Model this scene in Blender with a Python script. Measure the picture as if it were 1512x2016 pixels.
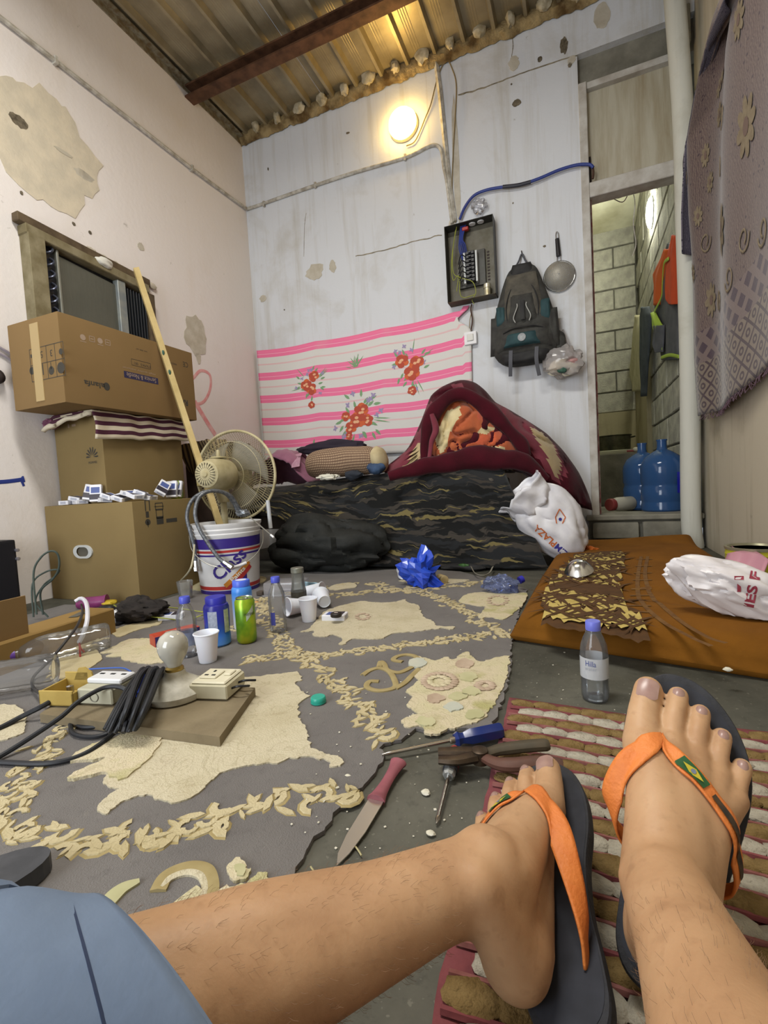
import bpy, bmesh, math, random
from mathutils import Vector, Matrix, noise
from mathutils.bvhtree import BVHTree
for o in list(bpy.data.objects): bpy.data.objects.remove(o)
SC = bpy.context.scene; COL = SC.collection
R = math.radians; PI = math.pi
# ------------------------------------------------------------------ camera
F = 930.0; EYE = Vector((0, 0, 0.5))
def cam_axes(pitch, roll, yaw):
    cp, sp, c, s = math.cos(pitch), math.sin(pitch), math.cos(yaw), math.sin(yaw)
    f = Vector((-s*cp, c*cp, -sp)); r = Vector((c, s, 0)); d = f.cross(r)
    cr, sr = math.cos(roll), math.sin(roll)
    return r*cr + d*sr, d*cr - r*sr, f
RIGHT, DOWN, FWD = cam_axes(R(3.2), R(3.25), R(22.7))
cd = bpy.data.cameras.new('camera'); cam = bpy.data.objects.new('camera', cd); COL.objects.link(cam)
cd.sensor_fit = 'HORIZONTAL'; cd.sensor_width = 36; cd.lens = 36*F/1512; cd.clip_start = 0.02
m = Matrix((RIGHT, -DOWN, -FWD)).transposed().to_4x4(); m.translation = EYE; cam.matrix_world = m
SC.camera = cam
# ------------------------------------------------------------------ world, lights, exposure
SC.view_settings.view_transform = 'Standard'; SC.view_settings.look = 'None'
SC.view_settings.gamma = 1; SC.view_settings.use_curve_mapping = False
SC.view_settings.exposure = 0.82
w = bpy.data.worlds.new('world'); SC.world = w; w.use_nodes = True
w.node_tree.nodes['Background'].inputs[0].default_value = (0.75, 0.85, 1, 1)
w.node_tree.nodes['Background'].inputs[1].default_value = 0.25
def area(name, loc, look, sx, sy, power, col):
    l = bpy.data.lights.new(name, 'AREA'); l.shape = 'RECTANGLE'; l.size = sx; l.size_y = sy
    l.energy = power; l.color = col
    o = bpy.data.objects.new(name, l); COL.objects.link(o); o.location = loc
    o.rotation_euler = (Vector(look)-Vector(loc)).to_track_quat('-Z', 'Y').to_euler(); return o
area('doorway_daylight', (-1.5, -1.62, 1.15), (-1.3, 3, 1.0), 1.3, 2.0, 42, (0.90, 0.95, 1.0))
area('added_overhead_light', (-0.9, 0.75, 3.28), (-0.9, 0.75, 0), 1.3, 0.35, 46, (1.0, 0.97, 0.90))  # unseen light added overhead for soft white main light; no fixture behind it
# ------------------------------------------------------------------ pixel -> place (real depth given)
def ray(px, py): return RIGHT*((px-756)/F) + DOWN*((py-1008)/F) + FWD
def at(px, py, z=0.0): d = ray(px, py); return EYE + d*((z-EYE.z)/d.z)
def atX(px, py, X): d = ray(px, py); return EYE + d*(X/d.x)
def atY(px, py, Y): d = ray(px, py); return EYE + d*(Y/d.y)
def atD(px, py, D): return EYE + ray(px, py)*D
def depth(p): return (Vector(p)-EYE).dot(FWD)
# ------------------------------------------------------------------ materials
def lin(c):
    if isinstance(c, str): c = [int(c[i:i+2], 16)/255 for i in (0, 2, 4)]
    return tuple(x/12.92 if x <= .04045 else ((x+.055)/1.055)**2.4 for x in c) + (1,)
MATS = {}
class NT:
    def __init__(s, name):
        s.m = bpy.data.materials.new(name); s.m.use_nodes = True; s.t = s.m.node_tree
        s.b = s.t.nodes['Principled BSDF']; s.out = s.t.nodes['Material Output']
    def n(s, typ, **kw):
        x = s.t.nodes.new(typ)
        for k, v in kw.items():
            if k.startswith('i_'): x.inputs[k[2:].replace('_', ' ')].default_value = v
            else: setattr(x, k, v)
        return x
    def l(s, a, b): s.t.links.new(a, b)
    def coord(s, kind='Object'): return s.n('ShaderNodeTexCoord').outputs[kind]
    def noise(s, scale, detail=4, rough=.55, dist=0, vec=None, lac=2):
        x = s.n('ShaderNodeTexNoise'); x.inputs['Scale'].default_value = scale; x.inputs['Detail'].default_value = detail
        x.inputs['Roughness'].default_value = rough; x.inputs['Distortion'].default_value = dist
        s.l(vec if vec else s.coord(), x.inputs['Vector']); return x.outputs['Fac']
    def ramp(s, fac, stops, interp='LINEAR'):
        x = s.n('ShaderNodeValToRGB'); x.color_ramp.interpolation = interp; e = x.color_ramp.elements
        while len(e) < len(stops): e.new(.5)
        for i, (p, c) in enumerate(stops): e[i].position = p; e[i].color = lin(c) if not isinstance(c, float) else (c, c, c, 1)
        s.l(fac, x.inputs[0]); return x.outputs[0]
    def mix(s, fac, a, b, mode='MIX'):
        x = s.n('ShaderNodeMix'); x.data_type = 'RGBA'; x.blend_type = mode
        for v, i in ((fac, 0), (a, 6), (b, 7)):
            if isinstance(v, (int, float)): x.inputs[i].default_value = v
            elif isinstance(v, (str, tuple)): x.inputs[i].default_value = lin(v)
            else: s.l(v, x.inputs[i])
        return x.outputs[2]
    def math(s, op, a, b=0.0, c=None):
        x = s.n('ShaderNodeMath'); x.operation = op
        for v, i in ((a, 0), (b, 1), (c, 2)):
            if v is None: continue
            if isinstance(v, (int, float)): x.inputs[i].default_value = v
            else: s.l(v, x.inputs[i])
        return x.outputs[0]
    def mapping(s, vec, scale=(1, 1, 1), loc=(0, 0, 0), rot=(0, 0, 0)):
        x = s.n('ShaderNodeMapping'); x.inputs['Scale'].default_value = scale; x.inputs['Location'].default_value = loc
        x.inputs['Rotation'].default_value = rot; s.l(vec, x.inputs['Vector']); return x.outputs[0]
    def sep(s, vec):
        x = s.n('ShaderNodeSeparateXYZ'); s.l(vec, x.inputs[0]); return x.outputs
    def bump(s, h, strength=.3, dist=.01):
        x = s.n('ShaderNodeBump'); x.inputs['Strength'].default_value = strength; x.inputs['Distance'].default_value = dist
        s.l(h, x.inputs['Height']); s.l(x.outputs[0], s.b.inputs['Normal'])
    def col(s, c):
        if isinstance(c, (str, tuple)): s.b.inputs['Base Color'].default_value = lin(c)
        else: s.l(c, s.b.inputs['Base Color'])
    def set(s, **kw):
        for k, v in kw.items(): s.b.inputs[k.replace('_', ' ')].default_value = v
def M(name, c, c2=None, scale=12, rough=.6, metal=0, bump=0, bscale=60, bdist=.004, lo=.35, hi=.65, spec=.4, **kw):
    if name in MATS: return MATS[name]
    t = NT(name); t.set(Roughness=rough, Metallic=metal, Specular_IOR_Level=spec)
    if c2: t.col(t.ramp(t.noise(scale), [(lo, c), (hi, c2)]))
    else: t.col(c)
    if bump: t.bump(t.noise(bscale, 5), bump, bdist)
    for k, v in kw.items(): t.b.inputs[k.replace('_', ' ')].default_value = v
    MATS[name] = t.m; return t.m
def clear(name, tint='eef2f4', density=.12, rough=.06):
    if name in MATS: return MATS[name]
    t = NT(name); tr = t.n('ShaderNodeBsdfTransparent'); tr.inputs[0].default_value = lin(tint)
    g = t.n('ShaderNodeBsdfGlossy'); g.inputs['Roughness'].default_value = rough
    d = t.n('ShaderNodeBsdfDiffuse'); d.inputs[0].default_value = lin(tint)
    lw = t.n('ShaderNodeLayerWeight'); lw.inputs[0].default_value = .35
    m1 = t.n('ShaderNodeMixShader'); m1.inputs[0].default_value = density; t.l(tr.outputs[0], m1.inputs[1]); t.l(d.outputs[0], m1.inputs[2])
    m2 = t.n('ShaderNodeMixShader'); t.l(t.math('MULTIPLY', lw.outputs['Fresnel'], .8), m2.inputs[0]); t.l(m1.outputs[0], m2.inputs[1]); t.l(g.outputs[0], m2.inputs[2])
    t.l(m2.outputs[0], t.out.inputs[0]); MATS[name] = t.m; return t.m
def emit(name, c, s):
    if name in MATS: return MATS[name]
    t = NT(name); t.col(c); t.b.inputs['Emission Color'].default_value = lin(c); t.b.inputs['Emission Strength'].default_value = s
    MATS[name] = t.m; return t.m
# ------------------------------------------------------------------ mesh helpers
def tag(o, label=None, cat=None, group=None, kind=None):
    for k, v in (('label', label), ('category', cat), ('group', group), ('kind', kind)):
        if v: o[k] = v
    return o
def empty(name, loc=(0, 0, 0), rz=0, label=None, cat=None, group=None, rot=None):
    o = bpy.data.objects.new(name, None); COL.objects.link(o); o.location = loc
    o.rotation_euler = rot if rot else (0, 0, rz); o.empty_display_size = .05
    return tag(o, label, cat, group)
def link(name, me, mat, parent=None, loc=None):
    if mat is not None:
        for x in (mat if isinstance(mat, (list, tuple)) else [mat]): me.materials.append(x)
    o = bpy.data.objects.new(name, me); COL.objects.link(o)
    if parent: o.parent = parent
    if loc is not None: o.location = loc
    return o
def mesh(name, v, f, mat, parent=None, smooth=True, uv=None, fm=None, loc=None, auto=40):
    me = bpy.data.meshes.new(name); me.from_pydata([tuple(x) for x in v], [], f); me.validate()
    if uv:
        L = me.uv_layers.new(name='UVMap')
        for lp in me.loops: L.data[lp.index].uv = uv[lp.vertex_index]
    if fm:
        for p, i in zip(me.polygons, fm): p.material_index = i
    if smooth:
        me.polygons.foreach_set('use_smooth', [True]*len(me.polygons))
        if auto: me.set_sharp_from_angle(angle=R(auto))
    me.update(); return link(name, me, mat, parent, loc)
def wmesh(name, v, f, mat, parent=None, **kw):
    """world coordinates; origin at the base centre, or relative to an unrotated parent"""
    v = [Vector(x) for x in v]
    if parent: 
        b = parent.matrix_basis.translation if parent.parent is None else parent.parent.matrix_basis.translation+parent.matrix_basis.translation
        return mesh(name, [x-b for x in v], f, mat, parent, **kw)
    mn = [min(x[i] for x in v) for i in range(3)]; mx = [max(x[i] for x in v) for i in range(3)]
    b = Vector(((mn[0]+mx[0])/2, (mn[1]+mx[1])/2, mn[2]))
    return mesh(name, [x-b for x in v], f, mat, None, loc=b, **kw)
def bm_box(sx, sy, sz, c=(0, 0, 0), bev=0, seg=1):
    bm = bmesh.new(); bmesh.ops.create_cube(bm, size=1)
    bmesh.ops.scale(bm, vec=(sx, sy, sz), verts=bm.verts); bmesh.ops.translate(bm, vec=c, verts=bm.verts)
    if bev: bmesh.ops.bevel(bm, geom=list(bm.edges), offset=bev, segments=seg, affect='EDGES', profile=.7)
    v = [x.co.copy() for x in bm.verts]; bm.verts.index_update(); f = [[q.index for q in p.verts] for p in bm.faces]; bm.free(); return v, f
def box(name, lo, hi, mat, parent=None, bev=0, seg=1, smooth=False, **kw):
    s = [hi[i]-lo[i] for i in range(3)]; c = [(hi[i]+lo[i])/2 for i in range(3)]
    v, f = bm_box(*s, c, bev, seg)
    if parent is None:
        b = Vector((c[0], c[1], lo[2])); return mesh(name, [x-b for x in v], f, mat, None, smooth=smooth, loc=b, **kw)
    return mesh(name, v, f, mat, parent, smooth=smooth, **kw)
def lathe(prof, seg=28, cap=True):
    v, f = [], []
    for r, z in prof:
        for i in range(seg): a = 2*PI*i/seg; v.append((r*math.cos(a), r*math.sin(a), z))
    n = len(prof)
    for j in range(n-1):
        for i in range(seg): k = (i+1) % seg; f.append((j*seg+i, j*seg+k, (j+1)*seg+k, (j+1)*seg+i))
    if cap:
        if prof[0][0] > 1e-5: f.append(tuple(range(seg))[::-1])
        if prof[-1][0] > 1e-5: f.append(tuple(range((n-1)*seg, n*seg)))
    return v, f
def crom(pts, n=6, closed=False):
    P = [Vector(p) for p in pts]; N = len(P); out = []
    if N < 3: return [P[0].lerp(P[1], i/n) for i in range(n+1)]
    for i in range(N if closed else N-1):
        p1, p2 = P[i], P[(i+1) % N]
        p0 = P[i-1] if (i > 0 or closed) else p1*2-p2
        p3 = P[(i+2) % N] if (i+2 < N or closed) else p2*2-p1
        for k in range(n):
            t = k/n; out.append(((p1*2)+(p2-p0)*t+(p0*2-p1*5+p2*4-p3)*t*t+(p1*3-p0-p2*3+p3)*t**3)*.5)
    if not closed: out.append(P[-1].copy())
    return out
def sweep(path, rad, seg=8, flat=None, up=None, cap=True, closed=False):
    """tube along path; rad number, list or function of t; flat scales the second axis"""
    v, f = [], []; n = len(path); prev = None
    for i, p in enumerate(path):
        a = path[(i-1) % n] if (i > 0 or closed) else p; b = path[(i+1) % n] if (i < n-1 or closed) else p
        T = (b-a); T = T.normalized() if T.length > 1e-9 else Vector((0, 0, 1))
        if up is not None: U = Vector(up)-T*T.dot(Vector(up))
        elif prev is None: U = T.orthogonal()
        else: U = prev-T*T.dot(prev)
        if U.length < 1e-6: U = T.orthogonal()
        U.normalize(); prev = U; B = T.cross(U); t = i/max(1, n-1)
        r = rad(t) if callable(rad) else (rad[i] if isinstance(rad, (list, tuple)) else rad)
        fl = 1 if flat is None else (flat(t) if callable(flat) else flat)
        for k in range(seg): q = 2*PI*k/seg; v.append(p+U*(r*fl*math.cos(q))+B*(r*math.sin(q)))
    for i in range(n if closed else n-1):
        j = (i+1) % n
        for k in range(seg): l = (k+1) % seg; f.append((i*seg+k, i*seg+l, j*seg+l, j*seg+k))
    if cap and not closed: f.append(tuple(range(seg))[::-1]); f.append(tuple(range((n-1)*seg, n*seg)))
    return v, f
def join(*parts):
    v, f = [], []
    for a, b in parts:
        o = len(v); v += [Vector(x) for x in a]; f += [tuple(i+o for i in q) for q in b]
    return v, f
def xf(vf, mtx): return [mtx @ Vector(x) for x in vf[0]], vf[1]
def T3(loc=(0, 0, 0), rot=(0, 0, 0), s=1):
    from mathutils import Euler
    return Matrix.Translation(loc) @ Euler(rot).to_matrix().to_4x4() @ Matrix.Diagonal((s, s, s, 1) if not isinstance(s, tuple) else s+(1,))
def axis_m(o, z, x=None):
    """matrix whose local z runs along z"""
    z = Vector(z).normalized(); x = Vector(x) if x is not None else z.orthogonal()
    x = (x-z*z.dot(x)).normalized(); y = z.cross(x)
    m = Matrix((x, y, z)).transposed().to_4x4(); m.translation = o; return m
def tube(name, pts, r, mat, parent=None, n=6, seg=8, world=True, smooth=True, **kw):
    v, f = sweep(crom(pts, n) if n else [Vector(p) for p in pts], r, seg, **kw)
    return (wmesh if world else mesh)(name, v, f, mat, parent, smooth=smooth)
def grid(nu, nv, fn, closed_u=False):
    v = []; f = []; uv = []
    for j in range(nv+1):
        for i in range(nu+1): v.append(Vector(fn(i/nu, j/nv))); uv.append((i/nu, j/nv))
    for j in range(nv):
        for i in range(nu): a = j*(nu+1)+i; f.append((a, a+1, a+nu+2, a+nu+1))
    return v, f, uv
def thick(o, t, off=-1):
    md = o.modifiers.new('thickness', 'SOLIDIFY'); md.thickness = t; md.offset = off; return o
def subd(o, n=1):
    md = o.modifiers.new('subdivision', 'SUBSURF'); md.levels = md.render_levels = n; return o
def poly(pts, z0, z1, cap_bottom=True):
    """prism from a 2D outline, triangulated"""
    bm = bmesh.new(); vs = [bm.verts.new((p[0], p[1], z1)) for p in pts]
    try: fa = bm.faces.new(vs)
    except Exception: bm.free(); return [], []
    if fa.normal.z < 0: fa.normal_flip()
    bm.normal_update()
    if fa.normal.z < 0: fa.normal_flip()
    r = bmesh.ops.extrude_face_region(bm, geom=[fa]); nv = [x for x in r['geom'] if isinstance(x, bmesh.types.BMVert)]
    for x in vs: x.co.z = z0
    bmesh.ops.recalc_face_normals(bm, faces=bm.faces); bmesh.ops.triangulate(bm, faces=[q for q in bm.faces if len(q.verts) > 4])
    bm.verts.index_update(); v = [x.co.copy() for x in bm.verts]; f = [tuple(q.index for q in p.verts) for p in bm.faces]; bm.free(); return v, f
def text_vf(body, width=None, height=None, shear=0, bold=0.0):
    c = bpy.data.curves.new('txt', 'FONT'); c.body = body; c.align_x = 'CENTER'; c.align_y = 'CENTER'; c.shear = shear; c.offset = bold; c.resolution_u = 3
    o = bpy.data.objects.new('txt', c); COL.objects.link(o); dg = bpy.context.evaluated_depsgraph_get()
    me = o.evaluated_get(dg).to_mesh(); v = [x.co.copy() for x in me.vertices]; f = [tuple(p.vertices) for p in me.polygons]
    o.evaluated_get(dg).to_mesh_clear(); bpy.data.objects.remove(o); bpy.data.curves.remove(c)
    if not v: return [], []
    xs = [p.x for p in v]; ys = [p.y for p in v]; mx, my = (min(xs)+max(xs))/2, (min(ys)+max(ys))/2
    W, Hh = max(xs)-min(xs), max(ys)-min(ys); k = width/W if width else height/Hh; ky = height/Hh if (height and width) else k
    return [Vector(((p.x-mx)*k, (p.y-my)*ky, 0)) for p in v], f
def flat_map(vf, o, ux, uy, off=0):
    ux, uy = Vector(ux).normalized(), Vector(uy).normalized(); n = ux.cross(uy); o = Vector(o)
    return [o+ux*p.x+uy*p.y+n*(p.z+off) for p in (Vector(x) for x in vf[0])], vf[1]
def rect(w, h, cx=0, cy=0): return [Vector((cx-w/2, cy-h/2, 0)), Vector((cx+w/2, cy-h/2, 0)), Vector((cx+w/2, cy+h/2, 0)), Vector((cx-w/2, cy+h/2, 0))], [(0, 1, 2, 3)]
def frame2(w, h, t, cx=0, cy=0):
    return join(rect(w, t, cx, cy+h/2), rect(w, t, cx, cy-h/2), rect(t, h, cx-w/2, cy), rect(t, h, cx+w/2, cy))
def disc(r, cx=0, cy=0, n=16, ry=None):
    return [Vector((cx+r*math.cos(2*PI*i/n), cy+(ry or r)*math.sin(2*PI*i/n), 0)) for i in range(n)], [tuple(range(n))]
def nz(p, s=1.0, seed=0): return noise.noise(Vector(p)*s+Vector((seed*7.3, seed*3.1, seed*11.7)))
def blob(c, rad, amp=.15, fr=6, seed=0, nu=28, nv=18, mtx=None, ridge=0):
    """crumpled closed lump"""
    v, f = [], []; c = Vector(c)
    for j in range(nv+1):
        th = PI*j/nv
        for i in range(nu):
            ph = 2*PI*i/nu; d = Vector((math.sin(th)*math.cos(ph), math.sin(th)*math.sin(ph), math.cos(th)))
            k = 1+amp*nz(d, fr*.25, seed)+amp*.4*nz(d, fr*.6, seed+5)
            if ridge: k -= ridge*.8*(1-min(1, 3.2*abs(nz(d+Vector((nz(d, 2, 1), nz(d, 2, 2), 0))*.3, fr*.42, seed+9))))**2
            q = Vector((d.x*rad[0], d.y*rad[1], d.z*rad[2]))*k
            v.append(c+(mtx @ q if mtx else q))
    for j in range(nv):
        for i in range(nu): k = (i+1) % nu; f.append((j*nu+i, (j+1)*nu+i, (j+1)*nu+k, j*nu+k))
    return v, f
def copy_tree(o, parent=None):
    c = o.copy(); COL.objects.link(c); c.parent = parent
    for ch in list(o.children): copy_tree(ch, c)
    return c
def bvh_of(v, f): return BVHTree.FromPolygons([Vector(x) for x in v], f)
def drape(vf, o, ux, uy, bvh, off=.0015, back=.5):
    """lay a flat print onto a curved surface along -normal"""
    ux, uy = Vector(ux).normalized(), Vector(uy).normalized(); n = ux.cross(uy); o = Vector(o); out = []
    for p in vf[0]:
        q = o+ux*p[0]+uy*p[1]; h = bvh.ray_cast(q+n*back, -n)
        out.append((h[0]+n*off) if h[0] is not None else None)
    keep = [q for q in vf[1] if all(out[i] is not None for i in q)]
    return [x if x is not None else Vector((0, 0, 0)) for x in out], keep
def print_on(vf, px, py, D, ux, uy, bvh, off=.002):
    ux, uy = Vector(ux).normalized(), Vector(uy).normalized(); o = atD(px, py, D); out = []
    for p in vf[0]:
        d = (o+ux*p[0]+uy*p[1]-EYE).normalized(); h = bvh.ray_cast(EYE, d); out.append(h[0]-d*off if h[0] is not None else None)
    return clean(([x if x is not None else Vector((0, 0, 0)) for x in out], [q for q in vf[1] if all(out[i] is not None for i in q)]))
def clean(vf):
    used = sorted({i for q in vf[1] for i in q}); mp = {a: b for b, a in enumerate(used)}
    return [vf[0][i] for i in used], [tuple(mp[i] for i in q) for q in vf[1]]
BY, LX, RX, CZ, RY = 3.55, -2.63, 0.72, 3.58, -1.7
# ================================================================== STRUCTURE
def wall_mat(name, base, stain, streak=.35, blot=.55, bx=1.0):
    t = NT(name); co = t.coord(); t.set(Roughness=.75, Specular_IOR_Level=.25)
    st = t.noise(1.0, 6, .65, .2, t.mapping(co, (9*bx, 9*bx, .55)))
    c = t.mix(t.math('MULTIPLY', t.ramp(st, [(.50, 0.0), (.74, 1.0)]), streak), base, stain)
    bl = t.noise(1.6, 8, .62, .4)
    c = t.mix(t.math('MULTIPLY', t.ramp(bl, [(.54, 0.0), (.68, 1.0)]), blot), c, stain)
    sp = t.noise(14, 5, .7, 0)
    c = t.mix(t.math('MULTIPLY', t.ramp(sp, [(.68, 0.0), (.74, 1.0)]), .5), c, '8d8778')
    t.col(c); t.bump(t.noise(30, 6, .6), .25, .006); MATS[name] = t.m; return t.m
m_wb = wall_mat('paint_back', 'd6d9de', 'aba38f', .52, .36)
m_wl = wall_mat('paint_left', 'e4dedb', 'd3c6b4', .12, .25)
m_wr = wall_mat('paint_right', 'bcb3a0', '82775e', .55, .45)
m_post = wall_mat('paint_post', 'c9c9bf', '8f8a76', .45, .4)
m_conc = M('bare_concrete', '8c897c', '6e6b60', 7, .9, bump=.5, bscale=40)
def floor_material():
    t = NT('floor_concrete'); t.set(Roughness=.72, Specular_IOR_Level=.35)
    a = t.noise(3.5, 9, .65, .3); b = t.noise(40, 4, .7); g = t.noise(120, 2, .5)
    c = t.ramp(a, [(.3, '37372f'), (.5, '4b4a41'), (.7, '605e54')])
    c = t.mix(t.math('MULTIPLY', t.ramp(b, [(.55, 0.0), (.75, 1.0)]), .5), c, '2a2a25')
    c = t.mix(t.math('MULTIPLY', t.ramp(g, [(.66, 0.0), (.72, 1.0)]), .35), c, '8a877b')
    t.col(c); t.bump(a, .25, .01); return t.m
fl_m = floor_material()
tag(box('floor', (LX-.1, RY-.1, -.1), (RX+.1, BY, 0), fl_m), kind='structure')
# back wall with its header over the doorway
JX = .066
wb = tag(box('wall_back', (LX-.1, BY, 0), (JX, BY+.16, CZ+.06), m_wb), kind='structure')
def on(parent, name, vf, mat, smooth=False, **kw): return wmesh(name, vf[0], vf[1], mat, parent, smooth=smooth, **kw)
def wbox(name, lo, hi, mat, parent, bev=0, **kw):
    v, f = bm_box(*[hi[i]-lo[i] for i in range(3)], [(hi[i]+lo[i])/2 for i in range(3)], bev); return wmesh(name, v, f, mat, parent, smooth=False, **kw)
wbox('header', (JX, BY, 3.24), (RX+.05, BY+.16, CZ+.06), m_wb, wb)
wbox('lintel', (JX, BY+.05, 3.05), (RX+.05, BY+.16, 3.24), m_conc, wb)
tag(box('wall_left', (LX-.12, RY-.1, 0), (LX, BY+.16, CZ+.06), m_wl), kind='structure')
tag(box('wall_right', (RX, RY-.1, 0), (RX+.12, BY+.04, CZ+.06), m_wr), kind='structure')
wr = tag(box('wall_rear', (LX, RY-.12, 0), (-2.2, RY, CZ+.06), m_wl), kind='structure')
wbox('rear_panel', (-.8, RY-.12, 0), (RX, RY, CZ+.06), m_wl, wr); wbox('rear_header', (-2.2, RY-.12, 2.2), (-.8, RY, CZ+.06), m_wl, wr)
# rounded painted post at the right of the doorway, slightly out of plumb
pts = [atY(1325, 0, 3.40), atY(1343, 200, 3.41), atY(1350, 420, 3.43), atY(1358, 700, 3.45), atY(1360, 1000, 3.46), Vector((.645, 3.46, 0))]
p0_ = pts[0]; pts[0] = Vector((p0_.x-.01, p0_.y, CZ))
v, f = sweep(crom(pts, 6), .056, 14, up=(1, 0, 0))
post = wmesh('trim_1', v, f, m_post); tag(post, 'rounded white painted post beside the doorway', kind='structure')
# roof sheets
m_roof = M('roof_steel', 'a1957a', '857a62', 5, .38, .35, bump=.15, bscale=25)
MATS['roof_steel'].node_tree.nodes['Principled BSDF'].inputs['Specular IOR Level'].default_value = .5
ceil = tag(empty('ceiling', ((LX+RX)/2, (RY+BY)/2, CZ)), kind='structure')
W_ = (RX-LX)/4; prof = []; nr = 4; s_ = W_/nr
for i in range(nr):
    x = i*s_; prof += [(x, .03), (x+s_*.30, .03), (x+s_*.36, -.012), (x+s_*.46, -.012), (x+s_*.52, .03)]
    for q in (.70, .78, .86, .94): prof += [(x+s_*q, .03), (x+s_*(q+.015), .0288), (x+s_*(q+.03), .03)]
prof.append((W_, .03))
v = [(x, y, z) for y in (RY, BY+.1) for x, z in prof]; n = len(prof)
f = [(i, i+1, n+i+1, n+i) for i in range(n-1)]
me0 = None
for k in range(4):
    if me0 is None:
        o = mesh('roof_sheet', [(a, b-(RY+BY)/2, c) for a, b, c in v], f, m_roof, ceil, smooth=False); me0 = o.data; thick(o, .002, 1)
    else:
        o = bpy.data.objects.new('roof_sheet', me0); COL.objects.link(o); o.parent = ceil; thick(o, .002, 1)
    o.location = (LX+k*W_-(LX+RX)/2, 0, .004*(k % 2))
# purlin
m_rust = M('rusty_steel', '4b3222', '6a4a35', 14, .7, .3, bump=.3, bscale=40)
bl = atX(368, 138, LX); bz = CZ-.03
v, f = join(bm_box(RX-LX, .09, .012, (0, 0, -.075)), bm_box(RX-LX, .09, .012, (0, 0, .0)), bm_box(RX-LX, .012, .08, (0, .03, -.036)))
purl = mesh('trim_2', v, f, m_rust, None, smooth=False, loc=((LX+RX)/2, bl.y, bz)); tag(purl, 'rusty steel purlin under the roof sheets', kind='structure')
p2_ = purl.copy(); COL.objects.link(p2_); p2_.location.y = bl.y-1.5
# steel angle along the top of the left wall and the crumbled mortar under the sheets
v, f = join(bm_box(.05, BY-RY, .008, (LX+.025, (BY+RY)/2, CZ-.012)), bm_box(.008, BY-RY, .05, (LX+.004, (BY+RY)/2, CZ-.035)))
tag(wmesh('trim_3', v, f, M('angle_iron', '6b5a3e', '8f8a78', 30, .7, .2, bump=.4), smooth=False), kind='structure')
m_mort = M('crumbled_mortar', 'a8946a', '5a4526', 9, .95, bump=.9, bscale=35, bdist=.02)
rng = random.Random(4)
v, f, uv = grid(260, 6, lambda a, b: (LX+a*(RX-LX), BY-.008-.028*math.sin(PI*b)-.02*abs(nz((a*70, b*4, 1), 1)), CZ+.05-.125*b+.02*nz((a*30, b*2, 0), 1)*b+.012*nz((a*90, b*2, 3), 1)*b))
tag(wmesh('trim_4', v, f, m_mort), 'crumbling mortar along the top of the back wall', kind='structure')
for i in range(14):
    x = LX+.15+i*.2093+.05; c = Vector((x, BY-.05, CZ-.0+.02*rng.random()))
    vv, ff = blob(c, (.03+.03*rng.random(), .035, .04+.02*rng.random()), .5, 6, i, 10, 7)
    wmesh('mortar_lump', vv, ff, M('pale_mortar', 'c2b9a2', '94886b', 20, .95, bump=.6), bpy.data.objects['trim_4'])
# cracks, mortar lines, holes and plaster scars on the back wall
m_crack = M('crack_dirt', '9a917c', '6f6757', 30, .95); m_hole = M('plaster_hole', '4f4739', '7c7260', 40, .95); m_scar = M('plaster_scar', 'c6c0b2', 'b5ad9c', 15, .95, bump=.4)
def crackline(px, r=.004, Y=BY, parent=wb, mat=m_crack, seed=0):
    P = [atY(x, y, Y-.0005) for x, y in px]; Q = crom(P, 10)
    Q = [q+Vector((0, 0, .008*nz(q, 18, seed))) for q in Q]
    v, f = sweep(Q, lambda t: r*(.6+.8*abs(nz((t*9, seed, 0), 1))), 6, up=(0, 1, 0), flat=.3); wmesh('crack', v, f, mat, parent)
crackline([(902, 188), (960, 170), (1040, 140), (1136, 108)], .007, seed=1); crackline([(700, 505), (740, 497), (800, 480), (870, 462)], .006, seed=2)
crackline([(1007, 60), (1010, 90), (1006, 120)], .004, seed=3); crackline([(598, 505), (600, 440), (603, 420)], .003, seed=4)
def scar(px, py, w, h, mat, Y=None, X=None, parent=wb, seed=0, name='plaster_scar', prot=.003, n=22):
    c = atY(px, py, Y) if Y else atX(px, py, X); ux = Vector((1, 0, 0)) if Y else Vector((0, 1, 0))
    pts = [(math.cos(2*PI*i/n)*w/2*(1+.35*nz((math.cos(2*PI*i/n)*2, math.sin(2*PI*i/n)*2, seed), 1)+.18*nz((i*1.7, seed, 2), 1)), math.sin(2*PI*i/n)*h/2*(1+.35*nz((math.cos(2*PI*i/n)*2, math.sin(2*PI*i/n)*2, seed+3), 1)+.18*nz((i*1.3, seed, 5), 1))) for i in range(n)]
    v, f = poly(pts, -.002, prot); nn = Vector((0, -1, 0)) if Y else Vector((1, 0, 0))
    wmesh(name, [c+ux*p.x+Vector((0, 0, p.y))+nn*p.z for p in (Vector(q) for q in v)], f, mat, parent, smooth=False)
for px, py, w_, h_, mt in [(1110, 90, .05, .10, m_hole), (1063, 117, .03, .035, m_hole), (1122, 128, .025, .03, m_hole), (1017, 203, .06, .045, m_hole), (1007, 166, .012, .012, m_hole), (1012, 125, .07, .10, m_scar), (1185, 30, .10, .16, m_scar), (620, 535, .16, .13, m_scar), (655, 525, .06, .10, m_scar), (518, 588, .07, .06, m_scar), (528, 333, .012, .025, m_hole), (685, 262, .03, .015, m_hole), (1072, 485, .02, .015, m_hole), (898, 322, .05, .9, m_scar), (1125, 118, .05, .05, m_scar), (890, 445, .05, .12, m_scar), (1010, 400, .01, .01, m_hole), (560, 610, .012, .012, m_hole)]:
    scar(px, py, w_, h_, mt, Y=BY, seed=px)
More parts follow.
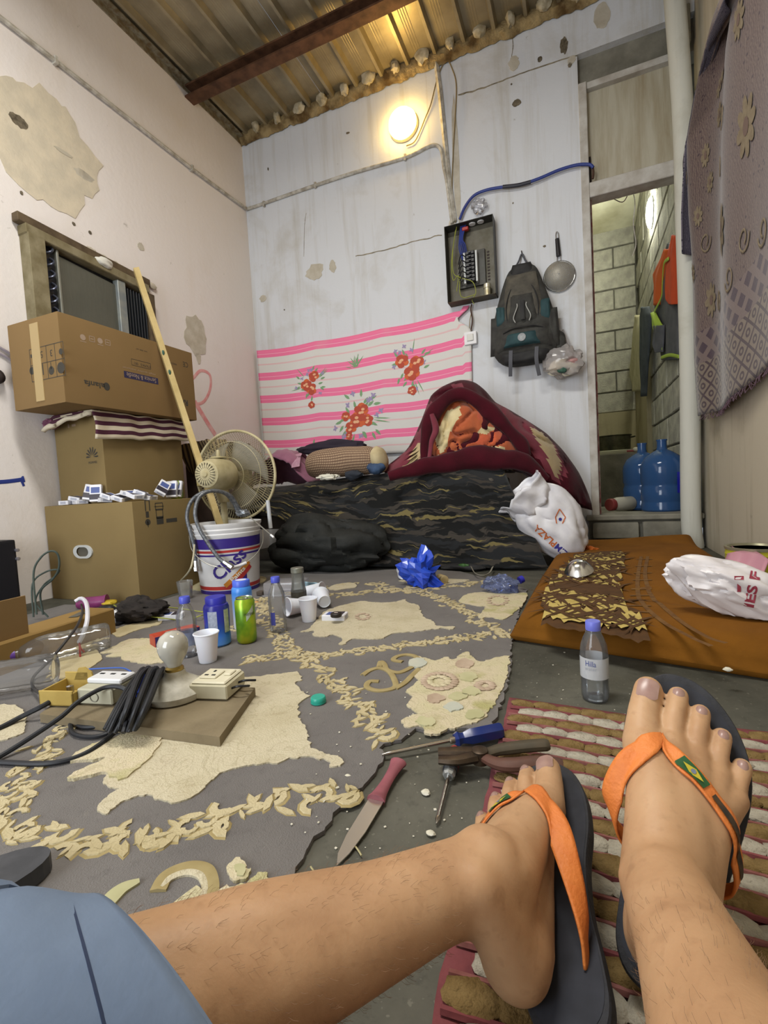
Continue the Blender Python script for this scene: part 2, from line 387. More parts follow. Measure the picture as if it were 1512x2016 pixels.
# left wall: big bare plaster patch, stain, nail holes, red and blue paint marks
wl = bpy.data.objects['wall_left']
m_pl = M('bare_plaster', 'd3c8b2', 'c4bba8', 12, .95, bump=.5, bscale=40)
scar(88, 285, .60, .62, m_pl, X=LX, parent=wl, seed=3, n=48); scar(36, 238, .09, .06, m_hole, X=LX+.001, parent=wl, seed=4, prot=.004); scar(125, 300, .10, .02, M('dry_plaster', 'b9b2a2'), X=LX+.002, parent=wl, seed=9)
for px, py, w_, h_, mt in [(385, 660, .22, .3, m_scar), (145, 441, .02, .02, m_hole), (177, 458, .02, .02, m_hole), (42, 380, .015, .02, m_hole), (277, 486, .05, .05, m_scar), (165, 345, .12, .05, m_scar), (390, 700, .05, .12, m_scar)]:
    scar(px, py, w_, h_, mt, X=LX, parent=wl, seed=px)
m_pinkp = M('red_spray', 'd98f90', 'e0b3b0', 20, .9); 
tube('paint_swirl', [atX(x, y, LX+.001) for x, y in [(380, 745), (395, 730), (413, 738), (414, 765), (402, 790), (385, 795), (376, 785)]], .012, m_pinkp, wl, up=(1, 0, 0), flat=.08)
tube('paint_swirl', [atX(x, y, LX+.001) for x, y in [(383, 790), (398, 815), (412, 838), (424, 856)]], .02, m_pinkp, wl, up=(1, 0, 0), flat=.06)
tube('paint_stroke', [atX(x, y, LX+.001) for x, y in [(-60, 951), (0, 949), (30, 946), (48, 943)]], lambda t: .010+.006*(t > .9), M('blue_paint', '24357f', rough=.7), wl, up=(1, 0, 0), flat=.1)
tube('paint_stroke', [atX(x, y, LX+.001) for x, y in [(42, 946), (45, 952), (47, 957)]], .006, MATS['blue_paint'], wl, up=(1, 0, 0), flat=.1)
# conduits
m_pipe = M('painted_conduit', 'c9c6bd', '9b9486', 25, .6); m_cable = M('old_cable', '8a7a58', rough=.7)
cz = atY(487, 414, BY).z
pp = [atX(x, y, LX+.014) for x, y in [(-260, -150), (0, 43), (124, 132), (289, 254), (382, 330)]]
pp = [Vector((LX+.014, p.y, cz-.02+.0*p.z)) for p in pp]+[Vector((LX+.016, BY-.07, cz)), Vector((LX+.06, BY-.016, cz))]+[atY(x, y, BY-.014) for x, y in [(560, 386), (621, 365), (700, 339), (798, 310), (840, 290), (858, 286), (869, 297), (874, 330), (880, 360), (890, 440)]]
cond = tube('electrical_conduit', pp, .0125, m_pipe, n=5, up=None); tag(cond, 'thin painted electrical conduit running round the left and back walls', 'pipe')
for px, py in [(621, 365), (798, 310), (520, 402)]:
    c = atY(px, py, BY-.012); wbox('pipe_clip', c-Vector((.008, .012, .022)), c+Vector((.008, .008, .022)), m_pipe, cond)
for y_ in (1.9, 2.9):
    wbox('pipe_clip', (LX, y_-.008, cz-.04), (LX+.03, y_+.008, cz), m_pipe, cond)
tr = tag(wmesh('cable_trunking', *sweep([atY(855, 98, BY-.012), atY(866, 180, BY-.012), atY(884, 360, BY-.012), atY(895, 436, BY-.012)], .018, 4, up=(0, 1, 0), flat=.7), m_pipe, smooth=False), 'white vertical cable trunking from roof to fuse box', 'trunking')
tag(tube('lamp_cable', [atY(x, y, BY-.01) for x, y in [(880, 112), (868, 135), (858, 165), (848, 205), (836, 235), (826, 260), (815, 280), (800, 287)]], .004, m_cable), 'thin brown cable hanging down to the round wall lamp', 'cable')
tag(tube('drop_cable', [atY(x, y, BY-.01) for x, y in [(878, 112), (888, 130), (898, 165), (896, 230), (892, 300), (890, 380), (897, 438)]], .004, m_cable), 'thin brown cable looping down to the fuse box', 'cable')
# lamp on the back wall
lp = atY(796, 250, BY)
lamp = empty('wall_lamp', lp, 0, 'bright round yellow lamp glowing high on the back wall', 'lamp')
mesh('lamp_base', *xf(lathe([(.11, 0), (.115, .01), (.105, .03), (.0, .03)], 28), axis_m((0, 0, 0), (0, -1, 0))), M('lamp_plastic', 'd8cfa8'), lamp)
mesh('lamp_globe', *xf(lathe([(.105, .022), (.108, .045), (.095, .075), (.06, .095), (.0, .10)], 28), axis_m((0, 0, 0), (0, -1, 0))), emit('lamp_glow', (1.0, .82, .46), 22), lamp)
# ------------------------------------------------------------------ doorway, transom, step
m_frame = M('door_frame_paint', 'c8c6c0', 'a9a298', 9, .6, bump=.2); m_redp = M('frame_red', '8d4a4c', 'b5a6a0', 14, .6)
d1 = tag(empty('door_1', (.35, BY, .2)), 'open doorway with white steel frame and transom panel', kind='structure')
def dbox(n, lo, hi, mt, bev=.004): return wbox(n, lo, hi, mt, d1, bev)
dbox('jamb', (JX, BY-.012, .18), (JX+.05, BY+.13, 3.05), m_frame); dbox('jamb_rebate', (JX+.05, BY+.03, .2), (JX+.062, BY+.07, 2.42), m_redp)
z1 = atY(1240, 366, BY).z; dbox('transom_bar', (JX+.05, BY-.01, z1-.01), (.64, BY+.1, z1+.085), m_frame); dbox('head_bar', (JX+.05, BY+.0, 3.01), (.64, BY+.08, 3.05), m_frame)
t = NT('stained_transom'); t.set(Roughness=.35); st = t.noise(1, 6, .65, .2, t.mapping(t.coord(), (10, 10, 1.0))); t.col(t.mix(t.ramp(st, [(.4, 0.0), (.75, 1.0)]), 'b9b4a2', '8d7d5d'))
dbox('transom_panel', (JX+.05, BY+.045, z1+.08), (.64, BY+.06, 3.02), t.m, 0); dbox('latch_bar', (JX+.052, BY+.03, z1+.085), (JX+.064, BY+.045, z1+.27), M('dark_iron', '3a3230', rough=.6, metal=.5), .002)
SZ = .21
m_blk = M('concrete_block', 'b5b3a4', '97958a', 10, .95, bump=.9, bscale=70, bdist=.008); m_joint = M('block_joint', '6b695f', '55534b', 10, .95)
step = tag(box('trim_5', (JX-.02, BY-.04, 0), (.70, BY+.2, SZ-.005), m_joint), 'concrete block step under the doorway', kind='structure')
for a, b in ((JX, .345), (.365, .68)):
    v, f = bm_box(b-a, .1, .105, ((a+b)/2, BY-.03, .115), .018, 2); wmesh('step_block', [p+Vector((.004*nz(p, 20), .004*nz(p, 20, 2), .004*nz(p, 20, 3))) for p in v], f, m_conc, step)
v, f = bm_box(.68, .34, .035, (.37, BY+.1, SZ-.012), .006); wmesh('step_slab', v, f, m_conc, step, smooth=False)
wbox('step_ledge', (JX, BY-.13, 0), (.62, BY-.03, .045), m_conc, step, .006)
# ------------------------------------------------------------------ back room
BRY, BRX = 6.3, .68
tag(box('floor_kitchen', (-1.2, BY+.16, .1), (BRX+.2, BRY+.2, SZ-.01), m_conc), kind='structure')
wk = tag(box('wall_kitchen_back', (-1.2, BRY, SZ), (BRX+.1, BRY+.15, 3.4), m_joint), kind='structure')
wkr = tag(box('wall_kitchen_right', (BRX, BY+.17, SZ), (BRX+.15, BRY, 3.9), m_joint), kind='structure')
tag(box('wall_kitchen_left', (-1.3, BY+.16, SZ), (-1.2, BRY, 3.9), m_conc), kind='structure')
BH, BW = .237, .46
v, f = bm_box(BW-.016, .03, BH-.016, (0, 0, 0), .006); mb = None
def blk(parent, c, rot, sx=1.0):
    global mb
    if mb is None: o = mesh('block', v, f, m_blk, parent, smooth=False); mb = o.data
    else: o = bpy.data.objects.new('block', mb); COL.objects.link(o); o.parent = parent
    o.location = Vector(c)-parent.location; o.rotation_euler = (rng.uniform(-.01, .01), rng.uniform(-.006, .006), rot); o.scale = (sx, 1, 1)
for r in range(9):
    z = 1.21+BH*(r+.5)
    for k in range(4):
        x = BRX-.02-BW*(k+.5)+(BW/2 if r % 2 else 0)
        if r % 2 and k == 0: blk(wk, (BRX-.02-BW/4, BRY+.003, z), 0, .49)
        else: blk(wk, (x, BRY+.003+rng.uniform(-.004, .004), z), 0)
for r in range(15):
    z = SZ+BH*(r+.5)
    for k in range(6):
        y = BRY-.02-BW*(k+.5)-(BW/2 if r % 2 else 0)
        if y < BY+.2+BW/2 and r % 2: continue
        if y < BY+.2: continue
        blk(wkr, (BRX-.003+rng.uniform(-.004, .004), y, z), PI/2)
m_plk = wall_mat('kitchen_plaster', 'a39a7c', '6e654c', .6, .6)
wbox('plaster_dado', (-1.2, BRY-.03, SZ), (BRX, BRY, 1.21), m_plk, wk); wbox('plaster_pier', (BRX-.06, BRY-1.0, SZ), (BRX, BRY-.02, 1.55), m_plk, wkr)
v, f = bm_box(2.1, 2.85, .06); v = [Vector((p.x-.25, p.y+BY+.16+1.4, p.z+3.56-(p.y)*.2)) for p in v]
ck = tag(wmesh('ceiling_kitchen', v, f, M('kitchen_ceiling', 'e2e0c4', 'b9b593', 3, .8), smooth=False), kind='structure')
kl = atX(1281, 419, BRX-.03)
kit = empty('bulkhead_lamp', kl, 0, 'oval white lamp on block wall inside the back room', 'lamp')
mesh('lamp_base', *xf(lathe([(.13, 0), (.135, .015), (.125, .03), (0, .03)], 24), axis_m((.03, 0, 0), (-1, 0, 0))), M('white_plastic', 'e6e6e8', rough=.4), kit)
mesh('lamp_globe', *xf(lathe([(.12, .03), (.115, .045), (.07, .06), (0, .065)], 24), axis_m((.03, 0, 0), (-1, 0, 0))), emit('kitchen_glow', (1, 1, .93), 150), kit)
# ================================================================== THINGS ON THE BACK WALL
# --- pink striped sheet
t = NT('pink_striped_cloth'); t.set(Roughness=.85, Specular_IOR_Level=.15)
u_, v_, _ = t.sep(t.coord('UV')); fr = t.math('FRACT', t.math('MULTIPLY', v_, 1.0))
s1 = t.ramp(fr, [(0, 'f07ca4'), (.17, 'f07ca4'), (.175, 'f5b6ca'), (.19, 'f5b6ca'), (.195, 'f07ca4'), (.33, 'f07ca4'), (.335, 'dad8d4'), (.60, 'dad8d4'), (.605, 'e0bfc0'), (.66, 'e0bfc0'), (.665, 'dad8d4'), (1, 'dad8d4')], 'CONSTANT')
st = t.noise(2.2, 5, .6); t.col(t.mix(t.math('MULTIPLY', t.ramp(st, [(.55, 0.0), (.72, 1.0)]), .25), s1, 'cfc9b4')); t.bump(t.noise(220, 2), .1, .001)
XL, XR_ = atY(507, 700, BY-.02).x, atY(928, 640, BY-.02).x; ZT = atY(505, 691, BY-.02).z
def shy(X, z): return BY-.022-.008*nz((X*2.1, z*.8, 3), 1)-.004*nz((X*7, z*2, 8), 1)
def sheet(u, v):
    X = XL+u*(XR_-XL); 
    if u > .9: X -= .10*(u-.9)*10*math.exp(-((v-.085)/.05)**2)+.03*(u-.9)*10*max(0, v-.1)
    z = ZT-.012*abs(math.sin(PI*u*3.2))-.02*math.sin(PI*u)+.03*(u > .97)*(1-v)-v*.98
    return (X, shy(X, z), z)
v, f, uv = grid(80, 40, sheet); uv = [(a, b*.98/.197) for a, b in uv]
sh = wmesh('wall_sheet', v, f, t.m, uv=uv); thick(sh, .002); tag(sh, 'pink and white striped floral sheet pinned to the back wall', 'sheet')
pet = {k: ([], []) for k in 'orange red peach green purple'.split()}
def addp(k, c, pts):
    o = len(pet[k][0])
    for x, z in pts: X, Z = c[0]+x, c[1]+z; pet[k][0].append(Vector((X, shy(X, Z)-.0035-.0004*'green purple orange red peach'.split().index(k), Z)))
    pet[k][1].append(tuple(range(o, o+len(pts))))
rg = random.Random(8)
def rose(cx, cz_, r, k='orange'):
    n = 9
    for q in range(6):
        a = q*PI/3+rg.random(); x, z = cx+.55*r*math.cos(a), cz_+.55*r*math.sin(a)
        addp(k if q % 2 else 'red', (x, z), [(r*.55*(1+.2*rg.random())*math.cos(2*PI*i/n), r*.5*math.sin(2*PI*i/n)) for i in range(n)])
    for q in range(3): addp('peach', (cx+r*.4*rg.uniform(-1, 1), cz_+r*.4*rg.uniform(-1, 1)), [(r*.28*math.cos(2*PI*i/7), r*.2*math.sin(2*PI*i/7)) for i in range(7)])
def leaf(cx, cz_, L, a, k='green', w=.35):
    c, s = math.cos(a), math.sin(a); pts = [(0, 0), (.3*L, w*L*.5), (.65*L, w*L*.42), (L, 0), (.65*L, -w*L*.42), (.3*L, -w*L*.5)]
    addp(k, (cx, cz_), [(x*c-z*s, x*s+z*c) for x, z in pts])
def bouquet(px, py, sc, roses, nl=14, npur=8):
    c = atY(px, py, BY-.025)
    for i in range(nl): a = rg.random()*2*PI; d = sc*rg.uniform(.4, 1.0); leaf(c.x+d*math.cos(a), c.z+d*math.sin(a)*.9, sc*.35, a+rg.uniform(-.6, .6))
    for i in range(npur):
        a = rg.random()*2*PI; d = sc*rg.uniform(.7, 1.25)
        for q in range(4): leaf(c.x+d*math.cos(a), c.z+d*math.sin(a), sc*.14, q*PI/2+rg.random(), 'purple', .6)
    for i in range(5): a = rg.random()*2*PI; leaf(c.x+sc*.7*math.cos(a), c.z+sc*.7*math.sin(a), sc*.8, a, 'green', .07)
    for dx, dz, r in roses: rose(c.x+dx*sc, c.z+dz*sc, r*sc)
bouquet(612, 758, .135, [(.25, .5, .34), (-.35, .05, .36), (.0, -.25, .36)]); bouquet(808, 724, .15, [(-.45, .4, .34), (.35, .2, .36), (.05, -.25, .4)])
bouquet(706, 822, .19, [(.15, .3, .30), (-.05, -.1, .34), (.4, -.15, .26), (-.4, -.4, .25), (-.6, .1, .2), (-.5, -.75, .16)], 20, 14)
for px, py, r in [(613, 797, .03), (811, 769, .035), (617, 882, .025)]: c = atY(px, py, BY-.025); rose(c.x, c.z, r, 'red'); leaf(c.x, c.z+.03, .05, 1.3)
c = atY(700, 724, BY-.025)
for i in range(12): leaf(c.x+rg.uniform(-.03, .03), c.z, rg.uniform(.05, .12), PI/2+rg.uniform(-1.3, 1.3), 'green', .1)
for k, hx in dict(orange='d3683f', red='b9523f', peach='eab48c', green='7fa37a', purple='a093b8').items():
    wmesh('printed_'+k+('_leaves' if k == 'green' else '_petals'), *pet[k], M('print_'+k, hx, rough=.85), sh, smooth=False)['kind'] = 'stuff'
# --- fuse box
FY = BY-.10; a = atY(874, 445, FY); b = atY(970, 422, FY); c_ = atY(973, 578, FY)
X0, X1, Z0, Z1 = a.x, b.x, c_.z, (a.z+b.z)/2; fbc = Vector(((X0+X1)/2, BY, Z0))
fb = empty('fuse_box', fbc, 0, 'open grey metal fuse box with breakers and loose wires', 'fuse box')
m_gm = M('grey_metal', '4a4a47', '3b3a36', 18, .5, .4); m_gm2 = M('dusty_metal', '6d6a60', '5c584a', 12, .6, .3); hw, hh = (X1-X0)/2, Z1-Z0
def fbx(n, lo, hi, mt, bev=.001): return box(n, lo, hi, mt, fb, bev)
fbx('back_plate', (-hw, -.006, 0), (hw, -.001, hh), m_gm2)
fbx('side_panel', (-hw, -.1, 0), (-hw+.004, 0, hh), m_gm); fbx('side_panel', (hw-.004, -.1, 0), (hw, 0, hh), m_gm)
fbx('top_panel', (-hw, -.1, hh-.004), (hw, 0, hh), m_gm); fbx('bottom_panel', (-hw, -.1, 0), (hw, 0, .004), M('rusty_panel', '5b4a30', '3d3a30', 10, .6, .3))
fbx('inner_tray', (-hw*.55, -.03, hh*.2), (hw*.55, -.006, hh*.66), m_gm)
for i in range(8):
    z = hh*.24+i*hh*.05
    fbx('breaker', (-.035, -.075, z), (.028, -.03, z+hh*.044), M('breaker_black', '17171b', rough=.4), .003)
    fbx('breaker_switch', (-.012, -.087, z+.006), (.006, -.075, z+.016), M('breaker_grey', '2b2b30', rough=.4))
for s in (-.052, .033): fbx('busbar', (s, -.07, hh*.23), (s+.014, -.03, hh*.63), M('white_strip', 'cfd3d2', rough=.5), .002)
for i in range(10): fbx('terminal_hole', (hw*.62, -.0085, hh*.25+i*hh*.04), (hw*.72, -.006, hh*.25+i*hh*.04+.012), M('dark_iron', '3a3230'))
for dx in (.02, .08): mesh('knockout_cap', *xf(lathe([(.024, 0), (.022, .006), (0, .007)], 16), T3((dx, -.05, hh-.005), (PI, 0, 0))), MATS['white_plastic'], fb)
mesh('red_connector', *bm_box(.045, .03, .025, (-.03, -.05, hh-.03), .004), M('red_plastic', 'a82b28', rough=.4), fb)
st_ = mesh('starter_can', *xf(lathe([(.0, 0), (.022, 0), (.022, .06), (.026, .06), (.026, .085), (.02, .092), (0, .092)], 16), T3((hw*.62, -.055, .004))), M('starter_metal', 'b9ac84', 'd8d4c0', 30, .35, .5), fb)
m_yg = M('earth_wire', '8f9440', rough=.5); m_blu = M('blue_wire', '2b3c86', rough=.5); m_brn = M('brown_wire', '4a3226', rough=.5)
for i in range(5): tube('blue_cable', [(-.06+.01*i, -.05, hh+.02), (-.075+.006*i, -.06, hh*.82), (-.08+.012*i, -.055, hh*.7), (-.06+.01*i, -.05, hh*.55-.04*i)], .004, m_blu, fb, world=False)
for k_, pts in enumerate([[(-.09, -.06, hh), (-.12, -.08, hh*.7), (-.125, -.085, hh*.4), (-.07, -.09, hh*.3), (.01, -.085, hh*.22), (.03, -.08, hh*.08), (.0, -.07, .0), (.01, -.06, -.03)], [(-.1, -.06, hh*.95), (-.135, -.08, hh*.55), (-.13, -.08, hh*.3), (-.09, -.085, hh*.34), (-.11, -.07, hh*.15)], [(-.08, -.07, hh*.34), (-.085, -.08, hh*.12), (-.06, -.07, hh*.05), (.02, -.07, hh*.06)]]): tube('earth_wire', pts, .003, m_yg, fb, world=False)
for i in range(5): tube('black_wire', [(-.03, -.075, hh*(.28+.07*i)), (-.06, -.1, hh*(.3+.07*i)), (-.09, -.06, hh*(.26+.06*i))], .0035, MATS['breaker_black'], fb, world=False)
# --- switch socket below
so = atY(928, 668, BY); sob = empty('wall_socket', so, 0, 'small white wall socket hanging under the fuse box', 'socket')
box('socket_box', (-.045, -.04, -.045), (.045, -.002, .045), MATS['white_plastic'], sob, .006, 2); box('socket_plate', (-.024, -.048, -.022), (.024, -.04, .026), M('plate_white', 'd9d8d2', rough=.4), sob, .003)
tube('socket_wire', [(-.0, -.02, .045), (.02, -.03, .12), (.012, -.03, .2), (.02, -.03, .24)], .005, m_brn, sob, world=False); tube('socket_wire', [(-.01, -.02, .045), (.0, -.03, .12), (.012, -.03, .17)], .003, m_cable, sob, world=False)
# --- blue cable from the fuse box to the transom
tag(tube('blue_mains_cable', [atY(x, y, BY-.03) for x, y in [(905, 432), (915, 408), (932, 386), (955, 375), (985, 369), (1020, 365), (1060, 352), (1100, 335), (1135, 325), (1160, 324), (1168, 330)]], .010, m_blu), 'blue cable running from the fuse box to the doorway frame', 'cable')
tag(tube('grey_sleeve', [atY(x, y, BY-.032) for x, y in [(990, 368), (1020, 364.5), (1045, 358)]], .0125, M('dark_tape', '2d2d38', rough=.5)), 'dark tape wrapped round the blue cable above the fuse box', 'tape')
tube('spare_flex', [atY(x, y, BY-.02) for x, y in [(1166, 326), (1168, 340), (1167, 352)]], .008, m_brn, d1)
pb = atY(942, 405, BY-.03); v, f = blob(pb, (.06, .025, .05), .5, 6, 3, 18, 12, ridge=.4)
tag(wmesh('plastic_wrapper', v, f, clear('film', 'f2f2f4', .12)), 'clear plastic wrapper tucked on top of the fuse box', 'wrapper')
# --- backpack
bp0 = atY(1024, 512, BY-.11); bpb = atY(1028, 716, BY-.11)
bp = empty('backpack', (bp0.x+.004, BY, bpb.z), 0, 'worn dark grey and teal hiking backpack hanging on the wall', 'backpack'); Hb = bp0.z-bpb.z
m_bpk = M('pack_fabric', '3f3f3b', '302f2d', 20, .8, bump=.3, bscale=40); m_teal = M('pack_teal', '2b4a4e', '203a3f', 14, .75, bump=.25, bscale=30); m_bpd = M('pack_black', '1f1f20', '2a2a2a', 14, .7); m_strap = M('grey_webbing', '55565c', rough=.8); m_tan = M('pack_worn', '5a564c', '45423c', 18, .85)
profw = [(0, .10, .05), (.03, .16, .10), (.1, .215, .15), (.22, .225, .165), (.36, .21, .15), (.5, .195, .145), (.64, .17, .135), (.78, .14, .12), (.88, .12, .10), (.95, .10, .08), (1, .05, .04)]
def pack_ring(t_, w_, d_, n=30, sc=1.0):
    out = []
    for i in range(n):
        a = 2*PI*i/n; c, s = math.cos(a), math.sin(a); x = math.copysign(abs(c)**.7, c)*w_; y = math.copysign(abs(s)**.7, s)*d_*.5
        p = Vector((x, -d_*.5+y, t_*Hb)); k = .012*nz(p, 9, 2); out.append(p+Vector((k, k, 0)))
    return out
v = []; f = []; n = 30
for t_, w_, d_ in profw: v += pack_ring(t_, w_, d_)
for j in range(len(profw)-1):
    for i in range(n): k = (i+1) % n; f.append((j*n+i, j*n+k, (j+1)*n+k, (j+1)*n+i))
f += [tuple(range(n))[::-1], tuple(range((len(profw)-1)*n, len(profw)*n))]
bd = mesh('pack_body', v, f, m_bpk, bp); subd(bd, 1); pbvh = bvh_of(v, f)
def pad(name, cx, z0, z1, w0, w1, mat, out=.03, yb=-.15, seed=0):
    g = grid(12, 10, lambda a, b: ((cx+(a-.5)*(w0+(w1-w0)*b)), yb-out*(max(0, 1-(2*a-1)**4)*max(0, 1-(2*b-1)**4))**.6+.006*nz((a*4, b*4, seed), 1), (z0+(z1-z0)*b)*Hb))
    return mesh(name, g[0], g[1], mat, bp)
pad('top_lid', 0, .84, .99, .2, .12, m_bpd, .03, -.07); pad('upper_panel', 0, .36, .86, .30, .19, m_tan, .025, -.125, 2); pad('main_panel', 0, .38, .66, .20, .14, m_bpk, .02, -.145, 3)
for s in (-1, 1): pad('side_pocket', s*.185, .12, .50, .10, .07, m_bpk, .05, -.085, 4+s); pad('teal_gusset', s*.145, .38, .58, .07, .06, m_teal, .02, -.125, 6+s)
pad('front_pocket', 0, .13, .37, .36, .33, m_bpk, .04, -.135, 9); lo_ = pad('teal_pocket', -.01, .155, .285, .24, .19, m_teal, .03, -.165, 10); pad('bottom_panel', 0, -.0, .12, .25, .34, m_bpd, .03, -.12, 12)
mesh('logo_disc', *xf(lathe([(.027, 0), (.025, .003), (0, .004)], 20), axis_m((-.005, -.196, .225*Hb), (0, -1, 0))), M('logo_grey', 'a9aeb0', '86898c', 60, .6), bp)
tube('zip', [(-.13, -.165, .30*Hb), (-.06, -.182, .325*Hb), (.06, -.182, .325*Hb), (.13, -.165, .30*Hb)], .005, m_bpd, bp, world=False)
for s in (-1, 1): tube('zip', [(s*.10, -.14, .40*Hb), (s*.105, -.15, .55*Hb), (s*.075, -.145, .70*Hb), (s*.03, -.135, .76*Hb)], .004, m_bpd, bp, world=False); tube('zip_pull', [(s*.045, -.172, .38*Hb), (s*.055, -.176, .43*Hb), (s*.03, -.176, .52*Hb), (s*.03, -.165, .56*Hb)], .0035, M('cord_pale', 'a8aaa6'), bp, world=False)
tube('front_strip', [(.005, -.172, .40*Hb), (.005, -.176, .58*Hb)], .014, m_bpd, bp, n=2, seg=4, world=False, up=(0, 1, 0), flat=.3)
for i, (x, z0_, L) in enumerate([(-.085, .13, .17), (.085, .13, .19)]): tube('hanging_strap', [(x, -.15, z0_*Hb), (x-.004, -.16, z0_*Hb-L*.5), (x+(-.012 if i == 0 else .008), -.13, z0_*Hb-L)], .0125, m_strap, bp, world=False, seg=4, up=(0, 1, 0), flat=.15)
tube('hanging_strap', [(.235, -.07, .18*Hb), (.245, -.08, .05*Hb), (.235, -.06, -.02*Hb), (.242, -.05, -.14*Hb)], .0135, m_strap, bp, world=False, seg=4, up=(0, 1, 0), flat=.15)
v, f = blob((.225, -.06, .16*Hb), (.045, .04, .08), .3, 6, 4, 16, 10); mesh('hip_pad', v, f, m_bpk, bp)
tube('haul_loop', [(-.04, -.05, .985*Hb), (-.022, -.03, 1.04*Hb), (0, -.012, 1.115*Hb), (.022, -.03, 1.04*Hb), (.04, -.05, .985*Hb)], .0065, m_strap, bp, world=False, seg=6)
tube('nail', [(0, .0, 1.125*Hb), (0, -.03, 1.135*Hb)], .004, MATS['dark_iron'], bp, n=1, world=False)
# --- strainer
sc_ = atY(1101, 542, BY-.03); srn = empty('kitchen_strainer', (sc_.x, BY, sc_.z), 0, 'round wire mesh strainer with black handle hanging on wall', 'strainer')
m_chr = M('chrome', 'c9cbcc', rough=.25, metal=1.0); rS = .098
bm_ = [(rS*math.cos(a), rS*math.sin(a)) for a in (PI/2*i/10 for i in range(11))]
v, f = xf(lathe([(max(r, .004), z*.75) for r, z in bm_], 32, False), axis_m((0, -.008, 0), (0, -1, -.12)))
t = NT('wire_gauze'); uvn = t.coord(); ck_ = t.n('ShaderNodeTexVoronoi'); ck_.inputs['Scale'].default_value = 260; t.l(uvn, ck_.inputs['Vector']); t.col('9c978a'); t.set(Metallic=.3, Roughness=.45)
tr_ = t.n('ShaderNodeBsdfTransparent'); mx_ = t.n('ShaderNodeMixShader'); t.l(t.ramp(ck_.outputs['Distance'], [(.3, .25), (.5, .85)]), mx_.inputs[0]); t.l(tr_.outputs[0], mx_.inputs[1]); t.l(t.b.outputs[0], mx_.inputs[2]); t.l(mx_.outputs[0], t.out.inputs[0])
mesh('gauze_bowl', v, f, t.m, srn)
ring = [Vector((rS*math.cos(2*PI*i/40), -.012, rS*math.sin(2*PI*i/40))) for i in range(40)]
mesh('rim', *sweep(ring, .006, 8, closed=True), m_chr, srn)
for s in (-1, 1): tube('handle_wire', [(s*.012, -.012, rS), (s*.01, -.014, rS+.04)], .003, m_chr, srn, n=2, world=False)
tube('handle', [(0, -.014, rS+.035), (-.003, -.016, rS+.09), (-.006, -.014, rS+.15)], lambda t_: .016-.003*t_, M('black_rubber', '1d1a1f', rough=.5), srn, world=False, seg=10)
tube('hanging_ring', [(-.014, -.012, rS+.15), (-.013, -.01, rS+.185), (-.006, -.008, rS+.20), (.003, -.01, rS+.185), (.004, -.012, rS+.15)], .003, m_chr, srn, world=False)
# --- clear carrier bag on a nail
cb = atY(1107, 712, BY-.09); cbr = empty('clear_bag', (cb.x, BY, cb.z-.1), 0, 'clear plastic bag of food hanging below the strainer', 'bag')
v, f = blob((0, -.09, .1), (.13, .075, .10), .3, 6, 21, 30, 20, ridge=.25); mesh('bag_body', v, f, clear('bag_film', 'e9e4e2', .30, .15), cbr)
v, f = blob((0, -.085, .06), (.10, .055, .055), .3, 5, 23); mesh('bread', v, f, M('pale_bread', 'd9d2b0', 'e6e2d0', 20), cbr)
v, f = blob((.06, -.11, .09), (.04, .03, .03), .3, 5, 25); mesh('red_packet', v, f, M('faded_red', 'b58a86'), cbr)
v, f = blob((.0, -.13, .035), (.03, .02, .02), .3, 5, 27); mesh('green_packet', v, f, M('dark_green', '35584a'), cbr)
for s in (-1, 1): tube('bag_handle', [(s*.05, -.08, .18), (s*.03, -.05, .26), (.01, -.02, .33)], .007, clear('bag_film', 'e9e4e2', .30, .15), cbr, world=False, flat=.3)
# ================================================================== BED
bed = empty('bed', (-1.0, 3.1, 0), 0, 'low bed under a dark camouflage quilt along the back wall', 'bed')
m_bw = M('dark_wood', '2c221a', '3a2d22', 12, .7)
wbox('bed_frame', (-2.36, 2.74, .24), (-.46, 3.46, .33), m_bw, bed, .005)
for x in (-2.33, -.53):
    for y in (2.78, 3.38): wbox('leg', (x, y, 0), (x+.05, y+.05, .25), m_bw, bed)
v, f = bm_box(1.90, .70, .18, (-1.41, 3.10, .42), .03, 3); wmesh('mattress', v, f, M('mattress_cloth', '5b564f', '47433d', 10, .9), bed)
t = NT('tiger_camouflage'); t.set(Roughness=.85, Specular_IOR_Level=.15, Sheen_Weight=.15); co = t.coord('UV')
wob = t.n('ShaderNodeTexNoise'); wob.inputs['Scale'].default_value = 5; wob.inputs['Detail'].default_value = 3; t.l(t.mapping(co, (1.6, 1, 1)), wob.inputs['Vector'])
vm = t.n('ShaderNodeVectorMath'); vm.operation = 'MULTIPLY_ADD'; t.l(wob.outputs['Color'], vm.inputs[0]); vm.inputs[1].default_value = (.16, .16, 0); t.l(co, vm.inputs[2])
warp = vm.outputs[0]
n1 = t.noise(1.0, 3, .5, .6, t.mapping(warp, (4.6, 21, 1), rot=(0, 0, .42))); n2 = t.noise(1.0, 3, .5, .6, t.mapping(warp, (4.2, 20, 1), (3.3, 7.1, 0), (0, 0, .36))); n3 = t.noise(1, 2, .5, .4, t.mapping(warp, (3, 11, 1), (9, 2, 0), (0, 0, .3)))
c = t.mix(t.ramp(n3, [(.52, 0.0), (.56, 1.0)]), '141515', '212325'); c = t.mix(t.ramp(n1, [(.545, 0.0), (.575, 1.0)]), c, '3a3631'); c = t.mix(t.ramp(n2, [(.615, 0.0), (.635, 1.0)]), c, '6b613e')
t.col(c); t.bump(t.noise(60, 4), .25, .004); m_camo = t.m
def lerp_tab(tab, u):
    for (a, p), (b, q) in zip(tab, tab[1:]):
        if u <= b: k = (u-a)/(b-a); k = k*k*(3-2*k); return p+(q-p)*k
    return tab[-1][1]
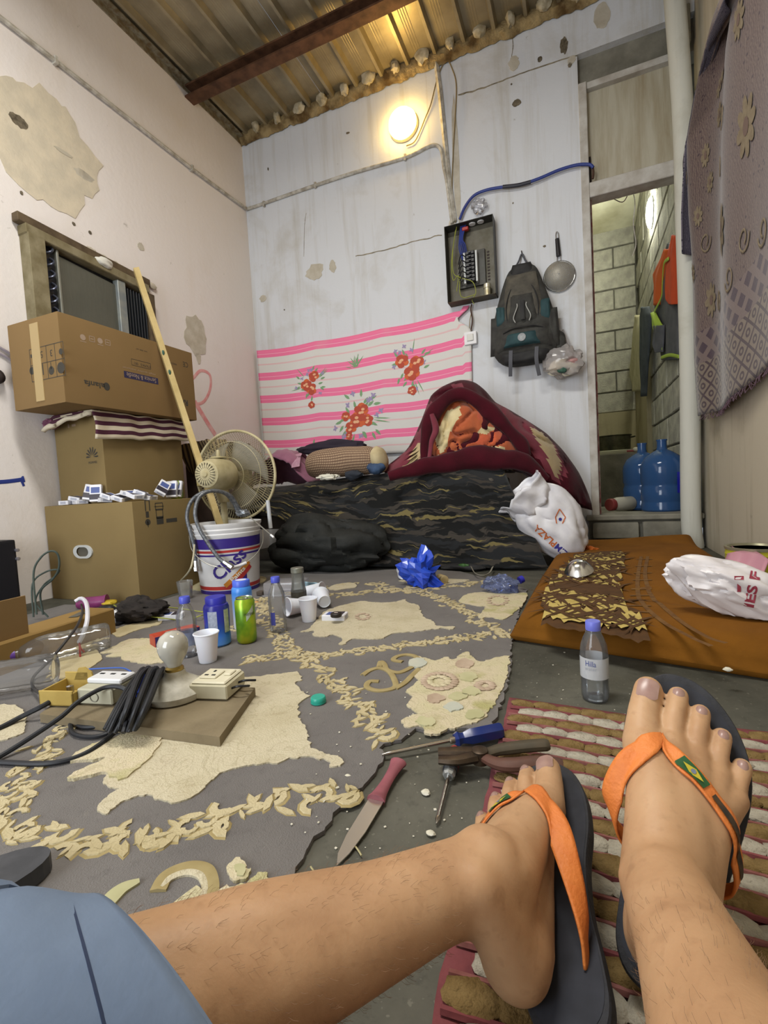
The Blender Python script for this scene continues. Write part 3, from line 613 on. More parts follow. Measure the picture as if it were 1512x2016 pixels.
zb = [(0, .42), (.18, .40), (.25, .35), (.32, .27), (.40, .15), (.47, .05), (.54, .025), (1, .02)]
zt = [(0, .50), (.15, .54), (.4, .555), (.58, .585), (.7, .61), (.85, .60), (1, .56)]
def camo(u, v):
    top, bot = lerp_tab(zt, u), lerp_tab(zb, u)
    if v < .35:
        k = v/.35; Y = 3.42-(3.42-2.80)*k; z = top-.012*(1-k); xr = -.42
    else:
        k = (v-.35)/.65; ang = min(1, k/.22); Y = 2.80-.085*math.sin(ang*PI/2)-.17*max(0, k-.1)**1.3; z = top-(top-bot)*(k**1.05); xr = -.42+.25*k
        Y -= .035*math.sin(PI*min(1, k*1.1))*(.4+nz((u*7, k*2, 3), 1))+.02*nz((u*6+k*3, k*2-u*2, 1), 1)*k
    X = -2.40+u*(xr+2.40)
    fold = .035*nz((u*4+v*3, v*2.5-u*2, 7), 1)+.006*nz((u*9+v*5, v*6, 4), 1)-.016*max(0, 1-6*abs(nz((u*2.2-v*.6, v*1.6+u*.8, 14), 1)))
    if v > .35 and u > .9: Y += (u-.9)*10*.10*(1-k*.6)
    return (X, Y-fold*(v > .3), max(.012, z+.5*fold*(v < .99)))
v, f, uv = grid(120, 64, camo); uv = [(a*2.0, b*1.25) for a, b in uv]
qu = wmesh('camouflage_quilt', v, f, m_camo, uv=uv); thick(qu, .012, 1); tag(qu, 'black and khaki tiger camouflage quilt draped over the bed', 'quilt')
# dark bundle under the quilt
v, f = blob((-1.46, 2.52, .15), (.38, .22, .19), .22, 5, 33, 60, 40, ridge=.16); v = [Vector((p.x, p.y, max(.004, p.z))) for p in v]
tag(wmesh('dark_duffel', v, f, M('dark_nylon', '151715', '1e201e', 9, .75, bump=.4, bscale=14, bdist=.02)), 'black crumpled duffel bag on the floor under the quilt', 'bag')
# --- maroon fleece blanket
t = NT('maroon_fleece'); t.set(Roughness=.95, Specular_IOR_Level=.1, Sheen_Weight=.5); co = t.coord('UV')
n1 = t.noise(1, 2, .4, .8, t.mapping(co, (3.2, 2.2, 1), (1.3, .4, 0))); n2 = t.noise(1, 2, .4, .8, t.mapping(co, (2.6, 1.8, 1), (5.7, 3.1, 0)))
c = t.mix(t.ramp(n1, [(.55, 0.0), (.57, 1.0)]), '40151e', '73374a'); c = t.mix(t.ramp(n2, [(.62, 0.0), (.635, 1.0)]), c, 'bba97f'); t.col(c); t.bump(t.noise(150, 3), .4, .004); m_mar = t.m
def roll(name, px, deps, rad, mat, parent=None, flat=1.0, seg=22, amp=.18, seed=0, up=(0, 0, 1)):
    P = [atD(x, y, d) for (x, y), d in zip(px, deps)]; Q = crom(P, 7); n = len(Q)
    rl = crom([Vector((r, 0, 0)) for r in rad], 7)
    v, f = sweep(Q, [q.x for q in rl], seg, flat=flat, up=up); uv = [(i/n, k/seg) for i in range(n) for k in range(seg)]
    cen = [q for q in Q for k in range(seg)]; out = []
    for p, c_ in zip(v, cen): d = p-c_; out.append(c_+d*(1+amp*1.3*nz(p, 5, seed)+amp*.45*nz(p, 13, seed+2)))
    return out, f, uv
SIL = [(746, 934), (768, 910), (795, 895), (812, 868), (828, 832), (840, 800), (848, 778), (868, 762), (895, 750), (912, 747), (935, 752), (955, 768), (975, 792), (1000, 805), (1035, 826), (1075, 852), (1110, 888), (1140, 930), (1160, 975), (1170, 1012), (1160, 1032), (1135, 1012), (1105, 985), (1075, 955), (1045, 935), (1000, 926), (960, 922), (920, 920), (880, 924), (830, 932), (790, 940), (760, 942)]
cC = (962, 872)
def in_poly(x, y, P):
    c_ = False
    for (x1, y1), (x2, y2) in zip(P, P[1:]+P[:1]):
        if (y1 > y) != (y2 > y) and x < (x2-x1)*(y-y1)/(y2-y1)+x1: c_ = not c_
    return c_
def sil_r(th, P, c):
    dx, dy = math.cos(th), math.sin(th); best = 0
    for (x1, y1), (x2, y2) in zip(P, P[1:]+P[:1]):
        a, b = x1-c[0], y1-c[1]; ex, ey = x2-x1, y2-y1; den = dx*ey-dy*ex
        if abs(den) < 1e-9: continue
        t_ = (a*ey-b*ex)/den; u_ = (a*dy-b*dx)/den
        if t_ > 0 and -1e-6 <= u_ <= 1+1e-6: best = max(best, t_)
    return best
def heap(P, c, D, bulge, back, nu=120, nf=26, nb=6, crease=.05, fr=3.0, seed=0, regions=()):
    V, Fc, mi, pxs = [], [], [], []; rs = [sil_r(2*PI*i/nu, P, c) for i in range(nu)]; rs = [(rs[i-1]+2*rs[i]+rs[(i+1) % nu])/4 for i in range(nu)]
    rings = [(math.sin(PI/2*(j+1)/nf), -math.cos(PI/2*(j+1)/nf)) for j in range(nf)]+[(math.cos(PI/2*(j+1)/nb), math.sin(PI/2*(j+1)/nb)) for j in range(nb)]
    for rho, z in rings:
        for i in range(nu):
            th = 2*PI*i/nu; rho_ = max(.004, rho); x, y = c[0]+rs[i]*rho_*math.cos(th), c[1]+rs[i]*rho_*math.sin(th); q = (x/90, y/90, seed)
            wq = (q[0]+.5*nz(q, 1.2, seed+1), q[1]+.5*nz(q, 1.2, seed+2), 0); rg_ = nz(wq, fr*.55, seed+4)
            cr_ = crease*(1-min(1, abs(rg_)*4.0))**1.5-.55*crease*nz(wq, fr*.35, seed+6)-.2*crease*nz(wq, fr*1.3, seed+8)
            V.append(atD(x, y, D+(bulge if z < 0 else back)*z+(cr_ if z < .2 else 0))); pxs.append((x, y))
    n = len(rings)
    for j in range(n-1):
        for i in range(nu):
            k = (i+1) % nu; Fc.append((j*nu+i, j*nu+k, (j+1)*nu+k, (j+1)*nu+i)); x, y = pxs[j*nu+i]; m_ = 0
            for q, P2 in regions:
                if in_poly(x+6*nz((x/25, y/25, 3), 1), y+6*nz((x/25, y/25, 5), 1), P2): m_ = q
            mi.append(m_ if j < nf+2 else 0)
    Fc.append(tuple(range(nu))[::-1]); mi.append(mi[0]); return V, Fc, mi
m_mr0 = M('fleece_maroon', '3b0f18', '470f1c', 8, .95, bump=.4, bscale=150, spec=.1, Sheen_Weight=.12); m_mr1 = M('fleece_rose', '6e303b', '7a3a46', 8, .95, bump=.4, bscale=150, spec=.1, Sheen_Weight=.15); m_mr2 = M('fleece_cream', 'b5a27a', 'a8946c', 9, .95, bump=.4, bscale=150, spec=.1, Sheen_Weight=.4)
REG = [(1, [(750, 940), (775, 905), (800, 893), (835, 900), (800, 930), (770, 945)]), (1, [(842, 795), (866, 798), (858, 860), (838, 900), (808, 912), (800, 890), (828, 845)]), (1, [(960, 785), (1000, 806), (1050, 838), (1095, 880), (1108, 925), (1095, 945), (1062, 915), (1030, 870), (990, 830)]), (2, [(1040, 840), (1062, 845), (1085, 872), (1100, 905), (1094, 936), (1078, 915), (1060, 880)]), (2, [(800, 932), (806, 905), (818, 880), (830, 872), (834, 890), (826, 915), (818, 930)]), (1, [(885, 758), (905, 756), (910, 775), (890, 775)]), (1, [(1000, 905), (1040, 895), (1052, 925), (1010, 930)]), (2, [(975, 915), (1005, 905), (1030, 915), (1010, 928)])]
v, f, mi = heap(SIL, cC, 3.06, .24, .14, crease=.055, seed=2, regions=REG)
mb_ = wmesh('fleece_blanket', v, f, [m_mr0, m_mr1, m_mr2], fm=mi, auto=0); tag(mb_, 'heaped maroon fleece blanket with cream patches on the bed', 'blanket')
for px, dp, rd, mt in [([(835, 908), (838, 868), (850, 825), (872, 790), (902, 775), (932, 784), (958, 806), (990, 834), (1020, 868), (1036, 900)], 2.84, [.02, .038, .042, .04, .038, .04, .042, .045, .045, .03], m_mr0), ([(765, 938), (815, 924), (870, 910), (930, 902), (990, 904), (1040, 915), (1075, 945)], 2.79, [.03, .05, .06, .066, .066, .055, .03], m_mr0), ([(845, 905), (850, 870), (858, 845), (850, 815)], 2.80, [.012, .022, .024, .012], m_mr1)]:
    v, f, uv = roll('b', px, [dp]*len(px), rd, mt, seed=4, up=FWD, amp=.35, flat=.75); wmesh('fold_roll', v, f, mt, mb_)
t = NT('orange_fleece'); t.set(Roughness=.95, Specular_IOR_Level=.1, Sheen_Weight=.4); n1 = t.noise(4.2, 2, .4, .8); n2 = t.noise(5, 2, .4, .8, t.mapping(t.coord(), (1, 1, 1), (4, 2, 7)))
c = t.mix(t.ramp(n1, [(.48, 0.0), (.52, 1.0)]), 'c25a34', 'cdbb8c'); c = t.mix(t.ramp(n2, [(.56, 0.0), (.6, 1.0)]), c, '9c3f32'); t.col(c); t.bump(t.noise(150, 3), .4, .004)
m_of = t.m; m_cf = M('cream_fleece', 'd0c196', 'c2ae80', 9, .95, bump=.4, bscale=150, Sheen_Weight=.4); m_rf = M('rust_fleece', 'a94a36', 'c25a34', 7, .95, bump=.4, bscale=150, Sheen_Weight=.4)
OPN = [(846, 905), (848, 870), (858, 830), (872, 800), (900, 782), (928, 788), (950, 806), (985, 835), (1012, 862), (1028, 892), (1020, 908), (960, 912), (900, 912)]
RG2 = [(1, [(858, 880), (862, 840), (880, 815), (905, 800), (912, 815), (895, 835), (885, 870), (868, 900)]), (1, [(880, 905), (905, 885), (940, 878), (985, 878), (1015, 890), (1000, 905), (940, 905)]), (2, [(925, 870), (950, 850), (985, 845), (1005, 862), (985, 872), (950, 876)]), (2, [(940, 800), (965, 815), (960, 835), (940, 825)]), (1, [(935, 850), (958, 838), (975, 842), (955, 855)])]
v, f, mi = heap(OPN, (930, 862), 2.90, .09, .06, nu=110, nf=30, crease=.034, fr=5.5, seed=9, regions=RG2); wmesh('inner_fold', v, f, [M('fleece_orange', '9f4d30', 'b2603c', 8, .95, bump=.4, bscale=150, spec=.1, Sheen_Weight=.3), m_cf, m_rf], mb_, fm=mi, auto=0)
v, f = blob(atD(1022, 872, 2.97), (.05, .03, .022), .3, 5, 61); wmesh('blue_lining', v, f, M('slate_cloth', '46546a'), mb_)
# --- on the bed: pink cloth, checked pillow, small things
m_mauve = M('mauve_cloth', 'a06a82', '8d5a72', 8, .9, bump=.3, bscale=20, Sheen_Weight=.3)
v, f, uv = grid(30, 24, lambda a, b: (-2.30+.50*a+.05*nz((a*3, b*3, 2), 1), 2.92+.4*b, .56+.30*max(0, math.sin(PI*min(1, a*1.02)))**.7*math.sin(PI*(.25+.75*b))**.8*(1-.35*a)+.03*nz((a*4, b*4, 5), 1)+.02*abs(nz((a*9, b*9, 1), 1))))
pk = wmesh('mauve_cloth', v, f, m_mauve); thick(pk, .008); tag(pk, 'crumpled mauve cloth at the left end of the bed', 'cloth')
v, f, uv = grid(6, 22, lambda a, b: (-2.015+.07*a+.05*b*0+.12*(1-b)**1.5-.02, 2.90+.38*b, .575+.20*math.sin(PI*min(1, .12+.75*b))**.8+.006*a)); lb = wmesh('lace_border', v, f, M('lace_pink', 'c9a0b2', 'b98aa0', 60, .9, bump=.6, bscale=150), pk)
t = NT('checked_cotton'); t.set(Roughness=.9); a_, b_, _ = t.sep(t.coord('UV')); g1 = t.math('LESS_THAN', t.math('FRACT', t.math('MULTIPLY', a_, 42)), .35); g2 = t.math('LESS_THAN', t.math('FRACT', t.math('MULTIPLY', b_, 34)), .35); t.col(t.mix(t.math('MAXIMUM', g1, g2), 'ad9478', '5d4436'))
pc = [atD(612, 917, 3.22), atD(680, 909, 3.12), atD(738, 905, 3.04)]; Q = crom(pc, 8); v, f = sweep(Q, lambda t_: .098*(1-.25*(2*t_-1)**6), 26, up=(0, 0, 1)); v = [p+Vector((0, 0, .01*nz(p, 8))) for p in v]; n = len(Q)
pil = wmesh('checked_pillow', v, f, t.m, uv=[(i/n, k/26) for i in range(n) for k in range(26)]); tag(pil, 'rolled brown checked pillow on the bed below the sheet', 'pillow')
e_ = Q[-1]; dr = (Q[-1]-Q[-3]).normalized(); v, f = blob(e_+dr*.03, (.055, .085, .085), .15, 4, 3, 20, 14); wmesh('pillow_end', v, f, M('cream_cotton', 'c2b38e', 'a99a76', 12, .9), pil)
v, f = blob(atD(740, 922, 2.98), (.055, .05, .04), .3, 5, 41); tag(wmesh('cloth_hat', v, f, M('navy_cloth', '2b3a55', '3f5778', 9, .8)), 'blue cloth hat on the bed beside the checked pillow', 'hat')
v, f = blob(atD(645, 939, 3.0), (.075, .03, .02), .4, 6, 42, ridge=.4); tag(wmesh('tissue', v, f, M('tissue', 'd5d2c2', rough=.9)), 'crumpled white tissue at the bed edge', 'tissue')
v, f = blob(atD(695, 935, 3.0), (.06, .03, .03), .3, 6, 43); tag(wmesh('dark_sock', v, f, M('dark_sock', '2a2f38', rough=.9)), 'dark rolled sock at the bed edge under pillow', 'sock')
v, f = blob(atD(650, 882, 3.32), (.26, .04, .05), .4, 7, 44); tag(wmesh('dark_garment', v, f, M('dark_purple_cloth', '2c2430', rough=.9)), 'dark garment stuffed behind the checked pillow', 'garment')
# --- white shopping bag
m_bag = M('bag_white', 'e2e2e6', 'd2d2da', 12, .35, spec=.5, Subsurface_Weight=.0)
bc = atD(1086, 1026, 2.60); ax = (RIGHT*.72+DOWN*.68).normalized(); bx_ = FWD.cross(ax).normalized(); mt_ = Matrix((ax, bx_, FWD)).transposed()
v, f = blob(bc, (.25, .155, .12), .22, 4.5, 51, 72, 44, mtx=mt_, ridge=.05); v = [Vector((p.x, p.y, max(p.z, .01))) for p in v]; bb = bvh_of(v, f)
sb = wmesh('shopping_bag', v, f, m_bag); tag(sb, 'crumpled white shopping bag with orange and blue print by bed foot', 'bag')
def collar(a, b):
    th = 2*PI*a; r = .115+.035*b+.03*nz((math.cos(th)*2, math.sin(th)*2, b*2), 1); q = Vector((-.12-.13*b+.03*nz((math.cos(th)*3, math.sin(th)*3, 5+b), 1), math.cos(th)*r, math.sin(th)*r*.85)); return bc+mt_ @ q
v, f, uv = grid(40, 8, collar); thick(wmesh('bag_mouth', v, f, m_bag, sb), .002)
v, f = blob(bc+mt_ @ Vector((-.17, .01, 0)), (.07, .09, .075), .4, 6, 53, 30, 20, mtx=mt_, ridge=.3); wmesh('crumpled_paper', v, f, M('paper_blueish', 'c3ccd2', 'e3e6ea', 25, .7), sb)
UX, UY = RIGHT*-.74+DOWN*-.67, RIGHT*-.67+DOWN*.74; m_orp = M('orange_ink', 'c4662c', rough=.5); m_blp = M('indigo_ink', '332f86', rough=.5)
o_ = atD(1078, 1058, 2.66)-FWD*.2
for tx, px, py, w_, mt in (('PLAZA', 1073, 1055, .15, m_orp), ('SALIM', 1112, 1090, .13, m_blp)):
    q = print_on(text_vf(tx, w_, .036, bold=.02), px, py, 2.6, UX, UY, bb, .003)
    if q[1]: wmesh('printed_name', *q, mt, sb, smooth=False)
k_ = [(-.02, -.035), (.012, -.035), (.028, .0), (-.004, .045), (-.026, .0)]; segs = [sweep([Vector((k_[i][0], k_[i][1], 0)), Vector((k_[(i+1) % 5][0], k_[(i+1) % 5][1], 0))], .0022, 4, up=(0, 0, 1)) for i in range(5)]
dia = join(*[([Vector(k_[i]+(0,))+d for d in (Vector((.003, 0, 0)), Vector((-.003, 0, 0)))]+[Vector(k_[(i+1) % 5]+(0,))+d for d in (Vector((-.003, 0, 0)), Vector((.003, 0, 0)))], [(0, 1, 2, 3)]) for i in range(5)])
for vf_, mt in ((dia, m_orp), (disc(.009, .0, -.012), m_blp)):
    q = print_on(vf_, 1103, 1018, 2.6, RIGHT, -DOWN, bb, .003)
    if q[1]: wmesh('printed_emblem', *q, mt, sb, smooth=False)
v, f = blob(atD(1158, 1085, 2.62), (.05, .04, .035), .4, 6, 55, ridge=.4); wmesh('orange_corner', v, f, M('orange_film', 'c9702e', 'b05c22', 12, .4), sb)
# ================================================================== LEFT WALL: air conditioner hole, boxes, stick, fan, bucket
WX = LX+.02
def lw(px, py, X=None): p = atX(px, py, X if X else WX); return p
a = lw(25, 418); b = lw(288, 548); Y0, Y1, ZT_ = a.y, b.y, a.z
acu = empty('window_air_conditioner', (LX, (Y0+Y1)/2, 1.30), 0, 'old window air conditioner with worn wooden frame in left wall', 'air conditioner')
m_ww = M('worn_wood', '6b6145', '857c62', 12, .85, bump=.5, bscale=50); m_wd2 = M('dark_wood_strip', '4a3c2b', '60513c', 14, .85, bump=.4)
def acb(n, y0, y1, z0, z1, d0, d1, mt, bev=.003): return wbox(n, (LX+d0, y0, z0), (LX+d1, y1, z1), mt, acu, bev)
Zb = 1.22; yc = (Y0+Y1)/2
v, f = bm_box(.05, Y1-Y0, .045, (LX+.03, yc, ZT_-.02), .004); v = [p+Vector((0, 0, -.05*(p.y-Y0)/(Y1-Y0)+.006*nz(p, 9))) for p in v]; wmesh('frame_board', v, f, m_wd2, acu, smooth=False)
v, f = bm_box(.07, Y1-Y0-.05, .05, (LX+.035, yc, ZT_-.07), .004); v = [p+Vector((0, 0, -.05*(p.y-Y0)/(Y1-Y0))) for p in v]; wmesh('frame_board', v, f, m_ww, acu, smooth=False)
acb('frame_board', Y0+.03, Y0+.115, Zb, ZT_-.09, 0, .075, m_ww); acb('frame_board', Y1-.03, Y1+.02, Zb, ZT_-.14, 0, .06, m_wd2)
acb('cavity', Y0+.115, Y1-.02, Zb, ZT_-.09, .002, .006, M('dark_hole', '17181a'))
y1_, y2_ = Y0+.125, Y0+.165+.02
acb('coil_backing', y1_, y2_, Zb, ZT_-.10, .01, .03, M('coil_black', '20212b', rough=.35))
for i in range(9):
    z = Zb+.1+i*.065
    if z > ZT_-.14: break
    tube('coil_bend', [Vector((LX+.034, y1_+.01, z)), Vector((LX+.05, y1_+.028, z+.008)), Vector((LX+.05, y1_+.042, z+.028)), Vector((LX+.036, y1_+.03, z+.045))], .007, M('coil_metal', '4a4e5c', rough=.3, metal=.7), acu)
acb('metal_edge', y2_, y2_+.014, Zb, ZT_-.11, .01, .05, M('alu_edge', '8d8f88', rough=.45, metal=.5))
yf2 = Y1-.25
t = NT('filter_mesh'); t.set(Roughness=.7); g_ = t.noise(1, 4, .6, 0, t.mapping(t.coord(), (60, 60, 8))); t.col(t.mix(t.noise(4, 5, .6), '45463f', '605f54')); t.bump(g_, .3, .004)
v, f = bm_box(.02, yf2-y2_-.014, ZT_-.13-Zb, (LX+.022, (yf2+y2_+.014)/2, (ZT_-.13+Zb)/2)); v = [p+Vector((0, 0, -.035*(p.y-y2_)/(yf2-y2_)*(p.z > 1.6))) for p in v]; wmesh('filter_panel', v, f, t.m, acu, smooth=False)
acb('divider', yf2, yf2+.055, Zb, ZT_-.135, .01, .055, M('blue_grey_metal', '7d858a', '9a9d97', 12, .5, .4))
for i in range(8): acb('vent_slat', yf2+.075+i*.021, yf2+.081+i*.021, Zb, ZT_-.16, .012, .045, M('slat_black', '22252a', rough=.45), .001)
acb('control_plate', yf2+.07, Y1-.03, 1.36, 1.445, .03, .062, M('brass_plate', 'b3944e', '8d7338', 20, .45, .5))
for i in (0, 1): mesh('control_hole', *xf(disc(.013, 0, 0, 12, .009), T3((.0625, yf2+.11+i*.065-yc, 1.41-1.30), (0, PI/2, 0))), MATS['dark_hole'], acu, smooth=False)
v, f = blob(Vector((LX+.06, Y0+.46, ZT_-.075)), (.03, .055, .03), .3, 5, 71); wmesh('stuffed_rag', v, f, M('rag_white', 'cfcdc4', rough=.9), acu)
for i in range(7): v, f = blob(Vector((LX+.012, Y0+.42+i*.07+rng.uniform(-.02, .02), ZT_-.01-.008*i)), (.012, .035, .02), .4, 6, 72+i, 12, 8); wmesh('broken_plaster', v, f, m_scar, acu)
# --- cardboard boxes
def cardb(name, c, c2):
    t = NT(name); t.set(Roughness=.85, Specular_IOR_Level=.15); t.col(t.mix(t.noise(3, 5, .6), c, c2)); t.bump(t.noise(1, 3, .5, 0, t.mapping(t.coord(), (4, 4, 60))), .06, .004); return t.m
m_c1 = cardb('cardboard_olive', '88754f', '796744'); m_c2 = cardb('cardboard_brown', '866c49', '77603d'); m_ink = M('box_ink', '3d3a34', rough=.9); m_ink2 = M('navy_ink', '2d2a4a', rough=.9); m_inkw = M('pale_ink', '9e8a78', rough=.9); m_tape = M('brown_tape', 'ab9468', rough=.3)
def carton(name, x0, x1, y0, y1, z0, z1, mat, label, bulge=.004):
    r = empty(name, ((x0+x1)/2, (y0+y1)/2, z0), 0, label, 'box'); v, f = bm_box(x1-x0, y1-y0, z1-z0, (0, 0, (z1-z0)/2), .006, 2)
    mesh('carton_body', v, f, mat, r, smooth=True, auto=60); return r
def printx(root, vf, X, y, z, mat, name, up=1):   # on a face looking to +X
    q = flat_map(vf, (X+.0006, y, z), (0, up, 0), (0, 0, up)); return wmesh(name, *q, mat, root, smooth=False)
def printy(root, vf, x, Y, z, mat, name, up=1):   # on a face looking to -Y
    q = flat_map(vf, (x, Y-.0006, z), (up, 0, 0), (0, 0, up)); return wmesh(name, *q, mat, root, smooth=False)
AX0, AX1, AY0, AY1, AZ = -2.61, -1.965, 1.61, 2.0, .492
ca = carton('large_carton', AX0, AX1, AY0, AY1, .0, AZ, m_c1, 'large brown carton with grey hand hole at bottom of the stack')
hy = atY(165, 1086, AY0); ov = [Vector((.05*(1 if abs(math.cos(q)) > 0 else 0)*math.cos(q)*1.0+math.copysign(.02, math.cos(q)), .034*math.sin(q), 0)) for q in (2*PI*i/28 for i in range(28))]
hp = [Vector((p.x*.62, p.y*.7, 0)) for p in ov]; v = ov+hp; n = 28; f = [(i, (i+1) % n, n+(i+1) % n, n+i) for i in range(n)]
q = [hy+Vector((p.x, -.008, p.y)) for p in v]+[hy+Vector((p.x, -.0005, p.y)) for p in ov]; f2 = f+[(2*n+i, 2*n+(i+1) % n, (i+1) % n, i) for i in range(n)]
wmesh('hand_hole', q, f2, M('grey_plastic', 'b9bbb9', rough=.5), ca); wmesh('hole_shadow', [hy+Vector((p.x, -.001, p.y)) for p in hp], [tuple(range(n))], M('dark_hole_grey', '5a564c'), ca, smooth=False)
pz = lambda px, py: atX(px, py, AX1)
for px, py, vf_ in [(290, 996, join(rect(.006, .05, -.012), rect(.006, .05, .012), rect(.03, .004, 0, .027))), (290, 1013, rect(.018, .03)), (291, 1028, join(disc(.016, 0, 0, 10), rect(.004, .03, 0, -.01))), (313, 997, join(frame2(.045, .035, .004), rect(.06, .003))), (314, 1011, frame2(.04, .045, .004)), (315, 1024, rect(.042, .04)), (338, 1024, rect(.07, .02))]:
    p = pz(px, py); printx(ca, vf_, AX1, p.y, p.z, m_ink, 'printed_symbol')
BX0, BX1, BY0, BY1, BZ0, BZ1 = -2.61, -2.245, 1.70, 2.22, AZ, .945
cb_ = carton('tall_carton', BX0, BX1, BY0, BY1, BZ0, BZ1, m_c1, 'middle carton with flower-shaped black logo in the box stack')
p = atY(181, 892, BY0); vf_ = ([], [])
for i in range(8):
    a = PI/2+(i-3.5)*.44; L = .052*(1-.035*abs(i-3.5)); w_ = .0095; vf_ = join(vf_, ([Vector((math.cos(a)*.008, math.sin(a)*.008, 0)), Vector((math.cos(a-.16)*L*.7, math.sin(a-.16)*L*.7, 0)), Vector((math.cos(a-.06)*L, math.sin(a-.06)*L, 0)), Vector((math.cos(a+.08)*L, math.sin(a+.08)*L, 0)), Vector((math.cos(a+.14)*L*.6, math.sin(a+.14)*L*.6, 0))], [(0, 1, 2, 3, 4)]))
printy(cb_, vf_, p.x, BY0, p.z-.02, m_ink, 'printed_logo'); printy(cb_, text_vf('HUAWEI', .062, .012, bold=.02), p.x, BY0, p.z-.048, m_ink, 'printed_name')
p = atY(140, 838, BY0); printy(cb_, join(rect(.012, .02, -.02), rect(.03, .012, .02)), p.x, BY0, p.z, m_inkw, 'printed_mark')
CX0, CX1, CY0, CY1, CZ0, CZ1 = -2.53, -2.16, 1.47, 2.275, .963, 1.372
cc = carton('long_carton', CX0, CX1, CY0, CY1, CZ0, CZ1, m_c2, 'long upside-down printed carton on top of the box stack')
def cx(px, py, vf_, mt, nm, up=-1): p = atX(px, py, CX1); printx(cc, vf_, CX1, p.y, p.z, mt, nm, up)
cx(279, 744, rect(.215, .034), m_ink2, 'label_bar'); 
q = atX(279, 744, CX1); wmesh('printed_name', *flat_map(text_vf('Service & Needle', .185, .024), (CX1+.0012, q.y, q.z), (0, -1, 0), (0, 0, -1)), m_inkw, cc, smooth=False)
cx(278, 717, frame2(.12, .032, .002), m_ink, 'printed_frame'); cx(281, 719, text_vf('STKM4.5   001', .105, .013), m_ink, 'printed_code'); cx(275, 730, text_vf('High quality material', .20, .009), m_inkw, 'printed_line')
cx(186, 757, text_vf('alanfa', .105, .028, bold=.02), m_ink, 'printed_brand'); cx(210, 761, join(disc(.017, 0, 0, 14, .02)), m_ink, 'printed_brand_dot'); cx(359, 792, text_vf('RAN', .085, .034, bold=.03), m_ink, 'printed_word'); cx(365, 718, text_vf('CE', .04, .03), m_ink, 'printed_word'); cx(341, 716, text_vf('MADE IN', .05, .01), m_ink, 'printed_word'); cx(279, 690, text_vf('www  alanfa  com', .07, .008), m_ink, 'printed_line')
for i, px in enumerate((163, 181, 197, 212)): cx(px, 664+i*3.5, join(frame2(.026, .024, .003), rect(.016, .004)) if i % 2 else join(disc(.014), rect(.03, .003, 0, .02)), m_inkw, 'printed_symbol')
def cy(px, py, vf_, mt, nm, up=-1): p = atY(px, py, CY0); printy(cc, vf_, p.x, CY0, p.z, mt, nm, up)
cy(93, 713, join(frame2(.24, .15, .003), rect(.24, .003), rect(.003, .15, -.06), rect(.003, .15, 0), rect(.003, .15, .06)), m_ink, 'printed_grid')
for i in range(4):
    cy(63+i*19, 730-i*2, [disc(.018), join(rect(.007, .05, -.01), rect(.007, .05, .01)), join(disc(.02, 0, .008, 9), rect(.004, .03, 0, -.015)), disc(.026, 0, 0, 12)][i], m_ink, 'printed_symbol'); cy(63+i*19, 701-i*3, [rect(.02, .016), text_vf('5', height=.03), text_vf('3', height=.03), disc(.014)][i], m_ink, 'printed_symbol')
v, f = bm_box(.06, .004, .36, (CX0+.2, CY0-.001, (CZ0+CZ1)/2)); wmesh('packing_tape', v, f, m_tape, cc, smooth=False)
v, f, uv = grid(8, 6, lambda a, b: (CX0+.02+.2*a, CY0+.01+.1*b, CZ1+.002+.02*math.sin(PI*a)*b+.02*b)); thick(wmesh('open_flap', v, f, m_c2, cc), .004)
# --- striped cloth between the two upper cartons
t = NT('striped_towel'); t.set(Roughness=.9); a_, b_, _ = t.sep(t.coord('UV')); fr = t.math('FRACT', t.math('MULTIPLY', b_, 1.0)); t.col(t.mix(t.ramp(fr, [(.0, 0.0), (.5, 0.0), (.51, 1.0), (1, 1.0)], 'CONSTANT'), 'd6cbb4', '4d2236')); t.bump(t.noise(60, 4), .3, .003)
def towel(u, v):
    Y = 1.55+.60*u
    if v < .35: k = v/.35; return (-2.53+.305*k, Y+.09, .952+.008*k)
    k = (v-.35)/.65; L = .145-.03*u; return (-2.225+.022*math.sin(PI*k)*(.6+.5*nz((u*6, 0, 1), 1))+.012*k+.012*nz((u*7, k, 3), 1), Y+.09+.02*k*(u > .8), .958-L*k+.006*nz((u*8, 1, 2), 1))
v, f, uv = grid(50, 20, towel); uv = [(a, (1-b)*4.9) for a, b in uv]; tw = wmesh('striped_towel', v, f, t.m, uv=uv); thick(tw, .006, 1); tag(tw, 'maroon and cream striped cloth under the top carton', 'cloth')
def tw2(u, v): X = -2.60+.36*u; return (X, 1.695-.05*v-.02*math.sin(PI*u)+.01*nz((u*5, v*4, 1), 1), .955-.055*v*(1-.6*u)+.012*nz((u*6, v*3, 2), 1)-.02*(1-u)*v)
v, f, uv = grid(24, 8, tw2); uv = [(a, b*2.2+.3) for a, b in uv]; thick(wmesh('bunched_edge', v, f, t.m, tw, uv=uv), .02)
v, f = blob((-2.575, 1.665, .925), (.045, .035, .03), .35, 6, 81, ridge=.2); wmesh('bunched_end', v, f, M('plum_cloth', '5a2f45', '8a5a70', 20, .9), tw)
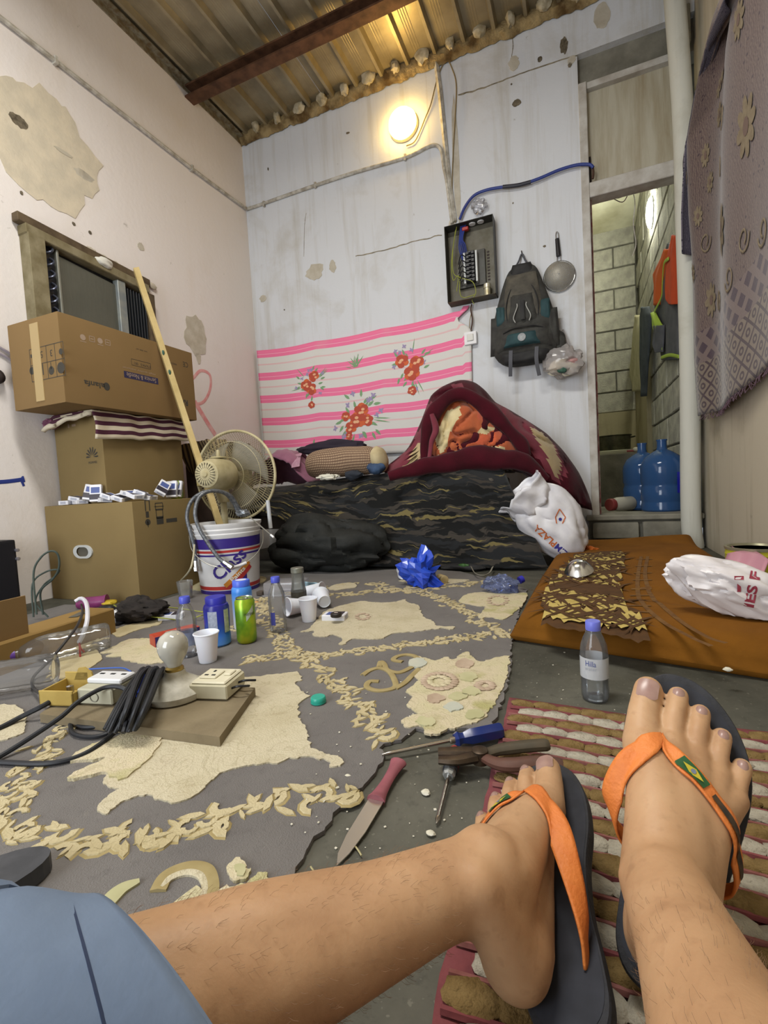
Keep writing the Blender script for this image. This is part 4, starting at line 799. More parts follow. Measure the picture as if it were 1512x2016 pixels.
# --- cigarette packs along the carton rim
m_pk = M('pack_white', 'dedfe6', rough=.45); m_pkb = M('pack_blue', '4a5a94', rough=.45); m_pkd = M('pack_dark', '35303a', rough=.45)
proto_pack = None; rk = random.Random(11)
def cig_pack(label, group=None):
    global proto_pack
    if proto_pack is None:
        r = empty('cigarette_pack', (0, 0, 0), 0, label, 'cigarette pack', group); v, f = bm_box(.055, .088, .022, (0, 0, .011), .002, 1); mesh('pack_box', v, f, m_pk, r, smooth=False)
        mesh('front_print', *flat_map(rect(.04, .03, 0, .015), (0, 0, .0225), (1, 0, 0), (0, 1, 0)), m_pkb, r, smooth=False); mesh('photo_print', *flat_map(rect(.055, .028, 0, -.02), (0, 0, .0224), (1, 0, 0), (0, 1, 0)), m_pkd, r, smooth=False)
        mesh('side_print', *flat_map(rect(.03, .012), (0, -.0446, .011), (1, 0, 0), (0, 0, 1)), M('pack_grey', 'a9acba', rough=.5), r, smooth=False); mesh('side_print', *flat_map(rect(.05, .012), (.0281, 0, .011), (0, 1, 0), (0, 0, 1)), M('pack_grey', 'a9acba'), r, smooth=False)
        proto_pack = r; return r
    r = copy_tree(proto_pack); r['label'] = label
    if group: r['group'] = group
    elif 'group' in r: del r['group']
    return r
GP = 'cigarette packs on the large carton rim'
spots = [(136, 983, 0, 0, .3, 0), (152, 976, 0, .25, .5, 1), (157, 981, 0, 0, 1.2, 0), (178, 974, 1.1, .2, .8, 2), (191, 973, 1.35, 0, .6, 2), (215, 978, 0, .4, .4, 1), (229, 969, 0, -.3, 1.0, 1), (243, 976, .2, .3, .2, 0), (246, 967, 0, .35, .9, 2), (262, 974, .3, 0, 1.5, 1), (275, 969, 0, .4, .7, 2), (291, 974, 0, .2, .4, 0), (319, 964, .9, .6, .9, 2), (341, 965, 1.3, 0, .35, 2), (357, 963, 1.35, .1, .45, 2), (368, 963, 1.3, .1, .3, 2), (205, 981, 0, .1, 1.1, 0)]
nm = ['first', 'second', 'third', 'fourth', 'fifth', 'sixth', 'seventh', 'eighth', 'ninth', 'tenth', 'eleventh', 'twelfth', 'thirteenth', 'fourteenth', 'fifteenth', 'sixteenth', 'seventeenth']
order = sorted(range(len(spots)), key=lambda i: spots[i][0])
for i, (px, py, rx, ry, rz, lvl) in enumerate(spots):
    p = atX(px, py, AX1-.06) if px > 262 else atY(px, py, AY0+.06)
    r = cig_pack('white and blue cigarette pack on the large carton, %s from the left' % nm[order.index(i)], GP)
    h = [.0, .012, .02][lvl]; r.location = (min(max(p.x, AX0+.05), AX1-.035), min(max(p.y, AY0+.045), AY1-.05), AZ+.0015+h+(.028*abs(math.sin(rx)))+.02*abs(math.sin(ry))); r.rotation_euler = (rx, ry, rz)
def can(name, loc, r, h, mats, label, cat='can', rz=0):
    e = empty(name, loc, rz, label, cat); mesh('can_wall', *lathe([(r*.78, 0), (r*.95, .006), (r, .014), (r, h-.014), (r*.84, h-.003)], 32), mats, e)
    mesh('can_lid', *lathe([(r*.84, h-.004), (r*.86, h), (r*.82, h), (r*.78, h-.005), (0, h-.005)], 32), M('can_alu', 'b5b6b4', rough=.3, metal=1.0), e)
    mesh('pull_tab', *bm_box(.018, .010, .002, (.004, 0, h-.002), .0008), MATS['can_alu'], e); mesh('can_opening', *flat_map(disc(.009, -.010, 0, 12, .007), (0, 0, h-.0045), (1, 0, 0), (0, 1, 0)), MATS['dark_hole'], e, smooth=False); return e
t = NT('green_can_print'); t.set(Roughness=.3, Metallic=.4); t.col(t.ramp(t.noise(14, 3, .5), [(.35, '5d8a1e'), (.5, '8bb026'), (.65, 'b9bf2f')])); m_can = t.m
p = atX(352, 948, AX1-.05); can('soda_can', (AX1-.07, min(p.y, AY1-.05), AZ), .033, .10, m_can, 'green soda can on the large carton beside the fan')
# --- bucket
bk = atD(455, 1163, 2.36); bk = at(455, 1161, 0); BK = empty('paint_bucket', (bk.x, bk.y, 0), 0, 'white paint bucket with purple and red bands and wire handle', 'bucket')
rb, rt, hb = .146, .170, .358; rr = lambda z: rb+(rt-rb)*z/hb
m_bkt = M('bucket_white', 'dfdfe0', 'cfcfd0', 6, .35); prof = [(rb-.006, 0), (rb, .004)]
mesh('bucket_body', *lathe([(rb-.008, .0), (rb, .004), (rr(.29), .29), (rr(.30)+.006, .30), (rr(.31)+.006, .306), (rr(.31)+.001, .310), (rr(.32)+.007, .322), (rr(.33)+.007, .328), (rr(.33)+.002, .332), (rr(.345)+.008, .346), (rt+.008, hb), (rt-.002, hb), (rr(.3)-.006, .3), (rb-.006, .008), (0, .008)], 48), m_bkt, BK)
def band(z0, z1, mt, nm): mesh(nm, *lathe([(rr(z0)+.0008, z0), (rr(z1)+.0008, z1)], 48, False), mt, BK)
m_pur = M('purple_ink', '35257a', rough=.4); m_red = M('red_ink', 'a8322f', rough=.4)
band(.235, .285, m_pur, 'purple_band'); band(.215, .227, m_red, 'red_band'); band(.198, .207, m_pur, 'purple_stripe'); band(.03, .048, m_red, 'red_band'); band(.004, .026, m_pur, 'purple_band')
view = math.atan2(-bk.y, -bk.x)
def wrap(vf_, off, mt, nm, a0=0.0, zc=.11):
    out = []
    for p_ in vf_[0]: z = zc+p_[1]; r = rr(z)+off; a = view+a0+p_[0]/r; out.append((r*math.cos(a), r*math.sin(a), z))
    return mesh(nm, out, vf_[1], mt, BK, smooth=False)
def rot2(vf_, a, dx=0, dy=0): c, s = math.cos(a), math.sin(a); return [Vector((p_[0]*c-p_[1]*s+dx, p_[0]*s+p_[1]*c+dy, 0)) for p_ in vf_[0]], vf_[1]
def dense(pts, n=8):
    """strip polygon -> quads so that it can bend"""
    A, B, C, D = [Vector(p_+(0,)) for p_ in pts]; v = []; f = []
    for i in range(n+1): v += [A.lerp(B, i/n), D.lerp(C, i/n)]
    for i in range(n): f.append((2*i, 2*i+2, 2*i+3, 2*i+1))
    return v, f
wrap(dense([(.0, -.068), (.085, -.068), (.085, .0), (.085, .012)]), .0012, m_pur, 'purple_corner', .0); wrap(rot2(dense([(-.075, -.024), (.075, -.024), (.075, -.002), (-.075, -.002)], 12), R(40), .045, -.012), .0016, m_red, 'red_ribbon'); wrap(rot2(dense([(-.085, -.004), (.085, -.004), (.085, .018), (-.085, .018)], 12), R(40), .042, -.012), .0020, M('amber_ink', 'bf7c2c', rough=.4), 'amber_ribbon')
wrap(rot2(text_vf('Paints', .09, .022, bold=.02), R(40), .039, -.007), .0026, MATS['plate_white'], 'printed_paints'); wrap(rot2(text_vf('Class', .19, .068, bold=.02), R(38), .0, .048), .0018, m_pur, 'printed_class')
hp_ = [Vector((math.cos(view+PI/2*.98)*(rt+.012), math.sin(view+PI/2*.98)*(rt+.012), .30))]
for k in range(1, 8): a = view+PI/2-PI*k/8; hp_.append(Vector((math.cos(a)*(rt+.016), math.sin(a)*(rt+.016), .30-.155*math.sin(PI*k/8))))
hp_.append(Vector((math.cos(view-PI/2*.98)*(rt+.012), math.sin(view-PI/2*.98)*(rt+.012), .30)))
mesh('wire_handle', *sweep(crom(hp_, 5), .0022, 6), M('zinc_wire', 'a5a49c', rough=.4, metal=.7), BK)
hq = [Vector((math.cos(view+a)*(rt+.017), math.sin(view+a)*(rt+.017), z)) for a, z in ((.02, .142), (.17, .146), (.32, .152), (.44, .158))]
mesh('handle_grip', *sweep(crom(hq, 4), .008, 10), m_bkt, BK)
# hoses standing in the bucket
m_hose = M('braided_hose', '7f8286', '54585e', 90, .4, .6, bump=.5, bscale=200); D0 = depth(bk)
def hose(px, ds, r, label, mat=m_hose, tip=True):
    P = [atD(x, y, d) for (x, y), d in zip(px, ds)]; e = tube('braided_hose', P, r, mat, None, n=8, seg=10); tag(e, label, 'hose')
    if tip:
        dv = (P[-1]-P[-2]).normalized(); wmesh('hose_nut', *xf(lathe([(r*1.1, -.02), (r*1.3, -.012), (r*1.3, .008), (r*1.7, .010), (r*1.7, .03), (r*1.2, .034), (r*.9, .034)], 8), axis_m(P[-1], dv)), m_chr, e, smooth=False)
    return e
hose([(478, 1012), (470, 1000), (452, 975), (420, 966), (393, 978), (384, 1010), (392, 1040), (410, 1070), (432, 1100), (447, 1110)], [D0, D0-.02, D0-.06, D0-.12, D0-.17, D0-.2, D0-.21, D0-.21, D0-.21, D0-.21], .0095, 'grey braided hose arching from the bucket, end over the lettering')
hose([(470, 1015), (460, 990), (440, 970), (405, 968), (378, 985), (368, 1015), (374, 1045), (382, 1075), (385, 1100), (386, 1112)], [D0+.02, D0, D0-.05, D0-.1, D0-.13, D0-.14, D0-.15, D0-.15, D0-.15, D0-.15], .0095, 'grey braided hose arching from the bucket, end hanging at its left')
tag(tube('metal_rod', [atD(492, 1018, D0-.05), atD(537, 1056, D0-.22)], .003, MATS['zinc_wire'], None, n=2), 'thin metal rod with white tip poking out of bucket', 'rod')
mesh('rod_tip', *sweep([atD(533, 1053, D0-.21)-bpy.data.objects['metal_rod'].location, atD(539, 1058, D0-.223)-bpy.data.objects['metal_rod'].location], .005, 8), MATS['white_plastic'], bpy.data.objects['metal_rod'])
v, f = blob(atD(478, 1010, D0-.02), (.035, .03, .02), .4, 6, 91, ridge=.2); wmesh('hose_coupling', v, f, M('galvanised', '8f949a', '6d7278', 30, .4, .6), bpy.data.objects['braided_hose'])
# --- wooden stick from the bucket to the window frame
m_stk = M('pale_batten', 'b29d6c', 'a18c5a', 8, .8, bump=.3)
pm = atD(428, 1018, D0); qk = atX(317, 690, CX1+.035); s_k = (1018-690)/488; D2 = 1/(1/D0+(1/depth(qk)-1/D0)/s_k); p2 = atD(268, 530, D2); d_ = (p2-pm).normalized(); p1 = pm-d_*.30
stk = wmesh('wooden_batten', *sweep([p1, p1.lerp(p2, .5), p2], .024, 4, up=(0, -1, 0), flat=.75), m_stk, smooth=False); tag(stk, 'long pale wooden batten leaning from the bucket to the wall', 'batten')
for px, py in ((316, 697), (339, 736)):
    k = min((abs(((p1.lerp(p2, q/60)-EYE).dot(DOWN)/(p1.lerp(p2, q/60)-EYE).dot(FWD))*F+1008-py), q) for q in range(61))[1]; c = p1.lerp(p2, k/60); v, f = blob(c+Vector((.012, -.014, 0)), (.006, .008, .014), .2, 4, 3, 8, 6); wmesh('knot', v, f, MATS['dark_green'], stk)
# --- pedestal fan seen from behind
fc = atD(463, 936, 2.72); fdir = (FWD*.96+RIGHT*.27+Vector((0, 0, .05))).normalized(); RF = .255
fan = empty('pedestal_fan', (fc.x, fc.y, 0), 0, 'dusty cream pedestal fan seen from behind the paint bucket', 'fan'); fl_ = Vector((fc.x, fc.y, 0)); fm_ = axis_m(fc-fl_, fdir, Vector((0, 0, 1)))
m_fan = M('fan_cream', 'c2b895', 'a0956f', 10, .55); m_dust = M('fan_dusty', 'a79f86', '7c7460', 8, .7)
def fmesh(n, vf_, mt, **kw): return mesh(n, *xf(vf_, fm_), mt, fan, **kw)
rg2 = lambda r, z, n=64: [Vector((r*math.cos(2*PI*i/n), r*math.sin(2*PI*i/n), z)) for i in range(n)]
fmesh('guard_ring', join(sweep(rg2(RF, 0), .0075, 8, closed=True), sweep(rg2(RF-.002, .012), .005, 6, closed=True)), m_fan)
def grille(z1, z0, n, curve, side):
    parts = []
    for i in range(n):
        a = 2*PI*i/n; pts = []
        for k in range(6):
            u = k/5; r = z0+(RF-z0)*u; aa = a+curve*u; pts.append(Vector((r*math.cos(aa), r*math.sin(aa), side*z1*math.cos(u*PI/2)**.8)))
        parts.append(sweep(pts, .0011, 3, cap=False))
    for r in (.10, .19): parts.append(sweep(rg2(r, side*z1*math.cos((r-z0)/(RF-z0)*PI/2)**.8, 40), .0015, 4, closed=True))
    return join(*parts)
fmesh('rear_grille', grille(.075, .06, 110, .25, -1), m_fan); fmesh('front_grille', grille(.07, .04, 90, -.2, 1), m_fan)
fmesh('centre_badge', lathe([(.0, .068), (.05, .068), (.05, .074), (0, .078)], 24), m_fan)
t = NT('fan_blade'); t.set(Roughness=.5); t.col('8f897a'); tr_ = t.n('ShaderNodeBsdfTransparent'); mx_ = t.n('ShaderNodeMixShader'); mx_.inputs[0].default_value = .72; t.l(tr_.outputs[0], mx_.inputs[1]); t.l(t.b.outputs[0], mx_.inputs[2]); t.l(mx_.outputs[0], t.out.inputs[0])
for k in range(3):
    a0 = k*2*PI/3+.5; g = grid(14, 8, lambda u, b: ((.035+.165*b)*math.cos(a0+(u-.5)*(1.0+.75*b)+.5*b), (.035+.165*b)*math.sin(a0+(u-.5)*(1.0+.75*b)+.5*b), -.03+.06*u*(.4+.6*b)))
    thick(fmesh('blade', g[:2], t.m), .002)
fmesh('blade_hub', lathe([(.0, -.04), (.035, -.04), (.038, .02), (.02, .035), (0, .036)], 24), m_dust)
fmesh('motor_housing', lathe([(.0, -.275), (.045, -.275), (.07, -.262), (.082, -.23), (.09, -.16), (.086, -.10), (.065, -.07), (0, -.065)], 32), m_fan)
for i in range(22):
    a = 2*PI*i/22; fmesh('vent_slot', xf(bm_box(.03, .004, .004, (.045, 0, -.2735), .001), Matrix.Rotation(a, 4, 'Z')), M('vent_dark', '4a4434'), smooth=False)
fmesh('vent_boss', lathe([(0, -.282), (.014, -.281), (.018, -.274)], 16), m_fan)
def wf(p): return fm_.inverted() @ Vector(p)
top = fm_ @ Vector((.09, 0, -.15)); mesh('oscillation_knob', *join(xf(lathe([(0, 0), (.042, 0), (.04, .008), (0, .01)], 20), T3(top)), xf(lathe([(.011, .008), (.009, .04), (.006, .045), (0, .046)], 12), T3(top))), m_fan, fan)
v, f = bm_box(.09, .012, .10, (0, 0, 0), .003); mesh('guard_clip', *xf((v, f), fm_ @ T3((0, -RF+.05, -.012), (PI/2, 0, PI/2))), M('clip_tan', 'b0a06a', rough=.6), fan, smooth=False)
neck = fm_ @ Vector((-.08, 0, -.13)); mesh('stand_pole', *sweep([Vector((neck.x, neck.y, .03)), Vector((neck.x, neck.y, neck.z-.03)), neck], .017, 12), m_fan, fan); mesh('neck_joint', *xf(lathe([(0, -.07), (.03, -.07), (.035, -.02), (.03, .02), (0, .03)], 16), T3(neck)), m_fan, fan)
mesh('fan_base', *xf(lathe([(.0, 0), (.20, 0), (.20, .012), (.15, .03), (.03, .045), (0, .045)], 32), T3((neck.x, neck.y, 0))), m_fan, fan)
tag(wmesh('plastic_pipe', *sweep([atD(527, 985, 2.60), atD(533, 1040, 2.60)], .011, 8), M('pipe_grey_white', 'b9bcc0', rough=.5)), 'short pale plastic pipe leaning beside the fan guard', 'pipe')
# dark striped cloth behind the fan
t = NT('brown_striped_cloth'); t.set(Roughness=.9); a_, b_, _ = t.sep(t.coord('UV')); t.col(t.mix(t.math('LESS_THAN', t.math('FRACT', t.math('MULTIPLY', a_, 14)), .5), '3a2b22', '8a7653'))
v, f, uv = grid(30, 12, lambda a, b: (-2.45+.38*a, 2.42+.12*b+.03*nz((a*4, b*3, 2), 1), .86-.42*b+.012*nz((a*9, b*4, 1), 1)-.05*(a-.5)**2))
sc2 = wmesh('striped_cloth', v, f, t.m, uv=uv); thick(sc2, .01); tag(sc2, 'brown and tan striped cloth hanging behind the fan', 'cloth')
v, f = bm_box(.40, .20, .84, (-2.28, 2.57, .42), .01, 2); tag(wmesh('covered_crate', v, f, M('dark_crate', '33261f', '46342a', 8, .9)), 'dark crate covered by striped cloth behind the fan', 'crate')
v, f = blob((-2.02, 2.40, .56), (.09, .06, .14), .3, 5, 93, ridge=.15); tag(wmesh('purple_towel', v, f, M('purple_cloth', '5e3a50', '70485f', 8, .9)), 'purple towel hanging behind the fan and carton', 'towel')

# --- cables and a bracket at the left edge of the left wall
for i, px in enumerate([[(-60, 650), (0, 684), (30, 702), (60, 722)], [(-60, 668), (0, 696), (30, 714), (60, 733)]]): tag(tube('wall_cable', [atX(x, y, LX+.008) for x, y in px], .006, M('cable_mauve', 'a39aa4', rough=.6)), ['upper of two pale cables on the left wall beside carton', 'lower of two pale cables on the left wall beside carton'][i], 'cable')
c = atX(-4, 740, LX+.03); tag(wmesh('wall_hook', *blob(c, (.03, .03, .035), .2, 4, 3, 14, 10), M('dark_iron', '3a3230')), 'dark iron hook on the left wall at picture edge', 'hook')
# ================================================================== KITCHEN THINGS
def kfloor(px, py): return at(px, py, SZ)
m_jug = clear('jug_blue', '3f669c', .6, .08)
def jug(loc, label, group):
    r, h = .137, .50; e = empty('water_jug', loc, 0, label, 'water jug', group)
    prof = [(r*.9, 0), (r, .015), (r, .05), (r*.965, .065), (r*.965, .075), (r, .09), (r, .16), (r*.95, .175), (r*.95, .195), (r, .21), (r, .30), (r*.97, .33), (r*.8, .38), (r*.45, .415), (.034, .43), (.030, .45), (.030, .49), (.034, .49), (.034, h), (.028, h)]
    mesh('jug_shell', *lathe(prof, 36, False), m_jug, e); mesh('jug_foot', *lathe([(r*.9, .001), (0, .012)], 36, False), m_jug, e)
    mesh('jug_water', *lathe([(0, .006), (r*.9, .008), (r*.93, .06), (r*.93, .295), (0, .295)], 30), clear('jug_water', '26487c', .5, .05), e)
    return e
j1 = jug(Vector((.53, 3.80, SZ)), 'large blue water jug nearest the doorway post', 'blue water jugs in the doorway'); j2 = jug(Vector((.44, 4.10, SZ)), 'large blue water jug half hidden behind the nearer jug', 'blue water jugs in the doorway')
q = grid(6, 8, lambda a, b: (.1385*math.cos(-1.05+a*.5), .1385*math.sin(-1.05+a*.5), .13+.14*b)); mesh('jug_label', q[0], q[1], M('label_blue', '1c1fa8', rough=.4), j1)
p = at(1218, 994, SZ); bt = empty('milk_bottle', (p.x, 4.05, SZ+.055), 0, 'white plastic bottle with red cap lying in the doorway', 'bottle', rot=(PI/2, 0, R(-62)))
bt.location.x = .145
mesh('bottle_body', *lathe([(0, -.16), (.045, -.16), (.052, -.15), (.052, -.02), (.045, .01), (.04, .02), (.04, .03)], 24), M('bottle_milk', 'b9b5a6', rough=.5), bt); mesh('red_cap', *lathe([(.043, .02), (.046, .025), (.046, .055), (.042, .06), (0, .06)], 24), M('cap_red', '8c3a38', rough=.5), bt)
bt.rotation_euler = (PI/2, 0, R(-48)); bt.location = (.235, 3.90, SZ+.053)
cty = 4.7; a = atY(1160, 895, cty); b = atY(1262, 895, cty)
ct = empty('concrete_plinth', ((a.x+b.x)/2, cty+.2, SZ-.01), 0, 'grey concrete plinth standing in the back room', 'plinth'); hw = (b.x-a.x)/2; v, f = bm_box(hw*2, .4, a.z-SZ, (0, 0, (a.z-SZ)/2), .012, 2); mesh('plinth_block', [p+Vector((.006*nz(p, 6), 0, .006*nz(p, 6, 2))) for p in v], f, m_conc, ct)
pb_ = atY(1205, 893, 5.2); kb = empty('lidded_bucket', (pb_.x, 5.2, SZ-.01), 0, 'white lidded bucket behind the concrete plinth', 'bucket'); hz = atY(1205, 886, 5.2).z-SZ
mesh('bucket_wall', *lathe([(.15, 0), (.19, hz-.05), (.20, hz-.05), (.20, hz-.02)], 28), M('bucket_cream', 'bfbda6', rough=.5), kb); mesh('bucket_lid', *lathe([(.205, hz-.03), (.205, hz-.005), (.19, hz), (0, hz)], 28), M('bucket_cream', 'bfbda6'), kb)
kp = empty('cooking_pot', (pb_.x+.015, 5.2, SZ-.01+hz+.001), 0, 'dark dented cooking pot on the lidded bucket', 'pot'); mesh('pot_wall', *lathe([(0, 0), (.14, 0), (.15, .015), (.152, .135), (.165, .14), (.165, .146), (.148, .146), (.145, .02), (0, .015)], 32), M('pot_metal', '3a3a30', '6a6852', 8, .35, .7), kp)
for s in (-1, 1): tube('pot_handle', [(s*.15, -.03, .12), (s*.185, -.02, .125), (s*.185, .02, .125), (s*.15, .03, .12)], .006, MATS['pot_metal'], kp, world=False)
gp = atY(1272, 892, 4.72); gp.x = min(gp.x, b.x-.03); v, f = blob(Vector((gp.x, 4.73, a.z+.018)), (.03, .03, .02), .2, 4, 3, 12, 8); tag(wmesh('garlic_bulb', v, f, M('garlic', 'd6d4c2')), 'small white garlic bulb on the plinth edge', 'garlic'); tag(wmesh('red_lighter', *bm_box(.09, .02, .018, Vector((atY(1245, 890, 4.74).x, 4.74, a.z+.009)), .004), M('cap_red', '8c3a38'), smooth=False), 'small red lighter on the concrete plinth', 'lighter')
# clothes hanging on the block wall
KX = BRX-.03
def hang(name, pts, mat, label, cat, off=.05, fold=.018, nu=16, nv=26, parent=None):
    """pts: list of (left px, right px, y px) on the wall"""
    n = len(pts)-1
    def fn(u, v):
        k = v*n; i = min(n-1, int(k)); w_ = k-i; l = pts[i][0]+(pts[i+1][0]-pts[i][0])*w_; r = pts[i][1]+(pts[i+1][1]-pts[i][1])*w_; y = pts[i][2]+(pts[i+1][2]-pts[i][2])*w_
        p = atX(l+(r-l)*u, y, KX-off); p.x -= .02*math.sin(PI*u)+fold*nz((u*5, v*1.6, 4), 1)+fold*.7*math.sin(u*11+v); return p
    v, f, uv = grid(nu, nv, fn); o = wmesh(name, v, f, mat, parent); thick(o, .012, 0)
    if label: tag(o, label, cat)
    return o
hang('pale_shirt', [(1254, 1262, 620), (1250, 1268, 650), (1248, 1268, 690), (1243, 1264, 740), (1239, 1262, 770)], M('khaki_pale', 'b9b596', 'a5a080', 10, .9), 'pale khaki garment hanging near the corner of the block wall', 'garment')
hang('dark_trousers', [(1266, 1276, 604), (1264, 1280, 620), (1266, 1278, 660), (1266, 1274, 720), (1267, 1272, 780)], M('slate_dark', '3a4046', '4b5258', 10, .9), 'narrow dark garment hanging beside the pale one', 'garment', off=.06)
jk = hang('work_jacket', [(1318, 1330, 478), (1300, 1336, 520), (1292, 1338, 560), (1290, 1337, 600), (1300, 1337, 650), (1303, 1336, 695), (1304, 1335, 708)], M('work_grey', '55565a', '47484d', 12, .9), 'grey and orange work jacket with lime trim on block wall', 'jacket', off=.005, fold=.008)
hang('orange_sleeve', [(1326, 1342, 462), (1316, 1342, 500), (1312, 1342, 560), (1313, 1342, 588), (1320, 1340, 598)], M('hi_vis_orange', 'c9481c', 'b83e14', 10, .8), None, None, off=.02, fold=.006, parent=jk)
hang('orange_shoulder', [(1312, 1320, 490), (1300, 1316, 515), (1288, 1310, 540), (1291, 1304, 560), (1289, 1300, 600)], M('orange_dull', 'c4581f', rough=.85), None, None, off=.025, fold=.006, parent=jk)
m_lime = M('lime_trim', '93ad3a', rough=.7)
for px in ([(1316, 509), (1307, 520), (1304, 560), (1302, 585), (1290, 610), (1284, 625), (1290, 650), (1303, 675)], [(1302, 704), (1318, 699), (1336, 702)], [(1294, 690), (1304, 687)]): tube('lime_trim', [atX(x, y, KX-.05) for x, y in px], .012, m_lime, jk, up=(1, 0, 0), flat=.3)
hang('lime_panel', [(1286, 1290, 615), (1287, 1303, 640), (1298, 1304, 668)], m_lime, None, None, off=.045, fold=.006, parent=jk)
hang('jacket_hem', [(1291, 1305, 640), (1293, 1304, 670), (1294, 1304, 693)], M('work_grey', '55565a'), None, None, off=.05, parent=jk)
for i, px in enumerate([[(1163, 388), (1180, 396), (1200, 380), (1225, 372), (1245, 372)], [(1165, 392), (1195, 386), (1225, 398), (1240, 378), (1262, 366)], [(1180, 378), (1210, 390), (1230, 385), (1255, 370)], [(1245, 372), (1250, 400), (1247, 440), (1252, 480), (1245, 505)]]):
    tag(tube('loose_wire', [atY(x, y, BY+.115+.01*i) for x, y in px], .003, [MATS['breaker_black'], m_brn, MATS['breaker_black'], m_pipe][i]), ['thin black wire drooping under the doorway bar, leftmost loop', 'brown wire drooping behind the doorway bar', 'thin black wire drooping under doorway bar, rightmost loop', 'pale wire hanging down inside the back room'][i], 'wire')
# ================================================================== RIGHT WALL BLANKET
t = NT('jacquard_blanket'); t.set(Roughness=.9, Specular_IOR_Level=.12, Sheen_Weight=.3); co = t.coord('UV'); u_, v_, _ = t.sep(co)
w1 = t.n('ShaderNodeTexWave'); w1.inputs['Scale'].default_value = 44; w1.inputs['Distortion'].default_value = 7; w1.inputs['Detail'].default_value = 2; w1.inputs['Detail Scale'].default_value = 1.6; t.l(t.mapping(co, (1, 1.5, 1)), w1.inputs['Vector'])
vo = t.n('ShaderNodeTexVoronoi'); vo.inputs['Scale'].default_value = 46; t.l(t.mapping(co, (1, 1.6, 1)), vo.inputs['Vector'])
pat = t.mix(t.ramp(w1.outputs['Fac'], [(.45, 0.0), (.6, 1.0)]), '5a4a49', '70615a'); pat = t.mix(t.ramp(vo.outputs['Distance'], [(.12, 1.0), (.2, 0.0)]), pat, '40323a')
# diamond lattice border: |fract|-based
dx = t.math('FRACT', t.math('ADD', t.math('MULTIPLY', u_, 15), t.math('MULTIPLY', v_, 24))); dy = t.math('FRACT', t.math('SUBTRACT', t.math('MULTIPLY', u_, 15), t.math('MULTIPLY', v_, 24)))
ed = t.math('MAXIMUM', t.math('LESS_THAN', dx, .16), t.math('LESS_THAN', dy, .16)); ddx = t.math('SUBTRACT', dx, .58); ddy = t.math('SUBTRACT', dy, .58); rad = t.math('SQRT', t.math('ADD', t.math('MULTIPLY', ddx, ddx), t.math('MULTIPLY', ddy, ddy)))
dot = t.math('MULTIPLY', t.math('LESS_THAN', rad, .25), t.math('GREATER_THAN', rad, .11)); lat = t.mix(t.math('MAXIMUM', ed, dot), '786c60', '44353b')
ed2 = t.math('MAXIMUM', t.math('LESS_THAN', dx, .4), t.math('LESS_THAN', dy, .4)); lat2 = t.mix(ed2, '43343f', '6f605d')
c = t.mix(t.math('GREATER_THAN', v_, .82), pat, lat2); c = t.mix(t.math('GREATER_THAN', t.math('ADD', v_, t.math('MULTIPLY', u_, .0)), .885), c, lat)
c = t.mix(t.math('MULTIPLY', t.math('GREATER_THAN', v_, .08), 0), c, c); c = t.mix(t.math('LESS_THAN', v_, .10), c, '7a665b'); t.col(c); t.bump(t.noise(160, 3), .35, .003); m_jac = t.m
BXW = RX-.03
_e = [atX(x, y, BXW-.02) for x, y in [(1386, 818), (1380, 700), (1376, 560), (1370, 430), (1371, 300), (1398, 170), (1424, 78), (1468, -10)]]
bl_l = [(i/7, p.y, p.z) for i, p in enumerate(_e)]
def bl_edge(k):
    for (a, y, z), (b, y2, z2) in zip(bl_l, bl_l[1:]):
        if k <= b: w_ = (k-a)/(b-a); return y+(y2-y)*w_, z+(z2-z)*w_
def blank(u, v):
    y0, z0 = bl_edge(1-v); y1, z1 = 1.45, .93+(3.45-.93)*(1-v); s = u
    Y = y0+(y1-y0)*s; z = z0+(z1-z0)*s-(.03*math.sin(PI*u*2)*v if v > .5 else 0)+.05*math.sin(PI*u)*(1-v)
    X = BXW-.02-.022*math.sin(u*17+v*2.2)*(1-.4*u)-.02*nz((u*6, v*2.5, 4), 1)-.03*math.exp(-((u-.06)/.05)**2)
    return Vector((min(X, RX-.012), Y, z))
v, f, uv = grid(110, 80, blank); jb = wmesh('hanging_blanket', v, f, m_jac, uv=uv); thick(jb, .008, 0); tag(jb, 'brown and mauve floral blanket hanging on the right wall', 'blanket')
pet2 = ([], []); cen2 = ([], [])
def bpt(u, v, off): p = blank(u, v); return Vector((p.x-off, p.y, p.z))
def bflower(u, v, r, n=8, el=1.0):
    r *= .72
    for k in range(n):
        a = 2*PI*k/n; c = (u+math.cos(a)*r*.62/2.0, v+math.sin(a)*r*.62*el/2.1); o = len(pet2[0])
        for i in range(10): q = 2*PI*i/10; ca, sa = math.cos(a), math.sin(a); x, y = math.cos(q)*r*.40, math.sin(q)*r*.24; pet2[0].append(bpt(c[0]+(x*ca-y*sa)/2.0, c[1]+(x*sa+y*ca)*el/2.1, .009))
        pet2[1].append(tuple(range(o, o+10)))
    o = len(cen2[0])
    for i in range(12): q = 2*PI*i/12; cen2[0].append(bpt(u+math.cos(q)*r*.3/2.0, v+math.sin(q)*r*.3*el/2.1, .0105))
    cen2[1].append(tuple(range(o, o+12)))
for u, v_, r, el in [(.13, .775, .085, 1.1), (.30, .70, .12, 1.1), (.10, .60, .05, 1.2), (.16, .56, .05, 1.2), (.14, .50, .05, 1.2), (.22, .47, .055, 1.2), (.21, .41, .06, 1.2), (.27, .43, .05, 1.2), (.20, .24, .07, 1.4), (.23, .20, .06, 1.4), (.48, .62, .12, 1.1), (.46, .45, .07, 1.2), (.05, .70, .04, 1.5), (.42, .22, .07, 1.3), (.36, .30, .05, 1.2), (.65, .70, .12, 1.1), (.05, .50, .03, 1.6)]: bflower(u, v_, r, 8, el)
m_crm = M('woven_cream', '857964', '776a57', 40, .9); 
